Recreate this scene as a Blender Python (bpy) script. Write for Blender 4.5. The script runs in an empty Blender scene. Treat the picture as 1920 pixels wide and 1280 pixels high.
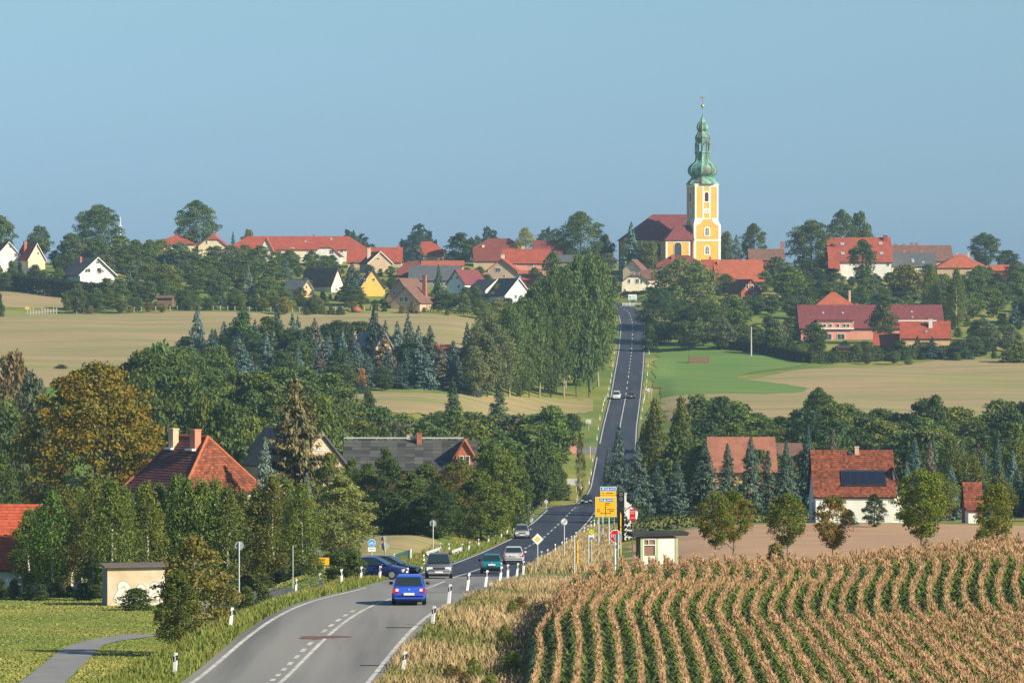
import bpy, bmesh, math, random
import numpy as np
from mathutils import Vector, Matrix

SC = bpy.context.scene
COL = SC.collection
R = math.radians
random.seed(7)
RNG = np.random.default_rng(7)

# ------------------------------------------------------------------ camera, sky, sun, exposure
F, CX, H0 = 6500.0, 960.0, 600.0           # focal length in photo pixels, centre column, eye-level row
cam_d = bpy.data.cameras.new('camera'); cam = bpy.data.objects.new('camera', cam_d); COL.objects.link(cam)
cam_d.sensor_width = 36.0; cam_d.lens = 36.0 * F / 1920.0
cam_d.clip_start = 1.0; cam_d.clip_end = 12000.0
cam.location = (0, 0, 0)
cam.rotation_euler = (R(90) - math.atan(40.0 / F), 0, 0)
SC.camera = cam

SUN_EL, SUN_AZ = 31.0, 60.0                # azimuth: degrees to the right of straight behind the camera
w = bpy.data.worlds.new('World'); SC.world = w; w.use_nodes = True
nt = w.node_tree; nt.nodes.clear()
sky = nt.nodes.new('ShaderNodeTexSky'); sky.sky_type = 'NISHITA'; sky.sun_disc = False
sky.sun_elevation = R(SUN_EL); sky.sun_rotation = R(180 - SUN_AZ)
sky.altitude = 300; sky.air_density = 1.0; sky.dust_density = 0.3; sky.ozone_density = 3.0
tint = nt.nodes.new('ShaderNodeMix'); tint.data_type = 'RGBA'; tint.blend_type = 'MULTIPLY'
tint.inputs[0].default_value = 1.0
geo = nt.nodes.new('ShaderNodeTexCoord'); sep = nt.nodes.new('ShaderNodeSeparateXYZ')
rmp = nt.nodes.new('ShaderNodeValToRGB')   # air near the horizon is bluer than straight up
rmp.color_ramp.elements[0].position = 0.0; rmp.color_ramp.elements[0].color = (0.205, 0.345, 0.70, 1)
rmp.color_ramp.elements[1].position = 0.10; rmp.color_ramp.elements[1].color = (0.615, 0.705, 0.71, 1)
e = rmp.color_ramp.elements.new(0.6); e.color = (.72, .90, 1.05, 1)
bg = nt.nodes.new('ShaderNodeBackground'); bg.inputs[1].default_value = 0.090
out = nt.nodes.new('ShaderNodeOutputWorld')
nt.links.new(geo.outputs['Generated'], sep.inputs[0]); nt.links.new(sep.outputs[2], rmp.inputs[0])
nt.links.new(sky.outputs[0], tint.inputs[6]); nt.links.new(rmp.outputs[0], tint.inputs[7])
nt.links.new(tint.outputs[2], bg.inputs[0]); nt.links.new(bg.outputs[0], out.inputs[0])

sl = bpy.data.lights.new('sun', 'SUN'); sl.energy = 5.0; sl.angle = R(0.5); sl.color = (1.0, 0.885, 0.69)
so = bpy.data.objects.new('sun', sl); COL.objects.link(so)
sd = Vector((math.sin(R(SUN_AZ)) * math.cos(R(SUN_EL)), -math.cos(R(SUN_AZ)) * math.cos(R(SUN_EL)), math.sin(R(SUN_EL))))
so.rotation_euler = sd.to_track_quat('Z', 'Y').to_euler(); so.location = sd * 500

SC.view_settings.view_transform = 'Standard'; SC.view_settings.look = 'None'
SC.view_settings.gamma = 1.0; SC.view_settings.exposure = 0.72; SC.view_settings.use_curve_mapping = False
SC.render.engine = 'CYCLES'
SC.cycles.max_bounces = 5; SC.cycles.diffuse_bounces = 2; SC.cycles.glossy_bounces = 2
SC.cycles.transmission_bounces = 3; SC.cycles.transparent_max_bounces = 4; SC.cycles.volume_bounces = 0
SC.cycles.use_denoising = True
SC.cycles.caustics_reflective = False; SC.cycles.caustics_refractive = False

# ------------------------------------------------------------------ helpers
def X(px, D): return (px - CX) / F * D
def Z(row, D): return (H0 - row) / F * D

def tag(o, label=None, cat=None, group=None, kind=None):
    if label: o['label'] = label
    if cat: o['category'] = cat
    if group: o['group'] = group
    if kind: o['kind'] = kind
    return o

def empty(name, loc, rz=0.0, label=None, cat=None, group=None):
    o = bpy.data.objects.new(name, None); o.empty_display_size = 0.5
    o.location = loc; o.rotation_euler = (0, 0, rz); COL.objects.link(o)
    return tag(o, label, cat, group)

def link(name, me, parent=None, loc=None, rot=None, scale=None):
    o = bpy.data.objects.new(name, me); COL.objects.link(o)
    if parent is not None: o.parent = parent
    if loc is not None: o.location = loc
    if rot is not None: o.rotation_euler = rot
    if scale is not None: o.scale = scale
    return o

def copy_tree(o, parent=None):
    c = o.copy(); COL.objects.link(c)
    if parent is not None: c.parent = parent
    for ch in list(o.children): copy_tree(ch, c)
    return c

class MB:
    """collects simple shapes and links them as one mesh object"""
    def __init__(s): s.v = []; s.f = []; s.smooth = []; s.mi = []; s.cur = 0; s.sm = False
    def add(s, vs, fs):
        n = len(s.v); s.v += [tuple(v) for v in vs]
        for f in fs: s.f.append([n + i for i in f]); s.smooth.append(s.sm); s.mi.append(s.cur)
        return s
    def box(s, x0, x1, y0, y1, z0, z1, M=None):
        vs = [(x0,y0,z0),(x1,y0,z0),(x1,y1,z0),(x0,y1,z0),(x0,y0,z1),(x1,y0,z1),(x1,y1,z1),(x0,y1,z1)]
        if M is not None: vs = [M @ Vector(v) for v in vs]
        return s.add(vs, [(0,3,2,1),(4,5,6,7),(0,1,5,4),(1,2,6,5),(2,3,7,6),(3,0,4,7)])
    def prism(s, poly, y0, y1):
        """polygon in xz (counter-clockwise seen from -y) extruded along y"""
        n = len(poly); vs = [(x, y0, z) for x, z in poly] + [(x, y1, z) for x, z in poly]
        fs = [tuple(range(n)), tuple(range(2*n-1, n-1, -1))]
        fs += [(i, n+i, n+(i+1) % n, (i+1) % n) for i in range(n)]
        return s.add(vs, fs)
    def tube(s, p0, p1, r0, r1=None, n=8, cap=True):
        r1 = r0 if r1 is None else r1
        a = Vector(p0); b = Vector(p1); d = (b - a).normalized()
        u = d.orthogonal().normalized(); v = d.cross(u)
        vs = []
        for c, r in ((a, r0), (b, r1)):
            for k in range(n):
                t = 2*math.pi*k/n; vs.append(c + (u*math.cos(t) + v*math.sin(t))*r)
        fs = [(k, (k+1) % n, n+(k+1) % n, n+k) for k in range(n)]
        if cap: fs += [tuple(range(n-1, -1, -1)), tuple(range(n, 2*n))]
        return s.add(vs, fs)
    def lathe(s, prof, n=24, c=(0,0), rot=0.0):
        """prof: list of (radius, z)"""
        vs = []
        for r, z in prof:
            for k in range(n):
                t = 2*math.pi*k/n + rot; vs.append((c[0]+r*math.cos(t), c[1]+r*math.sin(t), z))
        m = len(prof)
        fs = [(i*n+k, i*n+(k+1) % n, (i+1)*n+(k+1) % n, (i+1)*n+k) for i in range(m-1) for k in range(n)]
        fs += [tuple(range(n-1, -1, -1)), tuple(range((m-1)*n, m*n))]
        return s.add(vs, fs)
    def disc(s, cx, cz, r, y0, y1, n=24, sx=1.0):
        return s.prism([(cx + sx*r*math.cos(2*math.pi*k/n), cz + r*math.sin(2*math.pi*k/n)) for k in range(n)], y0, y1)
    def mesh(s, name, mats):
        me = bpy.data.meshes.new(name); me.from_pydata(s.v, [], s.f)
        for m in (mats if isinstance(mats, (list, tuple)) else [mats]): me.materials.append(m)
        me.polygons.foreach_set('use_smooth', s.smooth); me.polygons.foreach_set('material_index', s.mi)
        me.update()
        return me
    def build(s, name, mats, parent=None, **k):
        return link(name, s.mesh(name, mats), parent, **k)

# ------------------------------------------------------------------ materials
MATS = {}
def mat(name, c, c2=None, scale=1.0, rough=0.9, spec=0.2, detail=4.0, bump=0.0, bscale=None, lo=0.35, hi=0.65,
        attr=None, metallic=0.0, coord='Object', stretch=None, c3=None, scale3=0.1, lo3=.45, hi3=.6):
    if name in MATS: return MATS[name]
    m = bpy.data.materials.new(name); m.use_nodes = True; MATS[name] = m
    t = m.node_tree; N = t.nodes; L = t.links; b = N['Principled BSDF']
    b.inputs['Roughness'].default_value = rough; b.inputs['Specular IOR Level'].default_value = spec
    b.inputs['Metallic'].default_value = metallic
    c = (*c, 1); b.inputs['Base Color'].default_value = c
    tc = N.new('ShaderNodeTexCoord'); vec = tc.outputs['Object']
    if coord == 'World':
        vec = N.new('ShaderNodeNewGeometry').outputs['Position']
    if stretch:
        mp = N.new('ShaderNodeMapping'); mp.inputs['Scale'].default_value = stretch
        L.new(vec, mp.inputs[0]); vec = mp.outputs[0]
    if c2 is not None:
        if attr:
            a = N.new('ShaderNodeAttribute'); a.attribute_name = attr; fac = a.outputs['Fac']
        else:
            n = N.new('ShaderNodeTexNoise'); n.inputs['Scale'].default_value = scale; n.inputs['Detail'].default_value = detail
            L.new(vec, n.inputs['Vector'])
            mr = N.new('ShaderNodeMapRange'); mr.inputs[1].default_value = lo; mr.inputs[2].default_value = hi
            L.new(n.outputs[0], mr.inputs[0]); fac = mr.outputs[0]
        mx = N.new('ShaderNodeMix'); mx.data_type = 'RGBA'
        mx.inputs[6].default_value = c; mx.inputs[7].default_value = (*c2, 1)
        L.new(fac, mx.inputs[0]); colr = mx.outputs[2]
        if c3 is not None:
            n3 = N.new('ShaderNodeTexNoise'); n3.inputs['Scale'].default_value = scale3; n3.inputs['Detail'].default_value = 5
            L.new(vec, n3.inputs['Vector'])
            m3 = N.new('ShaderNodeMapRange'); m3.inputs[1].default_value = lo3; m3.inputs[2].default_value = hi3
            L.new(n3.outputs[0], m3.inputs[0])
            mx3 = N.new('ShaderNodeMix'); mx3.data_type = 'RGBA'; L.new(m3.outputs[0], mx3.inputs[0])
            L.new(colr, mx3.inputs[6]); mx3.inputs[7].default_value = (*c3, 1); colr = mx3.outputs[2]
        L.new(colr, b.inputs['Base Color'])
    if bump:
        n2 = N.new('ShaderNodeTexNoise'); n2.inputs['Scale'].default_value = bscale or scale*4; n2.inputs['Detail'].default_value = 3
        L.new(vec, n2.inputs['Vector'])
        bp = N.new('ShaderNodeBump'); bp.inputs['Strength'].default_value = bump; bp.inputs['Distance'].default_value = 0.1
        L.new(n2.outputs[0], bp.inputs['Height']); L.new(bp.outputs[0], b.inputs['Normal'])
    return m

def leaf_mat(name, trans=0.25, warm=(1.5, 1.15, 0.6), cool=(0.62, 0.72, 0.8), rough=.6, spec=.25):
    """leaf colour comes from the tree (object colour); every leaf varies a little around it"""
    m = bpy.data.materials.new(name); m.use_nodes = True; MATS[name] = m
    t = m.node_tree; N = t.nodes; L = t.links; b = N['Principled BSDF']; o = N['Material Output']
    oi = N.new('ShaderNodeObjectInfo'); at = N.new('ShaderNodeAttribute'); at.attribute_name = 'v'
    rm = N.new('ShaderNodeMix'); rm.data_type = 'RGBA'; rm.inputs[6].default_value = (*cool, 1); rm.inputs[7].default_value = (*warm, 1)
    L.new(at.outputs['Fac'], rm.inputs[0])
    mu = N.new('ShaderNodeMix'); mu.data_type = 'RGBA'; mu.blend_type = 'MULTIPLY'; mu.inputs[0].default_value = 1
    L.new(oi.outputs['Color'], mu.inputs[6]); L.new(rm.outputs[2], mu.inputs[7])
    L.new(mu.outputs[2], b.inputs['Base Color']); b.inputs['Roughness'].default_value = rough; b.inputs['Specular IOR Level'].default_value = spec
    tr = N.new('ShaderNodeBsdfTranslucent'); L.new(mu.outputs[2], tr.inputs[0])
    ms = N.new('ShaderNodeMixShader'); ms.inputs[0].default_value = trans
    L.new(b.outputs[0], ms.inputs[1]); L.new(tr.outputs[0], ms.inputs[2]); L.new(ms.outputs[0], o.inputs[0])
    return m

def paint(name, c, rough=0.25, spec=0.5, metallic=0.0):
    return mat(name, c, rough=rough, spec=spec, metallic=metallic)

WHITE = mat('white_plaster', (.80,.78,.72), (.70,.67,.60), .6); CREAM = mat('cream_plaster', (.78,.66,.42), (.70,.58,.36), .5)
PCREAM = mat('pale_cream_plaster', (.78,.72,.56), (.70,.63,.48), .5)
YELLOW = mat('yellow_plaster', (.80,.52,.11), (.72,.46,.10), .5); TAN = mat('tan_plaster', (.52,.38,.26), (.45,.33,.22), .5)
SALMON = mat('salmon_plaster', (.70,.31,.23), (.62,.27,.20), .5); OCHRE = mat('ochre_plaster', (.74,.43,.09), (.66,.37,.075), .25)
BRICK = mat('brick_red_wall', (.34,.10,.06), (.26,.075,.05), 2.0); PEACH = mat('peach_plaster', (.72,.45,.22), (.65,.40,.2), .6)
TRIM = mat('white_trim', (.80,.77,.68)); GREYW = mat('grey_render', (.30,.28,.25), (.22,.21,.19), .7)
R_RED = mat('red_tile_roof', (.36,.080,.042), (.26,.062,.037), .8, c3=(.22,.06,.04), scale3=.25, lo3=.5, hi3=.75)
R_ORANGE = mat('orange_tile_roof', (.40,.11,.05), (.31,.085,.042), .8, c3=(.3,.09,.05), scale3=.3, lo3=.5, hi3=.75)
R_DARK = mat('dark_red_roof', (.20,.055,.04), (.15,.045,.035), .8); R_BROWN = mat('brown_roof', (.19,.10,.07), (.14,.075,.055), .8)
R_SLATE = mat('slate_roof', (.10,.105,.11), (.075,.08,.085), .9); R_MAROON = mat('maroon_roof', (.20,.052,.05), (.13,.04,.042), 1.2)
R_BLACK = mat('black_slate', (.035,.037,.035), (.055,.055,.05), .5)
TILE = mat('mottled_clay_tile', (.10,.032,.019), (.31,.095,.044), attr='v', rough=.8)
TILE_SHADED = mat('shaded_clay_tile', (.10,.04,.035), (.19,.065,.05), attr='v', rough=.6)  # clay tile with the shade of the grazing-lit slopes put into its colour
SLATEV = mat('patched_black_shingle', (.035,.037,.036), (.10,.10,.09), attr='v', rough=.7)
GLASS = mat('dark_window_glass', (.05,.055,.06), rough=.12, spec=.6); CHIM = mat('chimney_brick', (.42,.16,.10), (.33,.12,.08), 3.0)
CHIMP = mat('pale_chimney', (.60,.45,.30), (.5,.38,.25), 3.0); WOOD = mat('weathered_wood', (.22,.13,.08), (.16,.1,.07), 2.0)
STEEL = mat('galvanised_steel', (.52,.54,.53), rough=.5, spec=.4); GREYBACK = mat('grey_sign_back', (.33,.36,.37), (.28,.31,.32), 3.0, rough=.5)
POSTW = mat('white_plastic', (.82,.82,.80), rough=.5); BLACK = mat('black_plastic', (.015,.015,.02), rough=.5)
SIGNW = mat('sign_white', (.82,.82,.80), rough=.4); SIGNY = mat('sign_yellow', (.85,.48,.015), rough=.4)
SIGNB = mat('sign_blue', (.03,.20,.62), rough=.4); SIGNR = mat('sign_red', (.55,.015,.02), rough=.4)
BARK = mat('grey_bark', (.16,.12,.085), (.09,.07,.05), 6.0); BIRCHB = mat('white_birch_bark', (.62,.55,.42), (.15,.12,.10), 2.5, lo=.55, hi=.68, stretch=(1,1,3))
PALEB = mat('pale_bark', (.36,.29,.21), (.24,.19,.14), 3.0)
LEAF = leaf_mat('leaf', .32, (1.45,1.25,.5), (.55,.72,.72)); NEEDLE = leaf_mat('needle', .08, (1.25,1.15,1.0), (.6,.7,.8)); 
LEAFW = leaf_mat('autumn_leaf', .25, (1.9,1.2,.45), (.5,.85,.7)); LEAFR = leaf_mat('rowan_leaf', .25, (1.75,1.2,.5), (.6,.8,.6))
# ------------------------------------------------------------------ the ground: a height field measured from eye level
_cols = {}
_DL = [(0,-1.7),(60,-7.5),(100,-12),(140,-15.8),(165,-17.3),(200,-18.9),(270,-22),(330,-25),(400,-27),(470,-29),(550,-31),(620,-28),(690,-18),(740,-12.5),(850,-6.5),(1000,1.5),(1060,8),(1100,12.5),(1150,17),(1200,20),(1300,21),(1500,20),(2000,15),(3000,0),(6000,-90)]
_DM = [(0,-1.7),(60,-7.2),(100,-11.6),(140,-15),(165,-15.4),(200,-16.5),(240,-17.6),(280,-19),(350,-22),(400,-24.5),(470,-27),(550,-31),(620,-26),(660,-17.3),(715,-14.9),(800,-10),(900,-4.2),(1000,1.5),(1060,8),(1100,12.5),(1150,17),(1200,20),(1300,21),(1500,20),(2000,15),(3000,0),(6000,-90)]
_DG = [(0,-1.7),(60,-8.2),(100,-13.5),(112,-14.4),(120,-14.6),(132,-14.6),(146,-14.3),(154,-14.0),(160,-13.8),(168,-13.95),(176,-14.3),(200,-16),(250,-18.4),(300,-21),(350,-23),(400,-25),(490,-26.4),(555,-29.4),(575,-28.3),(640,-24.6),(715,-22),(800,-17.8),(850,-13),(930,-8.6),(1000,-1.5),(1060,3.6),(1100,6.5),(1150,12.5),(1200,17.5),(1250,19.5),(1300,20.5),(1500,20),(2000,15),(3000,0),(6000,-90)]
_DR = [(0,-1.7),(60,-8.2),(100,-13.5),(112,-14.4),(120,-14.6),(132,-14.6),(146,-14.5),(154,-14.05),(160,-13.8),(168,-13.85),(174,-14.0),(185,-15),(200,-15.9),(250,-18),(290,-19.2),(360,-22.2),(390,-23),(450,-25),(520,-28),(600,-28),(660,-23.5),(720,-19),(800,-16.5),(880,-12),(930,-8.5),(1000,-2),(1050,3.5),(1100,8.5),(1150,13),(1200,17),(1250,19.5),(1300,20.5),(1500,20),(2000,15),(3000,0),(6000,-90)]
_DR2 = [(0,-1.7),(60,-8.2),(100,-13.5),(112,-14.4),(128,-14.6),(138,-14.55),(147,-14.35),(156,-13.7),(164,-13.3),(170,-13.3),(176,-13.6),(188,-15)] + [k for k in _DR if k[0] >= 200]
_DR3 = [(0,-1.7),(60,-8.2),(100,-13.5),(112,-14.3),(128,-14.4),(136,-14.35),(144,-14.2),(154,-13.5),(162,-12.95),(169,-12.8),(175,-13.1),(188,-14.8)] + [k for k in _DR if k[0] >= 200]
for px, t in ((-2200,_DL),(-600,_DL),(0,_DL),(300,_DL),(460,_DL),(640,_DM),(860,_DM),(1010,_DG),(1150,_DG),(1320,_DR),(1500,_DR),(1700,_DR2),(1920,_DR3),(2500,_DR3),(4200,_DR3)):
    d = np.arange(0, 6001.0); z = np.interp(d, [k[0] for k in t], [k[1] for k in t])
    _cols[px] = z
_pxk = np.array(sorted(_cols)); _PX0, _PXS = -2200, 20
_pxf = np.arange(_PX0, 4201, _PXS)
_T = np.array([_cols[p] for p in _pxk])                      # columns x D
_T = np.stack([np.interp(_pxf, _pxk, _T[:, i]) for i in range(_T.shape[1])], 1)
def _box(a, n, ax):
    pad = [(0,0),(0,0)]; pad[ax] = (n, n)
    c = np.cumsum(np.pad(np.pad(a, pad, mode='edge'), [(1,0) if k == ax else (0,0) for k in (0,1)]), axis=ax)
    s = 2*n+1
    return (np.take(c, range(s, c.shape[ax]), axis=ax) - np.take(c, range(0, c.shape[ax]-s), axis=ax))/s
_T = _box(_box(_T, 3, 0), 3, 0)
_near = _box(_box(_T, 3, 1), 3, 1); _far = _box(_box(_T, 14, 1), 14, 1)
_wt = np.clip((np.arange(6001)-330)/120.0, 0, 1)[None, :]
_T = _near*(1-_wt) + _far*_wt

ROADK = [(60,350,0),(100,405,0),(125,480,0),(142,528,1280),(155,608,1198),(162,645,1163),(168,686,1138),(178,745,1120),(190,790,1108),(205,822,1096),(232,851,1083),(256,878,1075),(298,928,1057),(335,968,1038),(397,1019,1009),(450,1056,975),(490,1078,951),(555,1127,944.5),(575,1146,920),(655,1158,835),(715,1162.5,800),(800,1173,745),(850,1179,700),(930,1184,660),(1000,1187,610),(1050,1180,586),(1085,1164,575),(1110,1135,566),(1135,1080,556)]
_yr = np.arange(60, 1136, 1.0)
_kd = np.array([k[0] for k in ROADK], float)
_xr = np.interp(_yr, _kd, [X(k[1], k[0]) for k in ROADK])
_zk = [(60,-7.6),(100,-12.0),(125,-13.75)] + [(k[0], Z(k[2], k[0])) for k in ROADK if k[2]]
_zr = np.interp(_yr, [k[0] for k in _zk], [k[1] for k in _zk])
def _sm(a, n):
    p = np.pad(a, n, mode='reflect', reflect_type='odd'); return np.convolve(p, np.ones(2*n+1)/(2*n+1), 'valid')
_xr = _sm(_sm(_xr, 7), 7); _zr = _sm(_sm(_zr, 6), 6)
def road_x(y): return np.interp(y, _yr, _xr)
def road_z(y): return np.interp(y, _yr, _zr)

def zt(x, y):
    x = np.asarray(x, float); y = np.asarray(y, float)
    yy = np.clip(y, 0, 5998.0); px = np.clip(CX + F*x/np.maximum(yy, 60.0), _PX0, 4180)
    fi = (px - _PX0)/_PXS; i = fi.astype(int); a = fi - i
    j = yy.astype(int); b = yy - j
    z = (_T[i,j]*(1-a)+_T[np.minimum(i+1,len(_pxf)-1),j]*a)*(1-b) + (_T[i,j+1]*(1-a)+_T[np.minimum(i+1,len(_pxf)-1),j+1]*a)*b
    amp = np.clip((y-180)/300, 0, 1)*0.25
    z = z + amp*(np.sin(x*0.11+y*0.043)+np.sin(x*0.047-y*0.071+1.3))
    d = np.abs(x - road_x(y)); s = np.clip((12.0 - d)/(12.0-4.6), 0, 1); s = s*s*(3-2*s)
    inr = np.clip((y-60)/30, 0, 1)*np.clip((1134-y)/30, 0, 1)
    s = s*inr
    return z*(1-s) + road_z(y)*s
def gz(x, y): return float(zt(x, y))
def drop(px, row, d0=100.0, d1=2500.0):
    """the point of the ground that lies in the direction of a photo pixel"""
    D = np.arange(d0, d1, 0.25); g = zt((px-CX)/F*D, D); r = (H0-row)/F*D
    k = np.nonzero(r <= g)[0]
    D = D[k[0]] if len(k) else d1
    x = X(px, D)
    return Vector((x, D, gz(x, D)))
def stand(px, D):
    x = X(px, D); return Vector((x, D, gz(x, D)))

GRASSM = mat('meadow_grass', (.15,.19,.026), (.30,.255,.06), .09, coord='World', detail=8, c3=(.10,.165,.022), scale3=.03, lo3=.42, hi3=.62, bump=.5, bscale=2.0)
STUB = mat('stubble_soil', (.34,.245,.125), (.18,.215,.055), .16, coord='World', detail=14, stretch=(.10,1.0,1), lo=.40, hi=.68, c3=(.37,.255,.14), scale3=.5, lo3=.5, hi3=.8)
GREENF = mat('young_green_crop', (.080,.180,.028), (.155,.205,.048), .3, coord='World', detail=14, stretch=(.16,1.2,1))
SOIL = mat('harrowed_soil', (.42,.265,.15), (.34,.21,.115), .25, coord='World', detail=8, bump=.8, bscale=1.5, stretch=(.5,1,1))
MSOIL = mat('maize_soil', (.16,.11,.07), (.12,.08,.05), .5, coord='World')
ASPH = mat('worn_asphalt', (.185,.183,.163), (.225,.22,.195), .6, coord='World', detail=12, rough=.85, c3=(.125,.125,.118), scale3=.55, lo3=.5, hi3=.72, stretch=(1,.05,1))
ASPHN = mat('new_dark_asphalt', (.030,.036,.050), (.040,.046,.060), .3, coord='World', detail=9, rough=.75, stretch=(1,.03,1), c3=(.058,.064,.075), scale3=.5, lo3=.48, hi3=.72)
LINE = mat('road_paint', (.56,.54,.48), (.33,.33,.30), 1.6, coord='World'); PATHM = mat('path_asphalt', (.23,.225,.215), (.19,.19,.18), .5, coord='World')

# one sheet from behind the camera out to the horizon, finer where it is near
_ys = np.concatenate([np.arange(-40,100,5.), np.arange(100,240,1.5), np.arange(240,600,4.), np.arange(600,1300,7.), np.arange(1300,6000,100.)])
_us = np.concatenate([np.linspace(-.48,-.17,25)[:-1], np.linspace(-.17,.17,190), np.linspace(.17,.48,25)[1:]])
YY, UU = np.meshgrid(_ys, _us, indexing='ij'); XX = UU*np.maximum(YY, 60); ZZ = zt(XX, YY)
def grid_mesh(name, XX, YY, ZZ, m):
    n, k = XX.shape; me = bpy.data.meshes.new(name)
    co = np.stack([XX,YY,ZZ],-1).reshape(-1,3); idx = np.arange(n*k).reshape(n,k)
    q = np.stack([idx[:-1,:-1],idx[:-1,1:],idx[1:,1:],idx[1:,:-1]],-1).reshape(-1,4)
    me.vertices.add(len(co)); me.vertices.foreach_set('co', co.ravel())
    me.loops.add(q.size); me.loops.foreach_set('vertex_index', q.ravel().astype(np.int32))
    me.polygons.add(len(q)); me.polygons.foreach_set('loop_start', np.arange(0,q.size,4,dtype=np.int32)); me.polygons.foreach_set('loop_total', np.full(len(q),4,np.int32))
    me.polygons.foreach_set('use_smooth', np.ones(len(q),bool)); me.materials.append(m); me.update(calc_edges=True)
    return me
tag(link('terrain', grid_mesh('terrain', XX, YY, ZZ, GRASSM)), 'green rolling ground between road, fields and village', kind='structure')

def sheet(name, L, Rr, m, off, nu=12, step=2.0, label=None, smooth=True):
    """a strip lying on the ground between a left and a right edge, both lists of (x, y) with rising y"""
    L = np.array(L, float); Rr = np.array(Rr, float)
    y0, y1 = L[0,1], L[-1,1]; n = max(2, int(abs(y1-y0)/step)+1); t = np.linspace(0,1,n)
    tl = (L[:,1]-y0)/(y1-y0)
    lx = np.interp(t, tl, L[:,0]); ly = np.interp(t, tl, L[:,1])
    tr = (Rr[:,1]-Rr[0,1])/(Rr[-1,1]-Rr[0,1])
    rx = np.interp(t, tr, Rr[:,0]); ry = np.interp(t, tr, Rr[:,1])
    s = np.linspace(0,1,nu)[None,:]
    XX = lx[:,None]*(1-s)+rx[:,None]*s; YY = ly[:,None]*(1-s)+ry[:,None]*s
    o = link(name, grid_mesh(name, XX, YY, zt(XX,YY)+off, m))
    return tag(o, label, kind='structure')
def field(name, knots, m, off, label, nu=130, step=3.0):
    D=np.arange(knots[0][0],knots[-1][0]+.1,2.0); k=[q[0] for q in knots]; rr=np.random.default_rng(int(knots[0][0])); A=np.interp(D,k,[q[1] for q in knots]); B=np.interp(D,k,[q[2] for q in knots])
    j=lambda: np.convolve(rr.normal(0,1,len(D)+4),np.ones(5)/5,'valid')*2.2
    return sheet(name, list(zip(X(A,D)+j(),D)), list(zip(X(B,D)+j(),D)), m, off, nu, step, label)
def along(d0, d1, o0, o1, name, m, off, step=1.0, label=None, nu=3):
    """a band that follows the road between two sideways offsets"""
    y = np.arange(d0, d1+.01, step); cx = road_x(y); dx = np.gradient(cx, y); nn = np.sqrt(1+dx*dx)
    A = np.stack([cx+o0*nn, y],1); B = np.stack([cx+o1*nn, y],1)
    return A, B
def band(name, d0, d1, o0, o1, m, off, step=1.0, label=None, nu=3):
    A, B = along(d0, d1, o0, o1, name, m, off, step)
    s = np.linspace(0,1,nu)[None,:,None]; P = A[:,None,:]*(1-s)+B[:,None,:]*s
    return tag(link(name, grid_mesh(name, P[...,0], P[...,1], zt(P[...,0],P[...,1])+off, m)), label, kind='structure')

field('stubble_field', [(722,-900,560),(760,-900,700),(850,-900,880),(1003,-900,890)], STUB, .07, 'pale stubble field on the slope below the village')
field('stubble_field', [(1020,-900,120),(1045,-900,132),(1090,-900,90)], STUB, .07, 'stubble rise beyond the slatted field fence')
field('stubble_field', [(712,1245,2600),(760,1240,2600),(790,1240,2600),(812,1300,2600),(870,1500,2600),(893,1700,2600),(905,1800,2600)], STUB, .07, 'broad stubble field right of the far road')
field('green_crop_field', [(790,1238,1440),(800,1238,1500),(815,1238,1520),(830,1238,1430),(845,1236,1375),(862,1234,1400),(874,1232,1480),(890,1232,1512),(912,1230,1450),(938,1226,1340)], GREENF, .11, 'bright green crop strip beside the far road')
field('harrowed_field', [(181,1185,2600),(230,1160,2600),(300,1175,2600),(386,1230,2600)], SOIL, .03, 'bare harrowed field behind the bus shelter', step=2)
field('brown_plot', [(270,640,790),(310,640,812),(352,640,836)], STUB, .03, 'small brown stubble plot behind the waiting cars', step=2)
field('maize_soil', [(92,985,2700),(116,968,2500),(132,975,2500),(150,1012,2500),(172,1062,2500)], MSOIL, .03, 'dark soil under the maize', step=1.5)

band('road', 62, 236, -4.0, 4.0, ASPH, .04, label='worn grey road surface in the foreground', nu=9)
band('road', 236, 1134, -3.75, 3.75, ASPHN, .04, label='dark new road surface climbing to the village', nu=7)
band('edge_line', 62, 196, -3.62, -3.42, LINE, .052, label='white edge line left of the grey road')
band('edge_line', 234, 480, -3.55, -3.33, LINE, .052, label='white edge line left of the dark road bend')
band('edge_line', 505, 632, -3.52, -3.34, LINE, .052, label='white edge line below the farm turning')
band('edge_line', 660, 1040, -3.50, -3.30, LINE, .052, label='white edge line left of the far climb')
band('edge_line', 62, 172, 3.42, 3.62, LINE, .052, label='white edge line along the dry grass bank')
band('edge_line', 290, 1050, 3.30, 3.50, LINE, .052, label='white edge line right of the far climb')
band('centre_line', 62, 215, -.08, .10, LINE, .052, label='solid white centre line of the grey road')
band('centre_line', 228, 330, -.08, .08, LINE, .052, label='solid white centre line through the junction')
band('centre_line', 560, 800, -.10, .10, LINE, .052, label='solid white centre line of the far climb')
def dashes(name, label, d0, d1, on, off, o0, o1):
    d = d0; vs = []; fs = []; 
    while d < d1:
        A, B = along(d, d+on, o0, o1, '', None, 0, step=on/3)
        n = len(A); b = len(vs)
        for a, c in zip(A, B):
            vs.append((a[0],a[1],gz(a[0],a[1])+.053)); vs.append((c[0],c[1],gz(c[0],c[1])+.053))
        fs += [(b+2*i, b+2*i+1, b+2*i+3, b+2*i+2) for i in range(n-1)]
        d += on+off
    me = bpy.data.meshes.new(name); me.from_pydata(vs,[],fs); me.materials.append(LINE)
    tag(link(name, me), label, kind='structure')
dashes('lane_dashes', 'short white dashes beside the solid centre line', 100, 166, 1.1, 1.1, -.52, -.32)
dashes('lane_dashes', 'dashed white centre line on the bend', 334, 545, 4.5, 4.5, -.09, .09)
dashes('lane_dashes', 'dashed white centre line high on the far climb', 804, 1085, 5, 7, -.10, .10)

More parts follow.
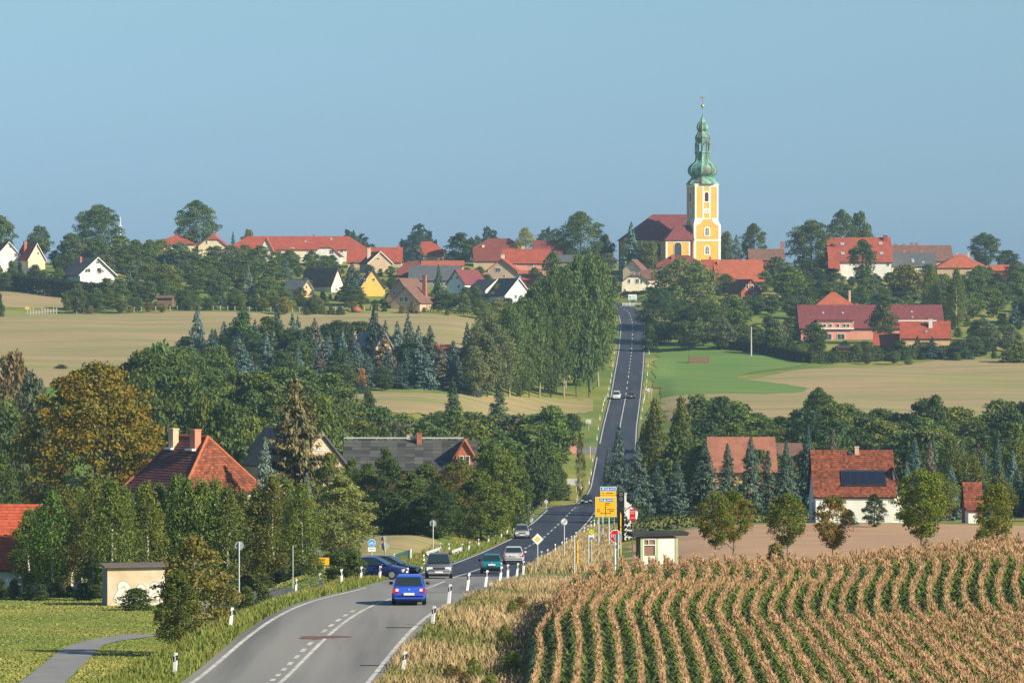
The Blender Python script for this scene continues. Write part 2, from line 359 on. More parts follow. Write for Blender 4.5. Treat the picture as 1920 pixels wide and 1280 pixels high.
EDGES = []
def pixel_strip(name, rows, m, off, label, nu=5):
    """an area whose edges were read off row by row: (row, left px, right px), lowest row first"""
    L = [drop(a,r) for r,a,b in rows]; Q = [drop(b,r) for r,a,b in rows]; EDGES.append((L,Q))
    return sheet(name, [(p.x,p.y) for p in L], [(p.x,p.y) for p in Q], m, off, nu, 1.0, label)
pixel_strip('cycle_path', [(1330,-40,62),(1280,37,121),(1247,80,155),(1222,110,180),(1210,132,193),(1203,155,220),(1197,188,258),(1190,235,318)], PATHM, .04, 'grey cycle path curving through the meadow')
pixel_strip('cycle_path', [(1036,826,842),(1022,845,868),(1012,866,892),(1008,878,905)], PATHM, .04, 'grey path rising behind the small plot')
def pixel_patch(name, cols, m, off, label, nu=60, nv=20):
    """a field read off column by column: (px, row of its near edge, row of its far edge)"""
    px=np.linspace(cols[0][0],cols[-1][0],nu); k=[c[0] for c in cols]
    y0=np.interp(px,k,[drop(c[0],c[1]).y for c in cols]); y1=np.interp(px,k,[drop(c[0],c[2]).y for c in cols]); t=np.linspace(0,1,nv)[:,None]; rr=np.random.default_rng(3); y0=y0+rr.normal(0,1.2,nu); y1=y1+rr.normal(0,1.0,nu)
    YY=y0[None,:]*(1-t)+y1[None,:]*t; XX=(px[None,:]-CX)/F*YY
    return tag(link(name,grid_mesh(name,XX,YY,zt(XX,YY)+off,m)),label,kind='structure')
pixel_patch('stubble_field',[(600,775,737),(700,775,736),(800,778,738),(900,778,742),(1000,778,746),(1060,776,748),(1112,772,750)],STUB,.10,'narrow stubble strip in front of the poplar grove')
# side roads, flush with the main road
def side_road(name, label, pts, wid, m=ASPH, off=.035):
    P = np.array(pts, float); seg = np.r_[0, np.cumsum(np.hypot(*np.diff(P,axis=0).T))]; t = np.arange(0, seg[-1], 1.0)
    x = np.interp(t,seg,P[:,0]); y = np.interp(t,seg,P[:,1]); tx = np.gradient(x); ty = np.gradient(y); n = np.hypot(tx,ty); nx, ny = -ty/n, tx/n
    s = np.linspace(-wid/2, wid/2, 6)[None,:]
    XX = x[:,None]+nx[:,None]*s; YY = y[:,None]+ny[:,None]*s
    return tag(link(name, grid_mesh(name, XX, YY, zt(XX,YY)+off, m)), label, kind='structure')
side_road('side_road', 'side road where the two dark cars wait', [(-4.5,226),(-9,225),(-14,229),(-18,242),(-22,270),(-26,310)], 7.0)
side_road('side_road', 'side road leading to the bus shelter', [(-1,240),(4,241),(12,243),(40,246)], 6.0)
side_road('side_road', 'grey farm turning left of the far climb', [(17.5,645),(12,646),(7,650),(-6,668)], 14.0)
side_road('side_road', 'short grey turning beyond the bend', [(7,487),(3,488),(-14,492)], 7.0)
# ------------------------------------------------------------------ tree prototypes (unit width, unit height), many leaf-sized faces
def leaf_faces(name, c, nrm, size, v, m, aspect=.6, tang=None, zdiv=1.0):
    """one small quad per leaf spray"""
    n = len(c); rng = np.random.default_rng(n)
    nrm = nrm/np.maximum(np.linalg.norm(nrm,axis=1,keepdims=True),1e-6)
    t = rng.normal(size=(n,3)) if tang is None else tang
    t = t - nrm*(t*nrm).sum(1,keepdims=True); t /= np.maximum(np.linalg.norm(t,axis=1,keepdims=True),1e-6)
    b = np.cross(nrm, t); s = np.asarray(size).reshape(-1,1)*np.ones((n,1))
    t = t*s; b = b*s*aspect
    co = np.stack([c-t*.9, c+b*.9-t*.1, c+t, c-b*.8+t*.15],1).reshape(-1,3)
    co[:,2] /= zdiv
    me = bpy.data.meshes.new(name)
    me.vertices.add(4*n); me.vertices.foreach_set('co', co.ravel())
    me.loops.add(4*n); me.loops.foreach_set('vertex_index', np.arange(4*n,dtype=np.int32))
    me.polygons.add(n); me.polygons.foreach_set('loop_start', np.arange(0,4*n,4,dtype=np.int32)); me.polygons.foreach_set('loop_total', np.full(n,4,np.int32))
    a = me.attributes.new('v','FLOAT','FACE'); a.data.foreach_set('value', np.clip(v,0,1).astype(np.float32))
    me.materials.append(m); me.update(calc_edges=True)
    return me

def unit(rng, n):
    v = rng.normal(size=(n,3)); return v/np.linalg.norm(v,axis=1,keepdims=True)

def outline(kind, z):
    """crown radius at height z (0 bottom .. 1 top) of the crown"""
    z = np.clip(z,0,1)
    if kind == 'round': return .5*np.sqrt(np.clip(1-((z-.45)/.55)**2,0,1))*np.where(z<.45,np.clip(.55+z,0,1),1)
    if kind == 'oval': return .5*np.sin(np.pi*np.clip(z*.93+.05,0,1))**.7
    if kind == 'egg': return .5*np.clip(np.sin(np.pi*z**.75),0,1)**.75
    if kind == 'tall': return .5*np.clip(np.sin(np.pi*np.clip(z*.9+.08,0,1)),0,1)**.5
    if kind == 'column': return .5*np.clip(np.minimum(1,(z+.05)*4)*(1-z**2.2),0,1)**.8
    if kind == 'dome': return .5*np.sqrt(np.clip(1-z**2,0,1))
    return .5*np.ones_like(z)

def crown_mesh(name, kind, seed, z0=.12, lobes=70, per=110, leaf=.03, m=None, lobe_r=(.10,.19), flat=.8, inner=.15, hang=0.0, up=0.0, aspect=.6, asp=1.2):
    rng = np.random.default_rng(seed); H = 1-z0
    zc = rng.beta(1.25,1.15,lobes); th = np.arange(lobes)*2.39996+rng.normal(0,.35,lobes)
    rad = outline(kind, zc)*rng.uniform(.45,1.0,lobes)**.6*rng.uniform(.82,1.1,lobes)
    lr = rng.uniform(*lobe_r,lobes)
    rad = np.maximum(rad - lr*.55, 0)
    C = np.stack([rad*np.cos(th), rad*np.sin(th), z0+zc*H*.97],1)
    C[:,2] = np.minimum(C[:,2], 1-lr*.5*flat/asp)*asp; tone = rng.normal(.5,.16,lobes)
    k = np.repeat(np.arange(lobes), per); n = len(k)
    d = unit(rng, n); d[:,2] = np.where(rng.random(n)<.72, np.abs(d[:,2]), d[:,2])
    rr = lr[k]*rng.uniform(.55,1.08,n)
    p = C[k] + d*rr[:,None]*np.array([1,1,flat])
    if hang: p[:,2] -= hang*rng.random(n)**1.5*lr[k]*2
    nr = d*.7 + unit(rng,n)*.75
    if up: nr = nr*np.array([1,1,.25])
    v = tone[k] + rng.normal(0,.14,n)
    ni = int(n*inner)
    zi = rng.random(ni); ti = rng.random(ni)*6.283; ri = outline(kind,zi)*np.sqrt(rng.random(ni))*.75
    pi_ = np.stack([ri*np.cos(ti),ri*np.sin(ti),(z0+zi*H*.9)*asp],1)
    p = np.vstack([p,pi_]); nr = np.vstack([nr,unit(rng,ni)]); v = np.r_[v, rng.normal(.35,.1,ni)]  # inner leaves toned darker: the crown's inside shade is put into their colour
    size = leaf*rng.uniform(.6,1.35,len(p))
    tang = np.tile([0,0,1.0],(len(p),1))+rng.normal(0,.35,(len(p),3)) if (hang or up) else None
    return leaf_faces(name, p, nr, size, v, m or LEAF, aspect, tang, asp)

def conifer_mesh(name, seed, whorls=24, arms=9, per=15, leaf=.026, droop=.18, m=None, power=.85, ragged=.18, z0=.04):
    rng = np.random.default_rng(seed); P=[]; Nn=[]; V=[]; S=[]; T=[]
    for w_ in range(whorls):
        f = w_/(whorls-1); z = z0+(1-z0)*f**.9; Rr = .5*(1-f)**power+.012
        for a in range(max(4,int(arms*(1-.45*f)))):
            th = rng.random()*6.283; L = Rr*rng.uniform(1-ragged*2,1+ragged*.6); tone = rng.normal(.5,.17)
            k = max(4,int(per*(.35+L*1.4))); t = np.sqrt(rng.random(k)*.97+.03); 
            side = rng.normal(0,.075,k)*(1-.5*t)*(.4+L*1.5)
            dz = -droop*L*(t**1.3)*2*.5 + .10*L*t**4 + rng.normal(0,.008,k)
            P.append(np.stack([np.cos(th)*L*t-np.sin(th)*side, np.sin(th)*L*t+np.cos(th)*side, z+dz],1))
            nn = np.stack([np.cos(th)*.35+rng.normal(0,.35,k), np.sin(th)*.35+rng.normal(0,.35,k), .85+rng.normal(0,.3,k)],1); Nn.append(nn)
            T.append(np.stack([np.full(k,np.cos(th)),np.full(k,np.sin(th)),rng.normal(-.35,.25,k)],1))
            V.append(tone+rng.normal(0,.12,k)+.15*(t-.5)); S.append(leaf*rng.uniform(.7,1.3,k)*(.55+.6*(1-f)))
    p=np.vstack(P); p[:,2]=np.maximum(p[:,2],.005)
    return leaf_faces(name, p, np.vstack(Nn), np.concatenate(S), np.concatenate(V), m or NEEDLE, .5, np.vstack(T))

def trunk_mesh(name, m, r=.025, top=.75, limbs=6, seed=0, base=.0, fork=0, spread=.25):
    rng = random.Random(seed); b = MB(); n = 5; pts = [Vector((0,0,-.03))]
    for i in range(1,n+1): pts.append(Vector((rng.uniform(-.02,.02),rng.uniform(-.02,.02),top*i/n)))
    for i in range(n): b.tube(pts[i],pts[i+1],r*(1-.75*i/n),r*(1-.75*(i+1)/n),7)
    for k in range(limbs):
        t = rng.uniform(.3,.95); a = pts[min(n-1,int(t*n))].lerp(pts[min(n,int(t*n)+1)],t*n%1); th = rng.uniform(0,6.28); L = spread*rng.uniform(.6,1.1)
        b.tube(a, a+Vector((math.cos(th)*L,math.sin(th)*L,L*rng.uniform(.25,.7))), r*.4, r*.12, 5)
    return b.mesh(name, m)

PROTO = {}
def proto(key, crown, trunk): PROTO.setdefault(key, []).append((crown, trunk))
for s in range(4):
    proto('round', crown_mesh('round_crown','round',10+s,.10,lobes=64,per=70,leaf=.034), trunk_mesh('trunk',BARK,.022,.7,6,s))
for s in range(3):
    proto('oval', crown_mesh('oval_crown','oval',20+s,.10,lobes=66,per=70,leaf=.034,lobe_r=(.10,.18),asp=1.5), trunk_mesh('trunk',BARK,.02,.75,5,s))
for s in range(3):
    proto('tall', crown_mesh('tall_crown','tall',30+s,.13,lobes=150,per=58,leaf=.034,lobe_r=(.11,.22),flat=1.5,up=1,asp=3.6), trunk_mesh('trunk',PALEB,.025,.8,7,s))
for s in range(2):
    proto('big', crown_mesh('big_crown','round',40+s,.07,lobes=150,per=120,leaf=.0165,lobe_r=(.065,.13),inner=.12), trunk_mesh('trunk',BARK,.024,.7,8,s))
for s in range(2):
    proto('fine', crown_mesh('fine_crown','egg',46+s,.03,lobes=130,per=95,leaf=.020,lobe_r=(.07,.13),inner=.12,asp=1.4), trunk_mesh('trunk',BARK,.022,.7,8,s))
for s in range(3):
    proto('birch', crown_mesh('birch_crown','egg',50+s,.12,lobes=150,per=62,leaf=.025,lobe_r=(.08,.17),flat=1.0,hang=.9,inner=.08,aspect=.6,asp=2.4), trunk_mesh('trunk',BIRCHB,.024,.92,6,s,spread=.2))
for s in range(3):
    proto('conifer', conifer_mesh('conifer_crown',60+s,24,12,24,.046), trunk_mesh('trunk',BARK,.022,.9,0,s))
for s in range(3):
    proto('spruce', conifer_mesh('spruce_crown',70+s,28,14,42,.030,droop=.24,ragged=.2), trunk_mesh('trunk',BARK,.02,.92,0,s))
proto('ragged', conifer_mesh('ragged_crown',81,30,16,52,.034,droop=.12,ragged=.30,power=.55), trunk_mesh('trunk',BARK,.02,.92,0,1))
proto('lombardy', crown_mesh('lombardy_crown','egg',90,.03,lobes=140,per=64,leaf=.032,lobe_r=(.10,.2),flat=1.4,up=1,inner=.2,asp=3), trunk_mesh('trunk',BARK,.03,.8,3,2))
for s in range(2):
    proto('rowan', crown_mesh('rowan_crown','round',94+s,.46,lobes=90,per=90,leaf=.020,lobe_r=(.07,.13),flat=.9,m=LEAFR,inner=.10,asp=1.9), trunk_mesh('trunk',BARK,.016,.75,7,s,spread=.3))
for s in range(3):
    proto('shrub', crown_mesh('shrub_crown','dome',100+s,0,lobes=46,per=56,leaf=.045,lobe_r=(.14,.24),inner=.2), trunk_mesh('stem',BARK,.02,.5,6,s))
proto('sparse', crown_mesh('sparse_crown','egg',110,.05,lobes=90,per=60,leaf=.02,lobe_r=(.07,.14),inner=.05), trunk_mesh('stem',PALEB,.015,.8,16,4,spread=.34))

OAK=(.047,.070,.024); LIND=(.064,.092,.024); DARK=(.032,.054,.022); OLIVE=(.08,.095,.025); LIGHT=(.075,.115,.026); YELL=(.15,.145,.03)
GREYG=(.07,.085,.055); BLUEG=(.060,.098,.078); BLUED=(.030,.056,.046); BROWNG=(.10,.085,.035); WILLOW=(.12,.135,.055); BIRCHG=(.078,.100,.025); CHEST=(.090,.084,.014)
LEAFGAIN = 1.95
_tc = [0]
def tree(kind, px, D, top, wpx, col, name, label, cat='tree', group=None, base=None, jit=.10, fit=None):
    """a tree that stands on the ground at distance D, with its top at a photo row and its crown as wide as in the photo"""
    x = X(px,D); z = gz(x,D); h = max(1.0, Z(top,D)-z); wd = max(.6, wpx/F*D)
    i = _tc[0]; _tc[0] += 1; rng = random.Random(i*31+5)
    cr, tr = PROTO[kind][i % len(PROTO[kind])]
    o = empty(name, (x,D,z-.05), rng.uniform(0,6.28), label, cat, group)
    f = 1+rng.uniform(-jit,jit); g = 1+rng.uniform(-jit,jit)
    f *= LEAFGAIN; c = link('crown', cr, o, scale=(wd,wd,h))
    if fit and kind in ('round','oval','big','fine') and h > wd*fit: c.scale=(wd,wd,wd*fit); c.location=(0,0,h-wd*fit)
    c.color = (col[0]*f, col[1]*f*g**.3, col[2]*f*g, 1)
    link('trunk' if kind not in ('shrub','sparse') else 'stem', tr, o, scale=(min(wd*1.2,h*.8),min(wd*1.2,h*.8),h))
    return o

def T_(rows, kind, name, label, group=None, col=OAK, cat='tree'):
    for r in rows: tree(kind, r[0], r[1], r[2], r[3], r[4] if len(r) > 4 else col, name, label, cat, group)

# --- single trees on the skyline
tree('big',185,1212,383,100,OAK,'oak_tree','broad dark oak on the skyline above the white gabled house')
tree('big',368,1216,379,98,OAK,'oak_tree','large domed oak behind the cream gable on the skyline')
tree('round',74,1230,424,54,OAK,'oak_tree','small round skyline tree above the two far left houses')
tree('round',2,1205,408,66,OAK,'oak_tree','dark tree cut by the left picture edge on the skyline')
tree('conifer',437,1235,434,18,DARK,'spruce_tree','tiny dark spruce tip over the long red roof')
tree('round',466,1245,432,34,BROWNG,'maple_tree','low brownish tree top over the long red roof')
tree('conifer',781,1192,439,40,BLUED,'spruce_tree','narrow spruce beside the half hidden red roof on the skyline')
tree('oval',864,1196,437,62,DARK,'yew_tree','dense dark cone shaped tree on the skyline, right of the hidden red roof')
tree('sparse',985,1196,426,62,YELL,'maple_tree','thin yellowing tree on the skyline above the maroon roof')
tree('big',1088,1190,400,104,LIND,'linden_tree','big rounded linden on the skyline between maroon roof and church')
tree('round',1135,1200,440,40,DARK,'linden_tree','small dark tree at the right foot of the big skyline linden')
tree('conifer',1184,1160,418,56,(.055,.105,.07),'spruce_tree','bright green spruce in front of the church nave')
tree('round',1216,1158,452,44,OLIVE,'cherry_tree','low olive tree in front of the church nave beside the spruce')
tree('round',1362,1205,436,36,GREYG,'maple_tree','greyish tree right behind the church tower')
tree('conifer',1381,1196,441,42,BLUEG,'spruce_tree','blue spruce right of the church tower')
tree('big',1413,1215,421,58,OAK,'oak_tree','dark skyline oak behind the low brown roof')
tree('big',1522,1165,412,104,OAK,'oak_tree','massive oak covering the left end of the bright red roof')
tree('big',1578,1222,396,62,OAK,'oak_tree','skyline oak rising left of centre behind the bright red roof')
tree('round',1612,1226,398,52,OAK,'oak_tree','skyline oak rising right of centre behind the bright red roof')
tree('oval',1617,1128,450,62,OAK,'chestnut_tree','tree standing before the middle of the bright red roof')
tree('big',1846,1232,436,66,OAK,'oak_tree','lone rounded oak on the skyline right of the orange roof')
tree('round',1888,1238,470,56,DARK,'oak_tree','low dark tree on the skyline next to the lone oak')

# --- rectangles where a building must stay visible: (px0, px1, row0, row1, D)
KEEP = [(288,366,436,452,1205),(0,86,450,486,1095),(118,217,480,524,1085),(368,428,436,462,1180),(425,690,440,461,1195),(583,637,452,472,1180),(655,752,462,490,1160),(690,735,468,493,1130),
 (546,588,523,540,1055),(597,642,500,540,1065),(680,723,503,548,1050),(718,808,516,574,1016),(765,870,486,520,1090),(835,902,500,540,1060),(898,985,443,480,1185),(902,976,480,524,1085),
 (905,1002,518,562,1030),(945,1032,464,500,1125),(1165,1228,484,540,1120),(1230,1345,400,480,1160),(1288,1352,340,480,1160),(1335,1432,484,556,1090),(1405,1467,462,484,1180),(1557,1672,440,504,1155),
 (1672,1792,456,490,1170),(1758,1853,473,500,1140),(1500,1770,545,640,960),(1637,1780,598,640,930),(1163,1212,575,745,700),(294,322,553,566,1020),(1293,1328,664,680,900),(1400,1415,605,668,930),(1462,1508,660,684,905)]
def cap(px, wpx, D, top):
    for a,b,r0,r1,d in KEEP:
        if D < d and px+wpx*.46 > a and px-wpx*.46 < b and top < r1-2:
            top = r1-2
    return top
ROWW=['rear row','third row','second row','front row']
def rowword(i,n): return ['front row','second row','third row','fourth row','rear row'][min(4,n-1-i)] if n>1 else ''
def place(marks,px): return next((t for e_,t in marks if px<e_),marks[-1][1])
def belt(seed, px0, px1, step, layers, prof, mix, width, minh=2.2, skip=None, marks=None):
    """garden and wood trees in rows one behind the other; mix: (kind, colour, name, label, group, weight)"""
    rng = random.Random(seed); ks = [p[0] for p in prof]; vs = [p[1] for p in prof]
    for li,(D, dt) in enumerate(layers):
        px = px0 + rng.uniform(0,step)
        while px < px1:
            d = D+rng.uniform(-14,14); wp = rng.uniform(*width)
            m = rng.choices(mix, [q[5] for q in mix])[0]
            if m[0] in ('conifer','spruce'): wp *= .62
            top = float(np.interp(px,ks,vs)) + dt + rng.uniform(-9,13)
            top = cap(px,wp,d,top); x = X(px,d); h = Z(top,d)-gz(x,d)
            if h >= minh and abs(x-road_x(d)) > 6+wp/F*d*.42 and not (skip and skip(px,d)):
                k = m[0]
                if k not in ('conifer','spruce') and h < wp/F*d*.85: wp = h/.85*F/d
                if h < 2.6 and k in ('round','oval'): k = 'shrub'
                tree(k,px,d,top,wp,m[1],m[2],' '.join(q for q in (m[3],rowword(li,len(layers)),place(marks or MK,px)) if q),'tree',m[4],jit=.18,fit=1.15 if li<len(layers)-1 else 1.6)
            px += step*rng.uniform(.72,1.3)
def L(s): return s
MV=[(150,'left of the white gabled house'),(225,'around the white gabled house'),(300,'right of the white gabled house'),(370,'below the low red hipped roof'),(430,'below the cream gable house'),(510,'under the left end of the long red roof'),(585,'under the middle of the long red roof'),(650,'under the white clipped gable'),(735,'near the yellow house'),(810,'near the tan double gabled house'),(880,'near the grey barn'),(960,'near the white maroon roofed house'),(1040,'near the salmon house'),(3000,'behind the poplar tops')]
MG=[(200,'below the white gabled house'),(295,'left of the brown garden shed'),(400,'right of the brown garden shed'),(520,'at the field edge above the conifer tips'),(640,'left of the orange tarpaulin'),(730,'beside the orange tarpaulin'),(830,'at the tan double gabled house'),(920,'below the white maroon roofed house'),(2000,'below the two white gables')]
MR=[(1240,'beside the cream half timbered house'),(1350,'below the church tower'),(1440,'around the orange roofed house'),(1510,'under the massive skyline oak'),(1600,'above the pyramid roof'),(1690,'under the bright red roofed hall'),(1770,'below the grey slate roof'),(1860,'below the orange hipped roof'),(3000,'at the right end of the hillside')]
MM=[(300,'right of the brown chestnut'),(400,'above the hipped clay roof'),(500,'above the dark tiled barn'),(600,'behind the brown tipped conifer'),(700,'above the black barn ridge'),(800,'below the narrow stubble strip'),(900,'under the two dark spruces'),(1000,'above the brick dormer'),(3000,'beside the farm turning')]
MW=[(1340,'behind the columnar poplars'),(1420,'above the orange barn roof'),(1500,'right of the orange barn roof'),(1580,'left above the white house'),(1680,'behind the white house'),(1780,'right above the white house'),(1860,'above the narrow brick building'),(3000,'at the right end of the wood band')]
MS=[(1740,'just right of the white house'),(1800,'behind the largest rowan'),(1860,'behind the narrow brick building'),(3000,'at the right end of the plantation')]
MK=MV
vg = 'trees among the village gardens left of the poplars'
mixV = [('round',OAK,'garden_tree','dark green leafy tree',vg,4),
        ('oval',LIND,'garden_tree','fresh green leafy tree',vg,4),
        ('round',OLIVE,'fruit_tree','olive tinted fruit tree',vg,2),
        ('round',GREYG,'fruit_tree','greyish green tree',vg,1.2),
        ('conifer',BLUEG,'spruce_tree','blue green spruce',vg,1.6)]
pv = [(-60,470),(0,480),(85,480),(130,446),(200,440),(250,446),(300,450),(350,448),(400,456),(520,456),(600,464),(650,484),(760,500),(900,505),(1000,500),(1160,490)]
belt(1,100,760,30,[(1175,2),(1140,16),(1105,32),(1072,50),(1040,72)],pv,mixV,(44,64), marks=MV)
belt(2,760,1160,34,[(1170,-14),(1130,6),(1075,34),(1035,62)],pv,mixV,(40,56), marks=MV)
mixV3=[(a,b,c_,l.replace('tree','sapling'),g,w_) for a,b,c_,l,g,w_ in mixV]
belt(3,120,720,26,[(1018,92)],pv,mixV3,(26,40),1.6, marks=MG)
mixG = [('shrub',OAK,'garden_shrub','dark bush','bushes along the left field edge',3),('shrub',OLIVE,'garden_shrub','olive bush','bushes along the left field edge',2),
        ('round',LIND,'fruit_tree','small green fruit tree','bushes along the left field edge',2),('round',(.12,.11,.04),'fruit_tree','small yellowish fruit tree','bushes along the left field edge',1)]
belt(21,125,735,15,[(1012,0),(1022,-6),(1034,-12)],[(100,566),(760,566)],mixG,(26,40),1.2, marks=MG)
belt(22,735,1130,20,[(1012,2),(1030,-14),(1050,-28)],[(700,570),(1130,560)],mixG,(28,44),1.2, marks=MG)
mixV4=[(a,b,c_,'low '+l,g,w_) for a,b,c_,l,g,w_ in mixV]
belt(23,540,1010,22,[(1080,-2),(1100,-14),(1120,-26)],[(500,530),(1010,530)],mixV4,(30,44),1.6, marks=MV)
mixH = [('shrub',OAK,'hedge_shrub','bushy dark shrub','shrubs by the far left lane',3)]
belt(4,-10,135,15,[(1091,14),(1078,34)],[(0,475),(140,500)],mixH,(28,36),1.2, marks=[(75,'at the stubble rise'),(3000,'near the white gabled house')])
tree('shrub',-2,985,551,24,DARK,'hawthorn_bush','dark bush cut by the left picture edge on the stubble rise','bush')
tree('shrub',115,775,687,27,GREYG,'hawthorn_bush','lone round bush standing in the pale stubble field','bush')
# named trees in the village
tree('oval',205,1060,556,44,YELL,'fruit_tree','yellowing fruit tree below the white gabled house')
tree('conifer',466,1042,499,30,(.10,.13,.11),'spruce_tree','pale silver spruce in the gardens below the long red roof')
tree('conifer',660,1036,492,60,BLUED,'spruce_tree','dark layered spruce between brown roof and yellow house')
tree('oval',655,1022,536,58,OAK,'garden_tree','dark leafy tree under the layered spruce beside the yellow house')
tree('conifer',822,1042,497,32,DARK,'spruce_tree','slim dark spruce before the grey barn roof')
tree('conifer',775,1003,560,30,BROWNG,'spruce_tree','young spruce directly before the tan double gabled house')
tree('round',840,1020,548,58,OAK,'garden_tree','dense tree right of the tan double gabled house')
tree('oval',1037,1060,471,50,LIND,'linden_tree','rounded dense tree right of the salmon walled house')
tree('round',1100,1100,470,66,OAK,'linden_tree','dark tree behind the top of the poplar grove')

# --- right hill
rg = 'trees on the slope right of the church'
mixR = [('round',OAK,'slope_tree','dark green tree',rg,4),('oval',DARK,'slope_tree','very dark tree',rg,3),
        ('round',LIND,'slope_tree','fresh green tree',rg,3),('oval',GREYG,'slope_tree','grey green tree',rg,1.5),
        ('conifer',BLUEG,'spruce_tree','blue green spruce',rg,1.2)]
pr = [(1200,500),(1330,510),(1420,486),(1450,478),(1560,500),(1700,500),(1760,496),(1860,486),(1990,476)]
belt(5,1350,1990,34,[(1150,0),(1105,18),(1060,40),(1015,66)],pr,mixR,(48,72), marks=MR)
mixR7=[(a,b,c_,'lower '+l,g,w_) for a,b,c_,l,g,w_ in mixR]
belt(6,1345,1990,36,[(972,112),(935,128)],pr,mixR7,(38,58),2.0,skip=lambda p,d: 1490<p<1790, marks=MR)
mixR4=[(a,b,c_,'low '+l,g,w_) for a,b,c_,l,g,w_ in mixR]; mixR5=[(a,b,c_,'broad '+l,g,w_) for a,b,c_,l,g,w_ in mixR]; mixR6=[(a,b,c_,'small '+l,g,w_) for a,b,c_,l,g,w_ in mixR]
belt(24,1180,1350,22,[(1110,0),(1090,14)],[(1180,530),(1350,530)],mixR4,(30,46),1.6, marks=MR)
belt(25,1380,1990,26,[(1125,0),(1080,16),(1040,40)],[(1380,516),(1990,516)],mixR5,(46,66),1.6, marks=MR)
belt(26,1480,1930,24,[(918,0),(905,10)],[(1480,654),(1930,654)],mixR6,(34,52),1.4, marks=MR)
belt(27,1385,1990,30,[(1008,0),(990,14)],[(1385,588),(1500,600),(1780,600),(1990,590)],[(a,b,c_,'middle '+l,g,w_) for a,b,c_,l,g,w_ in mixR],(40,60),1.8,marks=MR,skip=lambda p,d: 1500<p<1775)
belt(28,1500,1800,20,[(925,0)],[(1500,640),(1800,640)],[(a,b,c_,'stubby '+l,g,w_) for a,b,c_,l,g,w_ in mixR],(26,40),1.4,marks=MR)
belt(33,1375,1512,20,[(955,0),(925,8)],[(1375,618),(1512,622)],[(a,b,c_,'garden edge '+l,g,w_) for a,b,c_,l,g,w_ in mixR],(34,50),1.4,marks=MR)
belt(34,1790,1990,21,[(955,-4),(922,8)],[(1790,626),(1990,630)],[(a,b,c_,'garden edge '+l,g,w_) for a,b,c_,l,g,w_ in mixR],(36,54),1.4,marks=MR)
T_([(1174,1116,546,26),(1190,1112,549,24),(1206,1110,546,28),(1150,1120,520,30),(1140,1100,540,30)],'shrub','garden_shrub','dark garden bush at the foot of the cream half timbered house','bushes at the top of the road',DARK,'shrub')
tree('oval',1478,1080,498,72,LIGHT,'maple_tree','light green rounded maple above the pink farmhouse')
tree('round',1700,1072,498,86,(.105,.10,.03),'chestnut_tree','large browning tree above the pink farmhouse')
tree('oval',1655,945,566,62,OAK,'linden_tree','dark leafy tree covering the middle of the pink farmhouse')
tree('round',1528,925,607,64,OAK,'apple_tree','round dark tree at the left corner of the pink farmhouse')
tree('shrub',1688,905,640,50,DARK,'garden_shrub','dark shrub in front of the lean-to roof','shrub')
tree('conifer',1720,912,630,40,DARK,'spruce_tree','low dense spruce before the small red roofed house')
tree('conifer',1748,908,632,48,BLUED,'spruce_tree','broad blue spruce under the small red roofed house')
tree('shrub',1800,905,640,60,DARK,'garden_shrub','rounded dark shrub right of the small red roofed house','shrub')
tree('birch',1746,990,490,46,BIRCHG,'birch_tree','tall birch with pale trunk behind the pink farmhouse end')
tree('birch',1793,985,502,50,BIRCHG,'birch_tree','birch with long pale trunk right of the pink farmhouse')
tree('shrub',1905,890,640,70,OLIVE,'garden_shrub','olive bush at the right end of the long hedge','shrub')
tree('round',1452,915,600,56,GREYG,'willow_tree','silvery tree behind the corner of the clipped hedge')
# --- beside the far road
tree('big',1282,985,483,150,(.080,.10,.045),'chestnut_tree','huge pale topped chestnut beside the upper road')
tree('big',1240,950,545,110,DARK,'linden_tree','dark roadside linden overhanging the upper road')
tree('big',1318,945,560,104,OAK,'linden_tree','dark linden below the huge chestnut by the upper road')
tree('round',1372,960,556,88,LIND,'linden_tree','green linden right of the dark roadside lindens')
tree('round',1290,928,600,80,OAK,'hazel_tree','low dark tree at the field corner by the upper road')
tree('round',1352,930,598,74,GREYG,'hazel_tree','low grey green tree at the green crop edge')
tree('shrub',1218,930,612,40,DARK,'roadside_shrub','dark shrub at the road edge under the lindens','shrub')
tree('round',1394,938,610,58,DARK,'hazel_tree','dark small tree behind the pale utility pole')
# --- poplar grove
rng = random.Random(3); pg = 'tall poplars left of the far road'
pp = [(880,650),(905,600),(930,580),(955,566),(980,548),(1005,525),(1035,508),(1060,494),(1090,478),(1115,484),(1135,500),(1150,560)]
for D, st, off in ((880,26,4),(845,22,0),(815,21,10),(786,21,4)):
    px = 886+off
    while px < 1146:
        Df = drop(px,747,500).y; Dn = D; D = Df+{880:80,845:52,815:26,786:3}[Dn]
        t = float(np.interp(px,[p[0] for p in pp],[p[1] for p in pp]))+rng.uniform(-8,26)+(14 if Dn in (880,786) else 0)
        if abs(X(px,D)-road_x(D)) > 6.8:
            pale = px < 955
            tree(rng.choice(['tall','tall','oval','fine']),px,D,t,rng.uniform(56,82),(.078,.090,.046) if pale else (.050,.078,.026),'poplar_tree',
             ('pale thinly leaved poplar ' if pale else 'tall dense poplar ')+{880:'in the hindmost row',845:'in the third row',815:'in the middle row',786:'in the front row'}[Dn]+' of the grove '+place([(940,'at its left end'),(985,'over the narrow stubble strip'),(1040,'below the white gables'),(1095,'under the skyline linden'),(3000,'next to the far road')],px),'tree',pg,jit=.15)
        D = Dn; px += st*rng.uniform(.8,1.2)
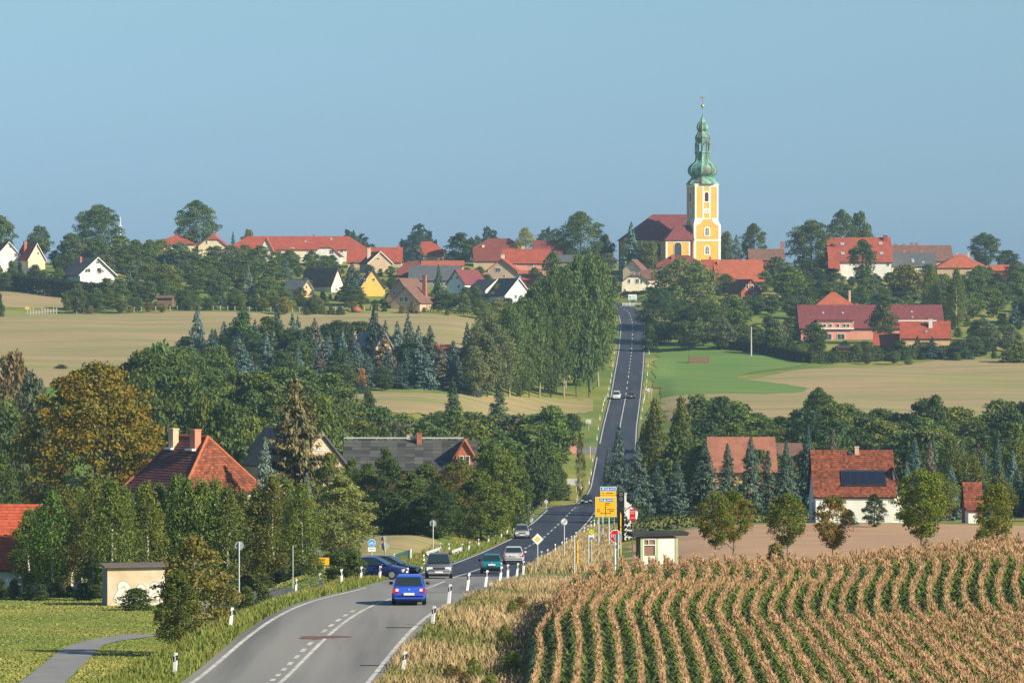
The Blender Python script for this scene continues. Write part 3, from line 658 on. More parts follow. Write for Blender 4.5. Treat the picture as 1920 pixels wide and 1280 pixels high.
for i in range(26):
    px=892+i*9.6; D=drop(px,747,500).y+rng.uniform(62,95)
    if abs(X(px,D)-road_x(D))>9: tree('round',px,D,rng.uniform(668,700),rng.uniform(52,74),DARK,'hazel_tree','shaded undergrowth tree behind the poplar trunks '+place([(950,'at the left end'),(1010,'left of the middle'),(1070,'right of the middle'),(3000,'next to the far road')],px),'tree','undergrowth of the poplar grove')  # added with dark leaves: the gloom behind the trunks is in their colour
# --- conifers on the field
cg = 'conifers in the wood below the left field'
cr = [(370,770,578),(398,752,618),(420,775,604),(442,760,612),(478,768,600),(500,745,628),(520,775,574),(548,770,590),(565,745,622),(590,772,598),(612,750,630),(640,765,612),(668,742,640),(702,772,572),(720,745,618),(745,760,604),(765,772,590),(785,748,612),(806,765,612),(828,742,646),(850,757,640),(876,762,606),(458,738,650),(536,736,655),(600,735,660),(690,735,664),(760,735,655),(800,733,660),(845,735,664),(885,740,650)]
for i,(px,D,t) in enumerate(cr):
    j = i % 5
    lab = ['blue spruce','dark spruce','brown tinged spruce'][0 if j in (0,2) else 1 if j in (1,3) else 2]
    lab += (' in the front of' if D<748 else ' at the back of' if D>767 else ' amid')+' the conifer wood '+place([(430,'at its left end'),(530,'left of the maple'),(620,'under the orange tarpaulin'),(700,'left of the grey roofed house'),(770,'around the grey roofed house'),(830,'below the tan double gabled house'),(3000,'next to the poplars')],px)
    if 655 < px < 745 and D > 745: D -= 14
    tree('conifer',px,D,t,rng.uniform(52,70),[BLUEG,BLUED,(.085,.075,.05)][0 if j in (0,2) else 1 if j in (1,3) else 2],'spruce_tree',lab,'tree',cg,jit=.2)
tree('oval',455,762,585,70,(.045,.085,.035),'maple_tree','rounded leafy tree rising among the conifers on the left')
tree('round',560,742,640,80,OAK,'maple_tree','dark leafy tree in the lower edge of the conifer wood')
tree('round',640,738,655,64,DARK,'maple_tree','very dark tree left of the grey house in the conifers')
tree('shrub',678,722,690,26,(.22,.12,.06),'bracken_bush','rust brown bush at the foot of the conifers','bush')
mixF=[('conifer',BLUEG,'spruce_tree','grey blue spruce','conifers in the wood below the left field',3),('conifer',BLUED,'spruce_tree','deep dark spruce','conifers in the wood below the left field',4),('round',DARK,'wood_tree','very dark leafy tree','conifers in the wood below the left field',2),('oval',OAK,'wood_tree','green leafy tree','conifers in the wood below the left field',2)]
MF=[(430,'at the left end of the conifer wood'),(520,'left of the maple in the conifers'),(620,'left in the conifer wood'),(690,'left of the grey house in the conifers'),(770,'in front of the grey house in the conifers'),(840,'below the tan double gabled house'),(3000,'against the poplar trunks')]
KEEP.append((668,742,620,646,730))
belt(31,356,905,25,[(782,14),(762,34),(744,58),(730,84),(720,104)],[(350,624),(400,604),(460,594),(540,584),(620,598),(700,590),(760,596),(830,628),(900,640)],mixF,(58,84),3,marks=MF)
belt(32,240,420,34,[(742,0),(722,18)],[(240,690),(290,660),(330,640),(380,640),(420,640)],[('round',OAK,'wood_tree','dark tree','trees left of the conifer wood',2),('round',LIND,'wood_tree','green tree','trees left of the conifer wood',2)],(64,90),3,marks=[(3000,'just left of the conifer wood')])
# --- valley wood, left and centre
mg = 'trees filling the valley in front of the conifers'
mixM = [('round',OAK,'valley_tree','dark green tree',mg,4),('round',LIND,'valley_tree','fresh green tree',mg,4),
        ('oval',(.062,.092,.03),'valley_tree','tall green tree',mg,3),('round',OLIVE,'valley_tree','olive green tree',mg,2),('round',GREYG,'valley_tree','grey green tree',mg,1)]
pm = [(200,700),(240,668),(300,650),(345,655),(375,700),(420,708),(470,694),(520,688),(580,690),(635,706),(660,748),(700,752),(735,770),(800,772),(860,770),(920,775),(980,785),(1010,765),(1050,752),(1075,768),(1105,800)]
belt(7,215,1105,40,[(600,4),(560,22),(520,50)],pm,mixM,(96,140),3,skip=lambda p,d: p>1085 and d>560, marks=MM)
mixM2=[(a,b,c_,'nearer '+l,g,w_) for a,b,c_,l,g,w_ in mixM]
belt(8,380,1080,44,[(482,98)],pm,mixM2,(90,125),3, marks=MM)
tree('spruce',850,640,708,64,DARK,'spruce_tree','dark spruce standing before the narrow stubble strip')
tree('spruce',935,640,718,74,DARK,'spruce_tree','broad spruce standing at the right of the narrow stubble strip')
tree('oval',690,625,733,50,OAK,'maple_tree','tree standing alone against the narrow stubble strip')
tree('conifer',1040,620,772,56,DARK,'spruce_tree','dark tree left of the farm turning',)
tree('round',1006,560,788,78,OAK,'hazel_tree','dark tree beside the small pink shed')
tree('round',1072,668,776,56,DARK,'hazel_tree','dark tree above the pink shed by the far climb')
tree('round',1016,500,824,66,OAK,'hazel_tree','green tree at the bend behind the red gable')
tree('sparse',1088,560,810,24,(.09,.09,.04),'young_tree','thin bare stemmed young tree by the farm turning')
tree('fine',590,470,806,120,LIGHT,'linden_tree','light green tree behind the cream gable')
tree('round',1000,470,850,74,DARK,'hazel_tree','dark tree right behind the red gable at the bend')
tree('round',1034,575,846,44,OAK,'hazel_tree','tree in front of the foot of the pink shed')
tree('oval',1030,545,866,60,DARK,'hazel_tree','dark tree above the short grey turning')
tree('shrub',1052,560,884,44,OAK,'roadside_shrub','bushes left of the grey board at the bend','shrub')
# left edge
lg = 'trees at the left edge of the valley'
for px,D,t,wd,c,l in ((25,560,668,120,(.115,.085,.05),'brownish grey tree at the left picture edge above the chestnut'),(60,520,705,110,GREYG,'grey green tree left of the brown chestnut'),(10,470,760,120,OAK,'dark tree at the left picture edge below the brownish one'),
    (40,425,800,110,(.06,.085,.045),'dull green tree between the left edge and the chestnut'),(5,390,850,110,OAK,'dark leafy tree over the low red roof'),(75,400,870,80,GREYG,'pale grey green tree at the left foot of the chestnut'),(110,372,890,100,OAK,'dark green tree under the chestnut crown'),(212,345,905,100,BIRCHG,'light tree between the chestnut and the birches'),
    (300,560,652,120,(.06,.10,.035),'tall full tree right of the chestnut top'),(345,530,690,100,OAK,'rounded tree right behind the chestnut'),(420,430,760,120,OAK,'dark tree behind the hipped roof'),(385,450,740,70,OLIVE,'narrow olive tree above the hipped roof')):
    tree('round' if D>400 else 'fine',px,D,t,wd,c,'valley_tree',l,'tree',lg)
ch = tree('big',180,372,684,320,CHEST,'chestnut_tree','huge chestnut turning brown beside the hipped red roof')
for c in ch.children:
    if c.name.startswith('crown'): c.data = crown_mesh('chestnut_crown','round',301,.03,lobes=270,per=125,leaf=.0125,lobe_r=(.05,.10),m=LEAFW,inner=.1)
# --- middle ground
tree('ragged',552,352,712,165,(.085,.075,.03),'larch_tree','tall brown tipped conifer in front of the cream gable')
tree('spruce',497,344,822,104,(.085,.12,.105),'blue_spruce','silvery blue spruce left of the tall brown tipped conifer')
tree('spruce',575,318,888,72,(.085,.12,.11),'blue_spruce','small silvery spruce under the tall brown tipped conifer')
tree('fine',640,300,892,150,WILLOW,'willow_tree','pale willow with light tips right of the birch row')
tree('fine',800,395,866,120,OAK,'maple_tree','dark rounded tree before the black barn roof')
tree('big',862,385,864,140,(.085,.088,.024),'maple_tree','olive green tree with yellow sprays before the barn')
tree('big',930,392,836,120,(.075,.10,.024),'maple_tree','leafy tree right of the brick dormer beside the road')
tree('fine',660,405,860,84,OAK,'maple_tree','dark tree covering the lower left corner of the black barn roof')
tree('fine',618,345,846,100,(.08,.10,.03),'maple_tree','leafy tree hiding the foot of the cream gable')
tree('fine',690,395,868,92,OAK,'maple_tree','dark tree below the middle of the black barn roof')
tree('fine',900,370,880,130,(.06,.085,.022),'maple_tree','low green tree nearest the road bend')
tree('fine',770,372,884,110,OAK,'maple_tree','dark green tree left of the olive maple')
tree('fine',735,392,858,92,DARK,'maple_tree','dark tree behind the pale willow')
tree('fine',722,415,838,74,OAK,'maple_tree','green tree beneath the left end of the barn roof')
tree('fine',820,358,905,110,DARK,'hazel_tree','dark low tree behind the little brown plot')  # this tree and the two bushes below carry shade in their dark leaf colour
tree('shrub',740,362,930,90,DARK,'hazel_bush','bush coloured dark as shade at the back of the little brown plot','bush')
tree('shrub',788,360,938,90,DARK,'hazel_bush','shaded bush beside the round sign at the plot','bush')
tree('fine',975,400,860,60,OAK,'maple_tree','slim tree at the road bend left of the posts')
# --- birches in front
bg_ = 'birches behind the meadow'
rb = random.Random(12)
for i in range(21):
    px = 54+i*25.4+rb.uniform(-9,9); D = 284+rb.uniform(-12,22); t = float(np.interp(px,[0,60,150,250,330,420,480,560,620],[945,940,905,910,898,893,890,905,930]))+rb.uniform(-22,26)
    tree('birch',px,D,t,rb.uniform(84,116),(BIRCHG[0]*rb.uniform(.8,1.1),BIRCHG[1]*rb.uniform(.85,1.1),BIRCHG[2]),'birch_tree',('tall ' if t<900 else 'medium ' if t<914 else 'short ')+'white trunked birch behind the meadow '+place([(70,'at the left picture edge'),(130,'before the bright red roof'),(190,'left of the painted hut'),(245,'over the painted hut roof'),(300,'right above the painted hut'),(360,'before the hipped roof'),(420,'behind the scraggy bush'),(480,'behind the tall round sign'),(540,'left of the thin grey pole'),(3000,'by the yellow sign')],px),'tree',bg_)
for i in range(13):
    px = 68+i*37+rb.uniform(-8,8); tree('fine',px,312+rb.uniform(-6,8),float(np.interp(px,[0,250,340,440,560],[960,950,975,960,950]))+rb.uniform(-12,12),rb.uniform(70,90),(.05,.075,.022),'hazel_tree','dark bushy tree filling gaps behind the birches '+place([(110,'by the bright red roof'),(210,'left of the painted hut'),(310,'above the painted hut'),(410,'under the hipped roof'),(500,'behind the tall round sign'),(3000,'near the yellow sign')],px),'tree','bushy trees behind the birches')
for i in range(12):
    px = 300+i*32; tree('shrub',px,278+rb.uniform(-5,5),1078+rb.uniform(-12,14),rb.uniform(40,56),(.04,.06,.02),'undergrowth_bush','low dark bush under the birches '+place([(360,'right of the painted hut'),(440,'behind the scraggy bush'),(520,'right of the tall round sign'),(590,'left of the yellow sign'),(3000,'beside the waiting cars')],px),'bush','bushes under the birches')
for i in range(8):
    px = 0+i*26; tree('shrub',px,279+rb.uniform(-5,5),1090+rb.uniform(-12,10),rb.uniform(30,46),(.035,.055,.02),'undergrowth_bush','low dark bush under the leftmost birches '+place([(60,'at the picture edge'),(120,'before the bright red roof'),(3000,'next to the painted hut')],px),'bush','bushes under the leftmost birches')
tree('shrub',664,216,1030,56,(.05,.07,.024),'roadside_bush','dark bush hiding the tail of the dark blue car','bush')
tree('shrub',636,222,1036,60,(.05,.07,.024),'roadside_bush','dark bush between yellow sign and waiting cars','bush')
tree('fine',588,262,1036,44,(.075,.10,.03),'birch_sapling','young birch half hiding the yellow sign')
T_([(404,236,1098,40),(434,234,1102,44),(464,231,1098,40),(494,229,1096,44)],'shrub','roadside_bush','low bush along the side road between scraggy bush and birches','bushes along the side road',(.05,.07,.024),'bush')
tree('sparse',362,192,1002,190,(.11,.10,.035),'elder_bush','scraggy half bare bush beside the painted hut','bush')
tree('fine',335,190,1064,100,(.065,.085,.022),'elder_bush','leafy low bush at the foot of the scraggy one','bush')
tree('shrub',255,252,1103,84,(.045,.065,.022),'bramble_bush','dark bramble patch along the painted hut wall','bush')
# --- right wood and spruces
wg = 'trees of the wood band right of the road'
mixW = [('round',OAK,'wood_tree','dark green tree',wg,4),('round',DARK,'wood_tree','very dark tree',wg,3),('oval',LIND,'wood_tree','fresh green tree',wg,2),('round',OLIVE,'wood_tree','olive green tree',wg,1.2)]
pw = [(1225,768),(1300,748),(1360,738),(1400,755),(1470,790),(1500,775),(1530,736),(1560,745),(1600,760),(1650,775),(1700,768),(1750,752),(1790,770),(1840,768),(1880,752),(1990,748)]
belt(9,1290,1990,42,[(640,2),(605,18),(560,48)],pw,mixW,(96,140),3, marks=MW)
mixW2=[(a,b,c_,'nearer '+l,g,w_) for a,b,c_,l,g,w_ in mixW]
belt(12,1250,1990,46,[(500,74)],pw,mixW2,(80,115),3, marks=MW)
tree('big',1535,628,730,84,OAK,'oak_tree','rounded oak topping the wood band left of the white house')
tree('oval',1755,620,742,62,OAK,'oak_tree','pointed dark tree topping the wood band')
tree('lombardy',1228,505,750,66,(.07,.085,.03),'lombardy_poplar','left of the two columnar poplars beside the far road')
tree('lombardy',1277,512,745,62,(.072,.088,.03),'lombardy_poplar','right of the two columnar poplars beside the far road')
tree('shrub',1212,520,795,50,(.06,.08,.028),'roadside_shrub','bushy shrub left of the columnar poplars','shrub')
sp = [(1160,462,796,70,'blue spruce nearest the road, leftmost of the front spruces'),(1195,438,830,84,'broad blue spruce behind the house shaped sign'),(1232,448,868,70,'short spruce between the broad blue spruce and the tall pair'),(1270,438,862,72,'spruce left of the bus shelter roof line'),
      (1322,438,824,84,'grey green spruce left of the orange barn roof'),(1364,440,832,74,'spruce before the left end of the orange barn roof'),(1408,440,818,76,'tall spruce before the middle of the orange barn roof'),(1440,440,846,66,'small spruce right of the barn roof middle'),(1474,440,830,74,'silvery spruce left of the white house'),(1515,452,800,70,'dark spruce touching the white house roof'),(1562,470,806,66,'rust tipped spruce rising behind the white house'),(1140,470,842,46,'small blue spruce at the road edge')]
for px,D,t,wd,l in sp: tree('spruce',px,D,t,wd,BLUED if 'dark' in l else (.085,.08,.055) if 'rust' in l else (.046,.072,.052),'blue_spruce',l,'tree','blue spruces along the harrowed field')
mixS = [('spruce',BLUEG,'blue_spruce','blue spruce','spruces right of the white house',3),('spruce',(.05,.08,.05),'spruce_tree','green spruce','spruces right of the white house',2),('spruce',(.11,.085,.055),'spruce_tree','rusty spruce','spruces right of the white house',1),('birch',OLIVE,'birch_tree','soft olive birch','spruces right of the white house',1.4)]
belt(10,1700,1990,28,[(470,10),(440,30),(418,70)],[(1690,800),(1780,806),(1850,812),(1990,815)],mixS,(84,110),3, marks=MS)
tree('birch',1785,430,812,84,(.08,.10,.035),'birch_tree','feathery light birch right of the white house')
rw = [(1342,214,924,92,'rowan with red berries, leftmost in the row behind the maize'),(1376,226,920,92,'rowan with reddening leaves, second in the row behind the maize'),(1476,216,926,92,'rowan with pale leaves, third in the row behind the maize'),(1562,208,930,84,'thin rowan full of red berries before the white house'),(1728,206,882,128,'largest green rowan right of the white house'),(1868,205,908,90,'rightmost rowan beside the small brick tower')]
for i,(px,D,t,wd,l) in enumerate(rw):
    o = tree('rowan',px,D,t,wd,[(.062,.088,.02),(.060,.085,.02),(.060,.088,.022),(.085,.078,.022),(.070,.105,.022),(.070,.095,.022)][i],'rowan_tree',l,'tree','rowans along the back of the maize')
    b = MB(); rr = random.Random(i)
    x, y, z = o.location; h = Z(t,D)-z; wr = wd/F*D*.5
    for k in range(70 if i in (0,1,3) else 26):
        a = rr.uniform(0,6.28); e = rr.uniform(-.7,.9); q = wr*rr.uniform(.6,.95)
        c = Vector((math.cos(a)*math.cos(e)*q, math.sin(a)*math.cos(e)*q, h*.72+math.sin(e)*h*.24))
        s = rr.uniform(.03,.06)
        b.lathe([(0.001,c.z-s),(s,c.z),(0.001,c.z+s)],5,(c.x,c.y))
    bo = b.build('berries', mat('rowan_berries',(.45,.06,.02)), o); bo['kind'] = 'stuff'
tree('shrub',1455,212,1020,60,BROWNG,'field_bush','low brown bush at the field edge under the third rowan','bush')
tree('shrub',1845,200,996,70,OLIVE,'field_bush','low spreading bush at the field edge beside the last rowan','bush')
tree('fine',1640,372,924,52,(.035,.055,.028),'garden_tree','dark young tree against the white house wall')
tree('shrub',1590,378,955,40,DARK,'garden_shrub','dark shrub at the left foot of the white wall','shrub')
# hedges
def hedge(name, label, pts, hgt, wid, col, seed=0, leaf=.28, dens=9):
    P = np.array(pts,float); rng = np.random.default_rng(seed); seg = np.hypot(*np.diff(P,axis=0).T); tot = seg.sum(); cum = np.r_[0,np.cumsum(seg)]
    n = int(tot*(2*hgt+wid)*dens); s = rng.random(n)*tot
    x = np.interp(s,cum,P[:,0]); y = np.interp(s,cum,P[:,1]); d0 = np.gradient(P,axis=0); tx = np.interp(s,cum,d0[:,0]); ty = np.interp(s,cum,d0[:,1]); q = np.hypot(tx,ty); nx, ny = -ty/q, tx/q
    t = rng.random(n)*(2*hgt+wid); side = np.where(t<hgt,-wid/2,np.where(t<2*hgt,wid/2,t-2*hgt-wid/2)); up = np.where(t<hgt,t,np.where(t<2*hgt,t-hgt,hgt))
    side += rng.normal(0,.12,n); up += rng.normal(0,.10,n)
    p = np.stack([x+nx*side, y+ny*side, zt(x+nx*side,y+ny*side)+np.maximum(up,0)],1)
    nr = np.stack([nx*np.sign(side)*(t<2*hgt),ny*np.sign(side)*(t<2*hgt),(t>=2*hgt)*1.0],1)+unit(rng,n)*.8
    o = empty(name,(P[0,0],P[0,1],gz(*P[0])),0,label,'hedge'); p -= np.array(o.location)
    c = link('foliage', leaf_faces('foliage',p,nr,leaf*rng.uniform(.6,1.3,n),rng.normal(.5,.15,n),LEAF), o); c.color = (*col,1)
    return o
def hp(px, D): return (X(px,D), D)
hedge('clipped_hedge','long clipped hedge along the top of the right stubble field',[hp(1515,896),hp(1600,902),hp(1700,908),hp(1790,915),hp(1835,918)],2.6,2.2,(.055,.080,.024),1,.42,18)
hedge('clipped_hedge','shaded clipped hedge above the green crop strip',[hp(1352,935),hp(1430,922),hp(1514,894)],2.6,2.2,(.032,.052,.022),2,.42,18)  # same hedge, its shade put into a darker leaf colour
hedge('garden_hedge','dark garden hedge behind the harrowed field',[hp(1205,400),hp(1300,396),hp(1420,394),hp(1525,392)],1.6,1.2,(.035,.055,.024),3,.2,14)
hedge('garden_hedge','dark hedge along the lane left of the white gabled house',[hp(18,1075),hp(80,1062),hp(130,1050),hp(190,1042)],4.6,4.0,(.034,.055,.028),4,.5,8)
hedge('garden_hedge','low green hedge between the village gardens and the left field',[hp(800,1008),hp(850,1010),hp(915,1012)],1.8,1.5,(.04,.075,.025),5,.3,6)
# far wood on the horizon: one mass of little spires
rng = np.random.default_rng(5); P=[];Q=[];V=[]
for k in range(420):
    px = rng.uniform(640,1080); D = rng.uniform(1700,1900); h = rng.uniform(14,22)*(.75+.35*math.sin(px*.05)); x = X(px,D); z = gz(x,D); n = 40; t = rng.random(n); a = rng.random(n)*6.28; r = (1-t)*3.2+.3
    P.append(np.stack([x+np.cos(a)*r,D+np.sin(a)*r,z+6+t*h],1)); Q.append(unit(rng,n)); V.append(rng.normal(.45,.15,n))
o = link('far_wood', leaf_faces('far_wood',np.vstack(P),np.vstack(Q),np.full(420*40,2.0),np.concatenate(V),LEAF)); o.color = (.04,.065,.035,1)
tag(o,'distant wood along the horizon behind the village','wood',kind='stuff')
# ------------------------------------------------------------------ buildings
def solid(polys, t, name, m, parent, down=True):
    """roof skin: outward polygons given a thickness"""
    bm = bmesh.new(); vm = {}
    def gv(p):
        k = tuple(round(a,4) for a in p)
        if k not in vm: vm[k] = bm.verts.new(p)
        return vm[k]
    for p in polys:
        try: bm.faces.new([gv(q) for q in p])
        except ValueError: pass
    bmesh.ops.recalc_face_normals(bm, faces=bm.faces)
    if sum(f.normal.z for f in bm.faces) < 0: bmesh.ops.reverse_faces(bm, faces=bm.faces)
    bmesh.ops.solidify(bm, geom=list(bm.faces), thickness=t)
    me = bpy.data.meshes.new(name); bm.to_mesh(me); bm.free(); me.materials.append(m)
    return link(name, me, parent)

def tiles_on(p00, p10, p01, p11, course, tw, m, parent, seed=0, lift=.045, name='roof_tiles'):
    """overlapping courses of tiles on a roof slope: p00 p10 along the eave, p01 p11 along the ridge"""
    rng = random.Random(seed); a,b,c,d = (Vector(q) for q in (p00,p10,p01,p11))
    n = ((b-a).cross(c-a)).normalized()
    if n.z < 0: n = -n
    rows = max(1,int((c-a).length/course)); vs=[]; fs=[]; v=[]
    for r in range(rows):
        t0 = r/rows; t1 = min(1,(r+1.12)/rows); l0=a.lerp(c,t0); r0=b.lerp(d,t0); l1=a.lerp(c,t1); r1=b.lerp(d,t1)
        k = max(1,int((r0-l0).length/tw)); tone = rng.uniform(-.12,.12)
        for i in range(k):
            s0=i/k; s1=(i+1)/k; h=lift+rng.uniform(-.012,.02)
            q=[l0.lerp(r0,s0)+n*h, l0.lerp(r0,s1)+n*h, l1.lerp(r1,s1)+n*.012, l1.lerp(r1,s0)+n*.012, l0.lerp(r0,s0)-n*.01, l0.lerp(r0,s1)-n*.01]
            m0=len(vs); vs+=q; fs+=[(m0,m0+1,m0+2,m0+3),(m0+4,m0+5,m0+1,m0)]; x=rng.gauss(.45,.24)+tone; v+=[x,x-.2]
    me=bpy.data.meshes.new(name); me.from_pydata([tuple(q) for q in vs],[],fs); me.materials.append(m)
    at=me.attributes.new('v','FLOAT','FACE'); at.data.foreach_set('value',np.clip(v,0,1).astype(np.float32))
    o=link(name,me,parent); o['kind']='stuff'; return o

def house(name, label, front, px0, px1, ridge, eave, base, D, depth, wall, roof, yaw=0, half=1.0, inset=None, over=.45, wins=(), chims=(), cat='house', wins_b=(),
          frame=None, group=None, trim=False, sides=(), tiles=None, sky=()):
    """front: 'gable' (gable faces the road) or 'side' (a roof slope faces the road). Rows and columns as seen in the photo."""
    ppm = F/D; W = (px1-px0)/ppm; pc = (px0+px1)/2; x = X(pc,D); zb = Z(base,D); he = Z(eave,D)-zb; hr = Z(ridge,D)-zb
    W = W/max(.3,math.cos(R(yaw))) if abs(yaw) < 1 else W
    dy = depth/2*math.cos(R(yaw)); o = empty(name,(x+math.sin(R(yaw))*-0+(-math.sin(R(yaw)))*depth/2, D+dy, zb), R(yaw), label, cat, group)
    foot = -max(2.5, .12*depth+2)
    if front == 'gable': A, B = depth, W; T = lambda a,b,z: (b, a, z)      # a along the ridge (away), b across
    else: A, B = W, depth; T = lambda a,b,z: (a, b, z)
    ins = inset if inset is not None else (B/2*(1-half)); zh = he + half*(hr-he); bh = B/2*(1-half) ; a0, a1 = -A/2, A/2
    # walls: gable ends follow the roof
    vs=[]; fs=[]
    for a in (a0, a1):
        vs += [T(a,-B/2,foot),T(a,B/2,foot),T(a,B/2,he-.05),T(a,bh,zh-.08),T(a,-bh,zh-.08),T(a,-B/2,he-.05)]
    fs = [(0,1,2,3,4,5),(11,10,9,8,7,6),(0,5,11,6),(1,7,8,2)]
    b = MB(); b.add(vs,fs); me = b.mesh('wall', wall)
    bm = bmesh.new(); bm.from_mesh(me); bmesh.ops.remove_doubles(bm,verts=bm.verts,dist=.001); bmesh.ops.recalc_face_normals(bm,faces=bm.faces); bm.to_mesh(me); bm.free()
    link('wall', me, o)
    # roof planes with overhang
    sl = (hr-he)/(B/2); eo = over; ze = he-sl*eo; ao = over if half > .98 else over*.8
    bb = B/2+eo; bo = bh if half > .02 else bb
    zhh = zh if half > .02 else ze
    P=[]
    for s in (-1,1):
        pl=[T(a0-ao,s*bb,ze),T(a1+ao,s*bb,ze)]
        if half < .98:
            if half > .02: pl+=[T(a1+ao,s*bo,zhh)]
            pl+=[T(a1-ins,0,hr),T(a0+ins,0,hr)]
            if half > .02: pl+=[T(a0-ao,s*bo,zhh)]
        else: pl+=[T(a1+ao,0,hr),T(a0-ao,0,hr)]
        P.append(pl)
    if half < .98:
        for a,q in ((a0-ao,a0+ins),(a1+ao,a1-ins)): P.append([T(a,-bo,zhh),T(a,bo,zhh),T(q,0,hr)])
    rf = solid(P,.22,'roof',roof,o)
    # chimneys: (px, top row, width px, along, across)
    for c in chims:
        cx=(c[0]-pc)/ppm; w=c[2]/ppm/2; zt_=Z(c[1],D)-zb; y=c[3]*depth/2; m=c[4] if len(c)>4 else CHIM
        q=MB(); q.box(cx-w,cx+w,y-w*.8,y+w*.8,he,zt_); q.box(cx-w*1.15,cx+w*1.15,y-w*.95,y+w*.95,zt_+.002,zt_+.14); q.build('chimney',m,rf)
    fr = frame or TRIM; y0=-depth/2
    for wq in wins:                                         # (px, row, width px, height px)
        wx=(wq[0]-pc)/ppm; wz=Z(wq[1],D)-zb; ww=wq[2]/ppm/2; wh=wq[3]/ppm/2; add_window(o,wx,wz,ww,wh,y0,fr, wq[4] if len(wq)>4 else 2)
    for (side,u,z,ww,wh) in sides:                          # windows on the flank: u from front to back
        sg=-1 if side=='L' else 1; xx=sg*W/2
        q=MB(); q.box(*(sorted((xx,xx+sg*.08))), -depth/2+u*depth-ww, -depth/2+u*depth+ww, z-wh, z+wh); fo=q.build('window',fr,o)
        q=MB(); q.box(*(sorted((xx+sg*.082,xx+sg*.10))), -depth/2+u*depth-ww*.8, -depth/2+u*depth+ww*.8, z-wh*.8, z+wh*.8); q.build('pane',GLASS,fo)
    if front == 'side':
        for (px,row,wpx,hpx) in sky:                        # roof windows in the slope that faces the road
            wx=(px-pc)/ppm; zc=Z(row,D)-zb; t=(hr-zc)/(hr-he) ; yy=-t*B/2; ny,nz=-sl/math.hypot(1,sl),1/math.hypot(1,sl); ww=wpx/ppm/2; hh=hpx/ppm/2/ max(.3,sl/math.hypot(1,sl))
            ty,tz=1/math.hypot(1,sl),sl/math.hypot(1,sl)
            def pt(u,vv,k): return (wx+u*ww, yy+vv*hh*ty+ny*k, zc+vv*hh*tz+nz*k)
            q=MB(); q.add([pt(-1,-1,.03),pt(1,-1,.03),pt(1,1,.03),pt(-1,1,.03),pt(-1,-1,.16),pt(1,-1,.16),pt(1,1,.16),pt(-1,1,.16)],[(4,5,6,7),(0,1,5,4),(1,2,6,5),(2,3,7,6),(3,0,4,7)]); fo=q.build('roof_window',GREYBACK,rf)
            fo['kind']='thing'
    if trim and front=='gable':                             # pale verge boards
        q=MB(); 
        for s in (-1,1):
            z0_,z1_=(ze,hr) if half>.98 else (ze,zhh); b0_,b1_=(bb,0) if half>.98 else (bb,bo)
            q.add([(s*b0_,y0-ao-.03,z0_-.28),(s*b1_,y0-ao-.03,z1_-.28),(s*b1_,y0-ao-.03,z1_+.02),(s*b0_,y0-ao-.03,z0_+.02),(s*b0_,y0-ao+.03,z0_-.28),(s*b1_,y0-ao+.03,z1_-.28),(s*b1_,y0-ao+.03,z1_+.02),(s*b0_,y0-ao+.03,z0_+.02)],[(0,1,2,3),(7,6,5,4),(0,4,5,1),(3,2,6,7),(0,3,7,4),(1,5,6,2)])
        q.build('verge_board',trim if trim is not True else TRIM,rf)
    if tiles:
        tm,course,tw=tiles
        if front=='side':
            if half>.98: tiles_on(T(a0-ao,-bb,ze),T(a1+ao,-bb,ze),T(a0-ao,0,hr),T(a1+ao,0,hr),course,tw,tm,rf,3)
            else: tiles_on(T(a0-ao,-bb,ze),T(a1+ao,-bb,ze),T(a0+ins,0,hr),T(a1-ins,0,hr),course,tw,tm,rf,3)
    o['_he']=he; o['_hr']=hr; o['_ppm']=ppm; o['_pc']=pc
    return o

def add_window(o, wx, wz, ww, wh, y0, fr=None, n=2, t=.10, name='window', arch=False, glass=None):
    fr = fr or TRIM; q=MB()
    if arch: q.prism([(wx-ww,wz-wh),(wx+ww,wz-wh)]+[(wx+ww*math.cos(a),wz+wh-ww+ww*math.sin(a)) for a in np.linspace(0,math.pi,9)],y0-t,y0+.02)
    else: q.box(wx-ww,wx+ww,y0-t,y0+.02,wz-wh,wz+wh)
    fo=q.build(name,fr,o); g=MB(); b=min(.12,ww*.24)
    if arch: g.prism([(wx-ww+b,wz-wh+b),(wx+ww-b,wz-wh+b)]+[(wx+(ww-b)*math.cos(a),wz+wh-ww+(ww-b)*math.sin(a)) for a in np.linspace(0,math.pi,9)],y0-t-.02,y0-t+.002)
    else:
        step=(2*ww-2*b-(n-1)*b*.7)/n
        for i in range(n): xl=wx-ww+b+i*(step+b*.7); g.box(xl,xl+step,y0-t-.02,y0-t+.002,wz-wh+b,wz+wh-b)
    g.build('pane',glass or GLASS,fo)
    return fo

# --- village, left
house('white_house','white gabled house at the far left edge of the skyline','gable',-8,42,453,481,500,1100,11,WHITE,R_DARK,yaw=18,wins=[(20,462,4,5,1),(30,478,6,8)],trim=True)
house('cream_house','small red roofed house with cream gable beside the far left white one','gable',52,86,456,484,500,1096,10,CREAM,R_RED,yaw=32,wins=[(72,475,5,6)],chims=[(60,452,5,0.1)],trim=True)
house('white_gabled_house','white house with dark roof and broad gable above the stubble rise','gable',148,217,482,512,535,1082,15,WHITE,R_SLATE,yaw=30,over=.8,wins=[(163,507,12,8,2),(186,506,10,9,1),(183,492,8,5,2)],chims=[(172,481,4,.2)],trim=True)
house('red_roof_house','low red hipped roof rising from trees under the domed oak','side',288,366,438,456,470,1205,12,CREAM,R_RED,half=0.0,inset=8)
house('cream_gable_house','cream house with curved gable and red roof on the skyline','gable',372,424,439,460,476,1185,18,CREAM,R_RED,half=.55,inset=4,wins=[(388,454,3,6,1)],chims=[(398,434,6,.2)])
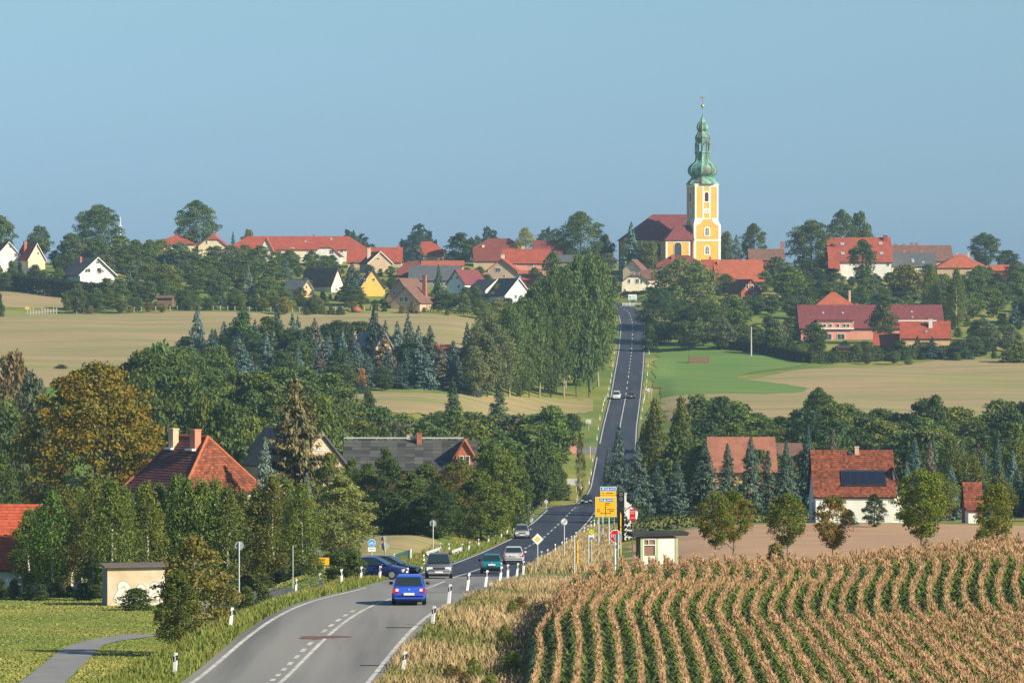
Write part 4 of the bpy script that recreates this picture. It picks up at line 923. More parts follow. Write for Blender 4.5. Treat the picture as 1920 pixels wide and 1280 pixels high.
house('school_house','very long red hipped roof along the skyline','side',424,690,442,466,486,1200,13,PCREAM,R_RED,half=0.0,inset=7,chims=[(586,440,4,.3)],wins=[(548,466,7,4),(641,470,6,7)],sky=[(572,453,4,3),(620,448,4,4),(505,462,8,6)])
house('white_gambrel_house','white gable with clipped red roof in front of the long roof','gable',583,639,455,478,492,1178,14,WHITE,R_RED,half=.62,inset=3,wins=[(622,472,8,8,2)])
house('red_wing_house','red roofed wing left of the white clipped gable','gable',486,512,444,470,490,1186,10,PCREAM,R_RED)
house('red_roof_house','wide plain red roof right of the long school roof','side',652,752,463,490,505,1162,11,TAN,R_RED,chims=[(747,458,4,0)])
house('tan_gable_house','small tan gabled house before the wide red roof','gable',690,736,471,492,506,1132,12,TAN,R_DARK,yaw=16,wins=[(709,485,7,5,2)],chims=[(700,465,7,.1,CHIMP)],trim=True)
house('red_roof_house','red roof half hidden by a spruce on the skyline','side',772,830,452,478,498,1200,11,TAN,R_RED,half=.4,inset=4)
house('tan_shed','small tan shed with grey roof in the village gardens','gable',563,588,525,540,551,1050,9,PEACH,GREYW,yaw=40,wins=[(574,538,5,6,1)])
house('brown_roof_house','house with steep brown roof left of the layered spruce','gable',618,648,501,532,552,1066,15,PCREAM,R_BROWN,yaw=42,wins=[(630,543,6,6)])
house('yellow_house','bright yellow gabled house behind the layered spruce','gable',676,722,503,536,566,1052,11,YELLOW,R_SLATE,yaw=8,wins=[(685,525,5,6),(701,524,5,6),(693,511,3,4,1)])
o=house('tan_double_house','tan house with two stepped gables and brown roofs at the field edge','gable',730,790,537,566,592,1012,13,TAN,R_BROWN,yaw=-24,wins=[(752,561,8,10),(762,561,8,10,1)],trim=R_BROWN,chims=[(776,516,7,.2,CHIM)])
house('tan_gable_house','taller rear gable of the tan house at the field edge','gable',719,778,521,562,592,1024,12,TAN,R_BROWN,yaw=-24,wins=[(738,549,6,7,1)],trim=R_BROWN)
house('mansard_house','dark red mansard roof behind the grey barn','side',745,800,489,514,535,1110,11,BRICK,R_DARK,half=.3,inset=3)
house('orange_roof_shed','low bright orange roof behind the grey barn','side',792,868,488,497,520,1102,9,PEACH,R_ORANGE)
house('grey_barn','grey barn with dull slate roof in the village centre','side',768,862,497,524,545,1085,12,GREYW,R_SLATE,wins=[(796,530,6,6)])
house('white_red_house','white gabled house with bright maroon roof','gable',835,874,505,530,552,1062,13,WHITE,R_MAROON,yaw=-30,wins=[(846,522,4,5,1),(858,521,4,5,1),(861,537,5,6,1)])
o=house('hall_house','wide dark red roof with pale dormer gable on the skyline','side',888,982,446,474,500,1192,14,TAN,R_DARK,half=.35,inset=5,chims=[(906,460,4,-.7,TRIM)])
q=MB(); q.prism([(5.3,3.4),(11.0,3.4),(9.4,5.0),(6.9,5.0)],-7.4,-3.5); q.build('dormer',mat('pale_green_plaster',(.62,.62,.38)),o)
house('dark_roof_house','dark red roof below the hall on the skyline','side',890,962,463,488,504,1150,12,TAN,R_DARK,chims=[(884,484,5,-.4,TRIM),(904,486,6,-.8,TRIM)])
house('tan_villa','large tan house with red gable roof and white windows','gable',905,976,484,512,538,1090,14,TAN,R_RED,yaw=-6,over=.7,wins=[(934,506,11,9,3),(914,508,4,4,1),(946,517,3,4,1),(914,527,6,7)],chims=[(938,477,6,0,PCREAM)])
house('salmon_house','salmon walled house with plain red roof above the poplars','side',943,1030,466,492,508,1128,11,SALMON,R_RED,wins=[(965,500,7,6),(996,497,9,5)],chims=[(981,461,7,.2,CHIMP)])
house('maroon_roof_house','long dark maroon roof left of the big skyline linden','side',1002,1052,450,475,495,1185,10,BRICK,R_DARK)
house('slate_roof_house','flat slate roof behind the poplar tops','side',1044,1090,477,490,500,1140,10,GREYW,R_SLATE)
house('white_row_house','left of two white gables with dark roofs behind the poplars','gable',906,958,523,544,568,1046,12,WHITE,R_SLATE,yaw=28,trim=True)
house('white_row_house','right of two white gables with dark roofs behind the poplars','gable',944,1000,521,552,580,1030,12,WHITE,R_SLATE,yaw=28,trim=True,wins=[(966,556,6,8),(978,556,6,8)])
house('garden_cabin','tiny blue topped cabin between the white gables and the salmon house','side',973,988,506,512,518,1075,4,mat('blue_paint',(.2,.4,.65)),R_ORANGE)
house('red_roof_shed','little red roofed shed above the right white gable','side',980,1002,513,523,530,1062,6,BRICK,R_RED)
house('garden_shed','small brown wooden shed at the edge of the left field','side',295,323,554,557,572,1022,6,WOOD,R_BROWN,over=.6)
# grey house among conifers
house('conifer_house','grey roofed house with pale gable hidden among the conifers','gable',702,738,622,648,678,757,10,PEACH,GREYW,yaw=34,wins=[(722,662,6,7)],chims=[(690,621,6,.3,CHIMP)])
house('hidden_house','pale house end with red roof glimpsed behind dark conifers','side',800,842,646,654,668,765,8,PCREAM,R_RED,chims=[(806,641,4,.2),(817,642,4,.2)])
# --- church road end
house('cream_villa','cream half timbered house with clipped gable at the top of the road','gable',1166,1216,508,528,556,1122,13,PCREAM,R_BROWN,half=.6,inset=3,over=.7,wins=[(1180,527,5,8),(1195,527,7,9),(1187,512,5,4,1),(1172,544,4,6),(1203,528,4,7,1)])
house('yellow_gable_house','yellow gable peeking over the cream half timbered house','gable',1167,1202,486,504,540,1150,12,CREAM,R_BROWN,yaw=-20)
house('brown_wing','brown roofed wing right of the cream half timbered house','side',1205,1240,505,522,550,1130,11,PCREAM,R_BROWN)
house('parsonage','red brown hipped roof just below the church tower','side',1232,1322,478,500,520,1140,13,TAN,R_DARK,half=.2,inset=5,chims=[(1263,478,6,-.3,CHIM)])
house('red_roof_house','bright red roof strip right under the church tower','side',1318,1350,486,506,530,1135,10,BRICK,R_RED,chims=[(1333,482,4,0)])
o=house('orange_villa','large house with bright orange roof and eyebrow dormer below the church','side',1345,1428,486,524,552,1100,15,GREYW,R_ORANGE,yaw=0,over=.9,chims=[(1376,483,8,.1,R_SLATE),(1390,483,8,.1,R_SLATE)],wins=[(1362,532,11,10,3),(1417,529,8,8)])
q=MB(); q.prism([(-2.2,3.6),(4.6,3.6),(3.4,4.9),(-1.0,4.9)],-7.0,-3.0); d_=q.build('dormer',R_ORANGE,o)
q=MB(); [q.box(-.9+k*.95,-.2+k*.95,-7.06,-6.98,4.0,4.6) for k in range(5)]; q.build('dormer_window',GLASS,d_)
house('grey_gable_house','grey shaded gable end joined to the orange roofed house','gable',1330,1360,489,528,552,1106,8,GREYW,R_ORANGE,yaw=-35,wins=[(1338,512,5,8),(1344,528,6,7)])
house('brick_gable_house','brick red gable with white arched windows below the orange roof','gable',1387,1430,523,545,566,1086,9,BRICK,R_DARK,yaw=24,wins=[(1400,538,6,9,1),(1410,538,6,9,1),(1416,552,6,7)],trim=False)
house('brown_roof_house','low brown roof between tower and massive oak','side',1406,1470,466,486,505,1190,11,BRICK,R_BROWN,chims=[(1468,453,5,0)])
house('white_red_hall','big white house with steep bright red roof on the right skyline','side',1556,1671,444,488,520,1158,15,WHITE,R_RED,over=.6,sky=[(1582,457,7,5),(1581,475,7,5),(1654,456,7,5),(1654,475,7,5)],chims=[(1664,441,8,-.1,R_RED)],trim=False,wins=[(1665,495,6,8)])
house('red_leanto','low red lean-to at the left foot of the bright red roof','side',1556,1573,490,505,512,1150,6,PEACH,R_RED)
house('brown_hall','long brown roof with four chimneys on the right skyline','side',1672,1786,459,488,510,1182,14,TAN,R_BROWN,chims=[(1684,457,5,.1),(1699,457,5,0),(1714,455,5,.1),(1723,455,5,.05)])
house('slate_house','grey slate roof in front of the long brown roof','side',1672,1754,473,498,520,1164,12,PCREAM,R_SLATE,chims=[(1699,467,6,.1),(1732,467,6,.1)],sky=[(1713,489,5,7),(1732,492,5,3)],wins=[(1738,504,8,8)])
house('orange_hip_house','orange hipped roof at the right end of the skyline roofs','side',1757,1853,475,500,520,1146,13,TAN,R_ORANGE,half=0,inset=8,chims=[(1800,474,5,.1,CHIMP),(1821,472,4,.1,CHIMP)])
house('low_roof_shed','small low roofs at the far right skyline','side',1860,1902,496,506,518,1150,8,BRICK,R_ORANGE)
# --- pink farmhouse
o=house('pink_farmhouse','long salmon farmhouse with dark maroon roof and a row of white windows','side',1502,1768,571,612,655,960,14,SALMON,R_MAROON,over=.6,wins=[(1553,631,14,12,2),(1577,631,15,12,2),(1535,632,10,11,2)],sky=[(1546,587,4,3),(1583,587,4,3),(1713,585,4,3),(1713,595,3,3)])
q=MB(); s=F/960; q.box((1532-1635)/s,(1600-1635)/s,-7.55,-2.5,(655-617)/s,(655-602)/s); dm=q.build('dormer',SALMON,o)
q=MB(); q.box((1531-1635)/s,(1601-1635)/s,-7.9,-2.3,(655-602)/s+.01,(655-600)/s+.2); q.build('dormer_roof',R_MAROON,dm)
for px in (1539,1546,1557,1571,1583,1590): add_window(dm,(px-1635)/s,(655-610)/s,.42,.5,-7.55,TRIM,1)
q=MB(); q.box((1531-1635)/s,(1601-1635)/s,-7.62,-7.552,(655-617)/s,(655-614.5)/s); q.box((1531-1635)/s,(1601-1635)/s,-7.62,-7.552,(655-604)/s,(655-602.2)/s); q.build('trim_band',TRIM,dm)
q=MB(); q.box((1684-1635)/s,(1756-1635)/s,-7.35,-7.05,(655-603)/s,(655-600)/s); q.build('fascia_board',TRIM,o)
house('pyramid_roof_house','orange pyramid roof rising behind the pink farmhouse','side',1526,1606,547,574,600,985,12,TAN,R_ORANGE,half=0,inset=5.5,chims=[(1597,545,4,.0,CHIMP)])
house('red_cottage','small cottage with bright red roof beside the pink farmhouse','side',1690,1780,602,632,658,925,9,PEACH,R_RED,over=.4,sky=[(1731,606,4,3),(1737,622,4,3)],chims=[(1745,599,7,-.35,WHITE)],wins=[(1709,650,10,10,2)],yaw=-6)
house('red_leanto','red lean-to roof left of the small cottage','side',1640,1684,625,645,660,930,7,WOOD,R_RED,yaw=-6)
house('garden_pavilion','tiny white garden pavilion behind the clipped hedge','side',1488,1504,664,669,684,905,3,TRIM,GLASS,over=.25)
house('garden_shelter','dark flat roofed shelter with red wall under the pink farmhouse','side',1572,1610,648,651,672,915,4,BRICK,R_BLACK,over=.5)
# --- wood edge
house('orange_barn','faded orange tiled barn roof behind the blue spruces','side',1336,1452,821,880,912,485,11,PEACH,mat('faded_tile_roof',(.33,.14,.085),(.25,.10,.065),1.2),over=.5)
house('brown_barn','low brown roof between orange barn and white house','side',1450,1502,832,852,880,520,9,WOOD,R_BROWN)
house('pink_shed','small pink shed with one window left of the farm turning','side',1049,1081,825,829,846,640,5,SALMON,R_DARK,over=.3,wins=[(1063,837,7,9,1)])
house('brick_gable_barn','orange gable end glimpsed at the road bend','gable',955,992,862,900,935,470,9,BRICK,R_ORANGE,yaw=22)
# --- white house on the right
o=house('white_cottage','white house with mottled clay roof and a dark solar panel','side',1530,1677,846,926,986,392,8.6,WHITE,TILE,over=.30,chims=[(1613,841,8,-.08,CHIMP)],tiles=(TILE,.30,.26),sides=[('L',.32,2.0,.55,.7)])
s=F/392; he,hr=o['_he'],o['_hr']; sl=(hr-he)/4.3; ll=math.hypot(1,sl)
def onroof(px,row,k):
    zc=(986-row)/s; t=(hr-zc)/(hr-he); return Vector(((px-1603.5)/s, -t*4.3, zc))+Vector((0,-sl/ll,1/ll))*k
def slab(px0,px1,r0,r1,k0,k1):
    b=MB(); b.add([onroof(px0,r1,k0),onroof(px1,r1,k0),onroof(px1,r0,k0),onroof(px0,r0,k0),onroof(px0,r1,k1),onroof(px1,r1,k1),onroof(px1,r0,k1),onroof(px0,r0,k1)],[(4,5,6,7),(0,1,5,4),(1,2,6,5),(2,3,7,6),(3,0,4,7)]); return b
sp_=slab(1580,1664,884,912,.04,.20).build('solar_panel',mat('solar_frame',(.03,.035,.045),rough=.5),o)
for k in range(5): slab(1581.5+k*16.3,1596.6+k*16.3,887.5,910.5,.202,.225).build('solar_module',mat('solar_glass',(.012,.016,.03),rough=.15,spec=.5),sp_)
slab(1597,1605,849,855,.05,.16).build('roof_window',GLASS,o)
q=MB(); q.prism([(73.5/s,0),(73.5/s+1.2,0),(73.5/s+1.2,2.2),(73.5/s,6.2)],-3.0,2.5); wg_=q.build('side_wing',WHITE,o)
q=MB(); q.add([(73.5/s+.02,-3.25,6.45),(73.5/s+.02,2.7,6.45),(73.5/s+1.55,2.7,2.1),(73.5/s+1.55,-3.25,2.1),(73.5/s+.02,-3.25,6.6),(73.5/s+.02,2.7,6.6),(73.5/s+1.55,2.7,2.25),(73.5/s+1.55,-3.25,2.25)],[(0,1,2,3),(7,6,5,4),(0,4,5,1),(1,5,6,2),(2,6,7,3),(3,7,4,0)]); q.build('wing_roof',R_BROWN,wg_)
add_window(wg_,73.5/s+.55,1.05,.3,.4,-3.0,TRIM,1)
q=MB(); q.box(-74.2/s,-73.4/s,-4.45,-4.36,.05,he-.2); q.build('downpipe',STEEL,o)
house('brick_tower','narrow mottled red roofed brick building at the right edge','side',1812,1842,905,950,990,402,4,BRICK,TILE,over=.2,tiles=(TILE,.3,.28))
house('white_annex','white walled annex below the narrow brick building','side',1816,1834,952,956,992,398,3,WHITE,R_DARK,over=.15)
# --- hipped house on the left
o=house('hipped_house','house with steep hipped clay roof and two chimneys above the birches','side',236,452,808,918,985,335,10.5,CREAM,TILE_SHADED,yaw=0,half=0,inset=4.4,over=.35)
o.location=(X(349,342),349,Z(985,335)); o.rotation_euler=(0,0,R(-50))
for c in list(o.children):
    bpy.data.objects.remove(c, do_unlink=True) if not c.children else None
for c in list(o.children):
    for g in list(c.children): bpy.data.objects.remove(g, do_unlink=True)
    bpy.data.objects.remove(c, do_unlink=True)
Lh,Wh,he,hr,ins=10.0,9.2,3.2,8.1,2.4; ov=.45; ze=he-(hr-he)/(Wh/2)*ov
q=MB(); q.box(-Lh/2,Lh/2,-Wh/2,Wh/2,-3,he); q.build('wall',CREAM,o)
ex,ey=Lh/2+ov,Wh/2+ov; A_,B_,C_,D_=(-ex,-ey,ze),(ex,-ey,ze),(ex,ey,ze),(-ex,ey,ze); E_,F_=(-Lh/2+ins,0,hr),(Lh/2-ins,0,hr)
rf=solid([[A_,B_,F_,E_],[C_,D_,E_,F_],[B_,C_,F_],[D_,A_,E_]],.2,'roof',R_BROWN,o)
tiles_on(A_,B_,E_,F_,.36,.30,TILE_SHADED,rf,1,.06); tiles_on(B_,C_,F_,F_,.36,.30,TILE,rf,2,.06); tiles_on(D_,A_,E_,E_,.36,.3,TILE_SHADED,rf,3,.06)  # sunny hip gets the plain tile, the other slopes the painted-shade one
rc=mat('ridge_tile',(.48,.15,.07),(.36,.11,.05),3)
q=MB(); 
for a,b in ((A_,E_),(B_,F_),(C_,F_),(D_,E_)): q.tube(Vector(a)+Vector((0,0,.06)),Vector(b)+Vector((0,0,.08)),.15,n=6)
q.tube((E_[0],0,hr+.08),(F_[0],0,hr+.08),.15,n=6); q.build('ridge_cap',rc,rf)
for x_,y_,w_,t_,m_ in ((E_[0]+.5,-.9,.42,8.8,CHIMP),(F_[0]-.7,-1.0,.46,8.8,mat('salmon_chimney',(.58,.24,.16),(.5,.2,.13),3))):
    q=MB(); q.box(x_-w_,x_+w_,y_-w_*.8,y_+w_*.8,5.5,t_); q.box(x_-w_*1.12,x_+w_*1.12,y_-w_*.95,y_+w_*.95,t_+.003,t_+.13); q.build('chimney',m_,rf)
    q=MB(); q.box(x_-w_*1.4,x_+w_*1.4,y_-w_*1.9,y_-w_*.85,6.8,7.0); q.build('flashing',mat('pale_lead',(.62,.62,.58)),rf)
# --- red roof bottom left
o=house('red_barn','large bright red roof at the left edge behind the birches','side',-130,132,950,1056,1090,300,9,WHITE,R_RED,over=.5,tiles=(mat('red_clay_tile',(.36,.07,.035),(.50,.11,.05),attr='v'),.34,.3))
# --- dark roof with cream gable and the long black barn
o=house('cream_gable_barn','dark tiled roof with long cream gable behind the brown tipped conifer','gable',545,655,806,868,905,420,13,mat('tan_cream',(.52,.40,.28),(.46,.35,.25),.6),R_SLATE,yaw=34,wins=[(596,842,24,5,2)])
o=house('black_barn','long barn with patched black roof and brick dormer','side',645,890,828,880,915,438,12,BRICK,SLATEV,over=.3,half=1.0,chims=[(784,816,9,-.12,CHIM),(763,821,6,.1,CHIMP)],tiles=(SLATEV,.8,1.1))
s=F/438; cx=(871-767.5)/s; dz=(915-825)/s
q=MB(); q.prism([(cx-1.05,2.2),(cx+1.05,2.2),(cx+1.05,dz-1.9),(cx,dz-.2),(cx-1.05,dz-1.9)],-6.2,-.6); dm=q.build('dormer',mat('orange_brick',(.46,.17,.09),(.38,.13,.07),3),o)
q=MB()
for sg in (-1,1): q.add([(cx+sg*1.5,-6.5,dz-2.5),(cx,-6.5,dz-.1),(cx,-.5,dz-.1),(cx+sg*1.5,-.5,dz-2.5),(cx+sg*1.5,-6.5,dz-2.3),(cx,-6.5,dz+.1),(cx,-.5,dz+.1),(cx+sg*1.5,-.5,dz-2.3)],[(0,1,2,3),(7,6,5,4),(0,4,5,1),(2,6,7,3),(0,3,7,4)])
q.build('dormer_roof',R_ORANGE,dm)
add_window(dm,cx-.38,dz-2.55,.28,.6,-6.2,TRIM,1); add_window(dm,cx+.38,dz-2.55,.28,.6,-6.2,TRIM,1)
q=MB(); q.box(-122.5/s-.3,122.5/s-1.5,-.18,.18,dz+.0,dz+.16); q.build('ridge_cap',mat('pale_ridge',(.5,.5,.47)),o)
# --- painted hut
D=262; s=F/D; hp_=stand(246,D)
o=empty('painted_hut',(hp_.x,D+1.6,hp_.z),R(13),'flat roofed tan hut with pale graffiti on its wall','hut')
hw=54/s; hh=Z(1063,D)-hp_.z
q=MB(); q.box(-hw,hw,-1.6,1.6,-1,hh); q.build('wall',mat('tan_render',(.62,.49,.32),(.54,.42,.28),1.2,c3=(.68,.62,.50),scale3=.4),o)
q=MB(); q.box(-hw-.25,hw+.25,-1.9,1.9,hh+.003,hh+.12); q.build('roof',mat('felt_roof',(.16,.13,.11),(.12,.1,.09),2),o)
q=MB(); q.box(-hw-.06,-hw-.002,-1.5,1.5,0,hh-.05); q.build('side_wall',GREYW,o)  # grey skin over the tan: shade of the left side painted in
def stroke(b, pts, wd, y):
    for (x0,z0),(x1,z1) in zip(pts[:-1],pts[1:]):
        d=Vector((x1-x0,z1-z0)); 
        if d.length<1e-4: continue
        n=Vector((-d.y,d.x)).normalized()*wd/2; b.add([(x0-n.x,y,z0-n.y),(x1-n.x,y,z1-n.y),(x1+n.x,y,z1+n.y),(x0+n.x,y,z0+n.y)],[(0,1,2,3)])
blobs=[[(-1.75,.35),(-1.2,.15),(-.35,.2),(-.2,1.0),(-.55,1.75),(-1.1,1.95),(-1.5,1.6),(-1.3,1.2),(-1.65,.9)],[(-.1,.2),(.75,.25),(.85,1.0),(.6,1.6),(.2,1.7),(-.05,1.2)],[(.9,.3),(1.9,.35),(2.0,1.2),(1.6,1.85),(1.1,1.7),(.95,1.1)]]
def smooth(p, n=3):
    for _ in range(n):
        q=[]
        for i in range(len(p)):
            a,b=p[i],p[(i+1)%len(p)]; q+=[(a[0]*.75+b[0]*.25,a[1]*.75+b[1]*.25),(a[0]*.25+b[0]*.75,a[1]*.25+b[1]*.75)]
        p=q
    return p
q=MB(); [q.add([(x,-1.608,z) for x,z in smooth(b)],[tuple(range(len(smooth(b))))]) for b in blobs]; q.build('graffiti_fill',mat('pale_spray',(.72,.67,.58)),o)
q=MB()
for b in blobs: p=smooth(b); stroke(q,p+[p[0]],.05,-1.612)
stroke(q,[(-1.2,.6),(-.8,1.2),(-.9,1.5),(-1.15,1.3)],.06,-1.612); stroke(q,[(.15,.7),(.45,1.1),(.3,1.35)],.06,-1.612); stroke(q,[(1.2,.8),(1.6,1.0),(1.4,1.4)],.06,-1.612)
q.build('graffiti_outline',mat('grey_spray',(.30,.30,.32)),o)

# ------------------------------------------------------------------ the church
D=1170; s=F/D; zb=Z(490,D); cz=lambda row:(490-row)/s
ch=empty('church',(X(1318.5,D),D+4.8,zb),R(16),'ochre baroque church with green copper onion spire above the village','church')
lw=4.75; uw=4.15
q=MB(); q.box(-lw,lw,-lw,lw,-4,cz(424)); q.build('tower_base',OCHRE,ch)
q=MB(); q.lathe([(lw*1.4142,cz(424)),(lw*1.38,cz(420)),(uw*1.45,cz(414)),(uw*1.4142,cz(409))],4,rot=R(45)); q.build('tower_shoulder',TRIM,ch)
q=MB(); q.box(-uw,uw,-uw,uw,cz(409),cz(347)); q.build('tower_shaft',OCHRE,ch)
def faces(fn):
    for k in range(4): fn(Matrix.Rotation(R(90*k),4,'Z'))
q=MB()
def trim_face(M):
    for sg in (-1,1):
        a,b=sorted((sg*lw,sg*(lw-.75))); q.box(a,b,-lw-.10,-lw+.05,-4,cz(424),M)
        a,b=sorted((sg*uw,sg*(uw-.55))); q.box(a,b,-uw-.10,-uw+.05,cz(409),cz(347),M)
        a,b=sorted((sg*.95,sg*1.45)); q.box(a,b,-uw-.08,-uw+.05,cz(409),cz(350),M)
    q.box(-lw+.75,lw-.75,-lw-.10,-lw+.05,cz(452),cz(449),M)
    q.box(-uw+.55,uw-.55,-uw-.09,-uw+.05,cz(412),cz(409.1),M); q.box(-uw+.55,uw-.55,-uw-.09,-uw+.05,cz(350),cz(347.1),M)
faces(trim_face); q.build('pilaster_trim',TRIM,ch)
shield=[(-lw+.7,424),(-lw+1.2,421.5),(-lw+2.35,418),(-lw+2.9,413.5),(-1.6,411),(1.6,411),(lw-2.9,413.5),(lw-2.35,418),(lw-1.2,421.5),(lw-.7,424)]
for k in range(4):
    M=Matrix.Rotation(R(90*k),4,'Z'); n=len(shield); q=MB(); q.add([M@Vector((x,-lw-.08,cz(r))) for x,r in reversed(shield)]+[M@Vector((x,-lw+1.2,cz(r))) for x,r in reversed(shield)],[tuple(range(n)),tuple(range(2*n-1,n-1,-1))]+[(i,n+i,n+(i+1)%n,(i+1)%n) for i in range(n)]); q.build('shield_wall',OCHRE,ch)
for k in range(4):                                           # sloping volutes at the shoulder: quarter curves
    M=Matrix.Rotation(R(90*k),4,'Z'); 
    for sg in (-1,1):
        q=MB()
        ou=[(lw,424.5),(lw-.15,420.5),(lw-1.0,419.5),(lw-2.0,416),(lw-2.6,411.5),(1.6,409)]; inn=[(1.6,411.8),(lw-2.9,413.8),(lw-2.35,418.5),(lw-1.2,422.3),(lw-.75,424.5)]; pts=[(sg*x,cz(r)) for x,r in ou+inn]
        n=len(pts); vs=[M@Vector((x,-lw-.13,z)) for x,z in pts]+[M@Vector((x,-lw+.5,z)) for x,z in pts]
        q.add(vs,[tuple(range(n)),tuple(range(2*n-1,n-1,-1))]+[(i,n+i,n+(i+1)%n,(i+1)%n) for i in range(n)])
        q.build('volute',TRIM,ch)
def tower_window(k, row, w_, h_, half, name, glass=GLASS, bars=True):
    M=Matrix.Rotation(R(90*k),4,'Z'); c=cz(row); hw=w_/s/2; hh=h_/s/2; t=.35
    def arch(hw,hh,y0,y1,m,nm,par):
        b=MB(); poly=[(-hw,c-hh),(hw,c-hh)]+[(hw*math.cos(a),c+hh-hw*.75+hw*.75*math.sin(a)) for a in np.linspace(0,math.pi,9)]
        n=len(poly); b.add([M@Vector((x,y0,z)) for x,z in poly]+[M@Vector((x,y1,z)) for x,z in poly],[tuple(range(n)),tuple(range(2*n-1,n-1,-1))]+[(i,n+i,n+(i+1)%n,(i+1)%n) for i in range(n)])
        return b.build(nm,m,par)
    f=arch(hw+.42,hh+.42,-half-.14,-half+.03,TRIM,name,ch); arch(hw,hh,-half-.17,-half-.138,glass,'pane',f)
    if bars:
        b=MB(); b.box(-.05,.05,-half-.2,-half-.168,c-hh,c+hh*.9,M)
        for j in range(1,5): b.box(-hw,hw,-half-.2,-half-.169,c-hh+j*hh*2/5-.04,c-hh+j*hh*2/5+.04,M)
        b.build('window_bar',TRIM,f)
dred=mat('louvre_red',(.10,.03,.025),(.07,.022,.02),5)
for k in (0,3,1): tower_window(k,369,7.5,17,uw,'belfry_window',dred,False); tower_window(k,434,7,14,lw,'tower_window'); tower_window(k,469,7,14,lw,'tower_window')
for k in (0,3):
    M=Matrix.Rotation(R(90*k),4,'Z'); q=MB(); q.box(-.85,.85,-uw-.13,-uw+.02,cz(400),cz(391),M); pl=q.build('dial_panel',TRIM,ch)
    q=MB(); q.box(-.42,-.16,-uw-.16,-uw-.128,cz(398.5),cz(392.5),M); q.box(.10,.42,-uw-.16,-uw-.128,cz(398.5),cz(392.5),M); q.build('louvre_slot',GREYBACK,pl)
q=MB(); q.lathe([(uw*1.44,cz(348)),(uw*1.5,cz(346.5)),(uw*1.5,cz(345))],4,rot=R(45)); q.build('cornice',TRIM,ch)
COPPER=mat('green_copper',(.19,.42,.30),(.055,.15,.115),1.0,detail=6,rough=.6,spec=.35,c3=(.15,.10,.05),scale3=.5,lo3=.47,hi3=.68,stretch=(1,1,.28),lo=.38,hi=.6)
def pr(rows): return [(r/s,cz(y)) for y,r in rows]
K=1/math.cos(math.pi/8)
def ribbed(prof, name, par, n=8, ribs=True):
    b=MB(); b.lathe([(r*K,z) for r,z in prof],n,rot=math.pi/8)
    o_=b.build(name,COPPER,par)
    if ribs:
        for k in range(n):
            b=MB(); t=2*math.pi*k/n+math.pi/8
            for (r0,z0),(r1,z1) in zip(prof[:-1],prof[1:]):
                if abs(z1-z0)+abs(r1-r0)>.05: b.tube((r0*K*math.cos(t),r0*K*math.sin(t),z0),(r1*K*math.cos(t),r1*K*math.sin(t),z1),.10,n=4,cap=False)
            b.build('seam_rib',COPPER,o_)
    return o_
sp0=ribbed(pr([(345,28.5),(343.5,27.5),(340,25.5),(336,22),(332.5,19.5),(331,19)]),'spire_skirt',ch)
ribbed(pr([(331,19),(328.5,21),(325,24.2),(320,25.4),(315,25),(310,22.5),(306.5,18.5),(304,14.8),(300,12.6),(293,12.0),(287.5,12.4)]),'onion_dome',ch)
q=MB(); q.lathe([(12.6/s*K,cz(287.5)),(13.9/s*K,cz(286)),(13.9/s*K,cz(284.5)),(12.4/s*K,cz(283.5))],8,rot=math.pi/8); q.build('gallery_rim',COPPER,ch)
q=MB()
for k in range(8):
    t=2*math.pi*k/8+math.pi/8; c,s_=math.cos(t),math.sin(t); r=11.6/s*K
    q.tube((r*c,r*s_,cz(284)),(r*c,r*s_,cz(266)),.36,n=6)
    t2=2*math.pi*(k+1)/8+math.pi/8; a=Vector((r*c,r*s_,0)); b=Vector((r*math.cos(t2),r*math.sin(t2),0))
    for j in range(6):
        u0,u1=j/6,(j+1)/6; z0=cz(271)+math.sin(math.pi*u0)*(4/s); z1=cz(271)+math.sin(math.pi*u1)*(4/s); p0=a.lerp(b,u0); p1=a.lerp(b,u1)
        o1=Vector((p0.x,p0.y,z0)); o2=Vector((p1.x,p1.y,z1)); t0=Vector((p0.x,p0.y,cz(264))); t1=Vector((p1.x,p1.y,cz(264))); q.add([o1,o2,t1,t0],[(0,1,2,3)])
q.tube((0,0,cz(284)),(0,0,cz(264)),.5,n=8)
q.build('lantern',COPPER,ch)
ribbed(pr([(264,12.2),(259,12.2),(257.5,13),(256,12.8),(252,10.6),(249.5,9.4),(246.5,7.6),(245,7.3)]),'lantern_roof',ch)
ribbed(pr([(245,7.3),(242.5,9),(239,10),(235,9.6),(231,7.8),(226,4.8),(221,2.4),(217,.9)]),'small_onion',ch)
q=MB(); q.tube((0,0,cz(218)),(0,0,cz(199)),.16,.09,n=6); q.build('spire_rod',COPPER,ch)
GOLD=mat('gilt',(.75,.50,.16),rough=.3,metallic=.7)
q=MB(); q.sm=True; q.lathe([(.02,cz(201.2)),(.45,cz(200)),(.62,cz(197.6)),(.45,cz(195.2)),(.02,cz(194))],12); q.build('gilt_ball',GOLD,ch)
q=MB(); q.tube((0,0,cz(194.2)),(0,0,cz(180)),.07,n=5); q.box(-.9,.75,-.04,.04,cz(183.2),cz(180.6)); q.build('weather_vane',mat('vane_brown',(.25,.15,.1)),ch)
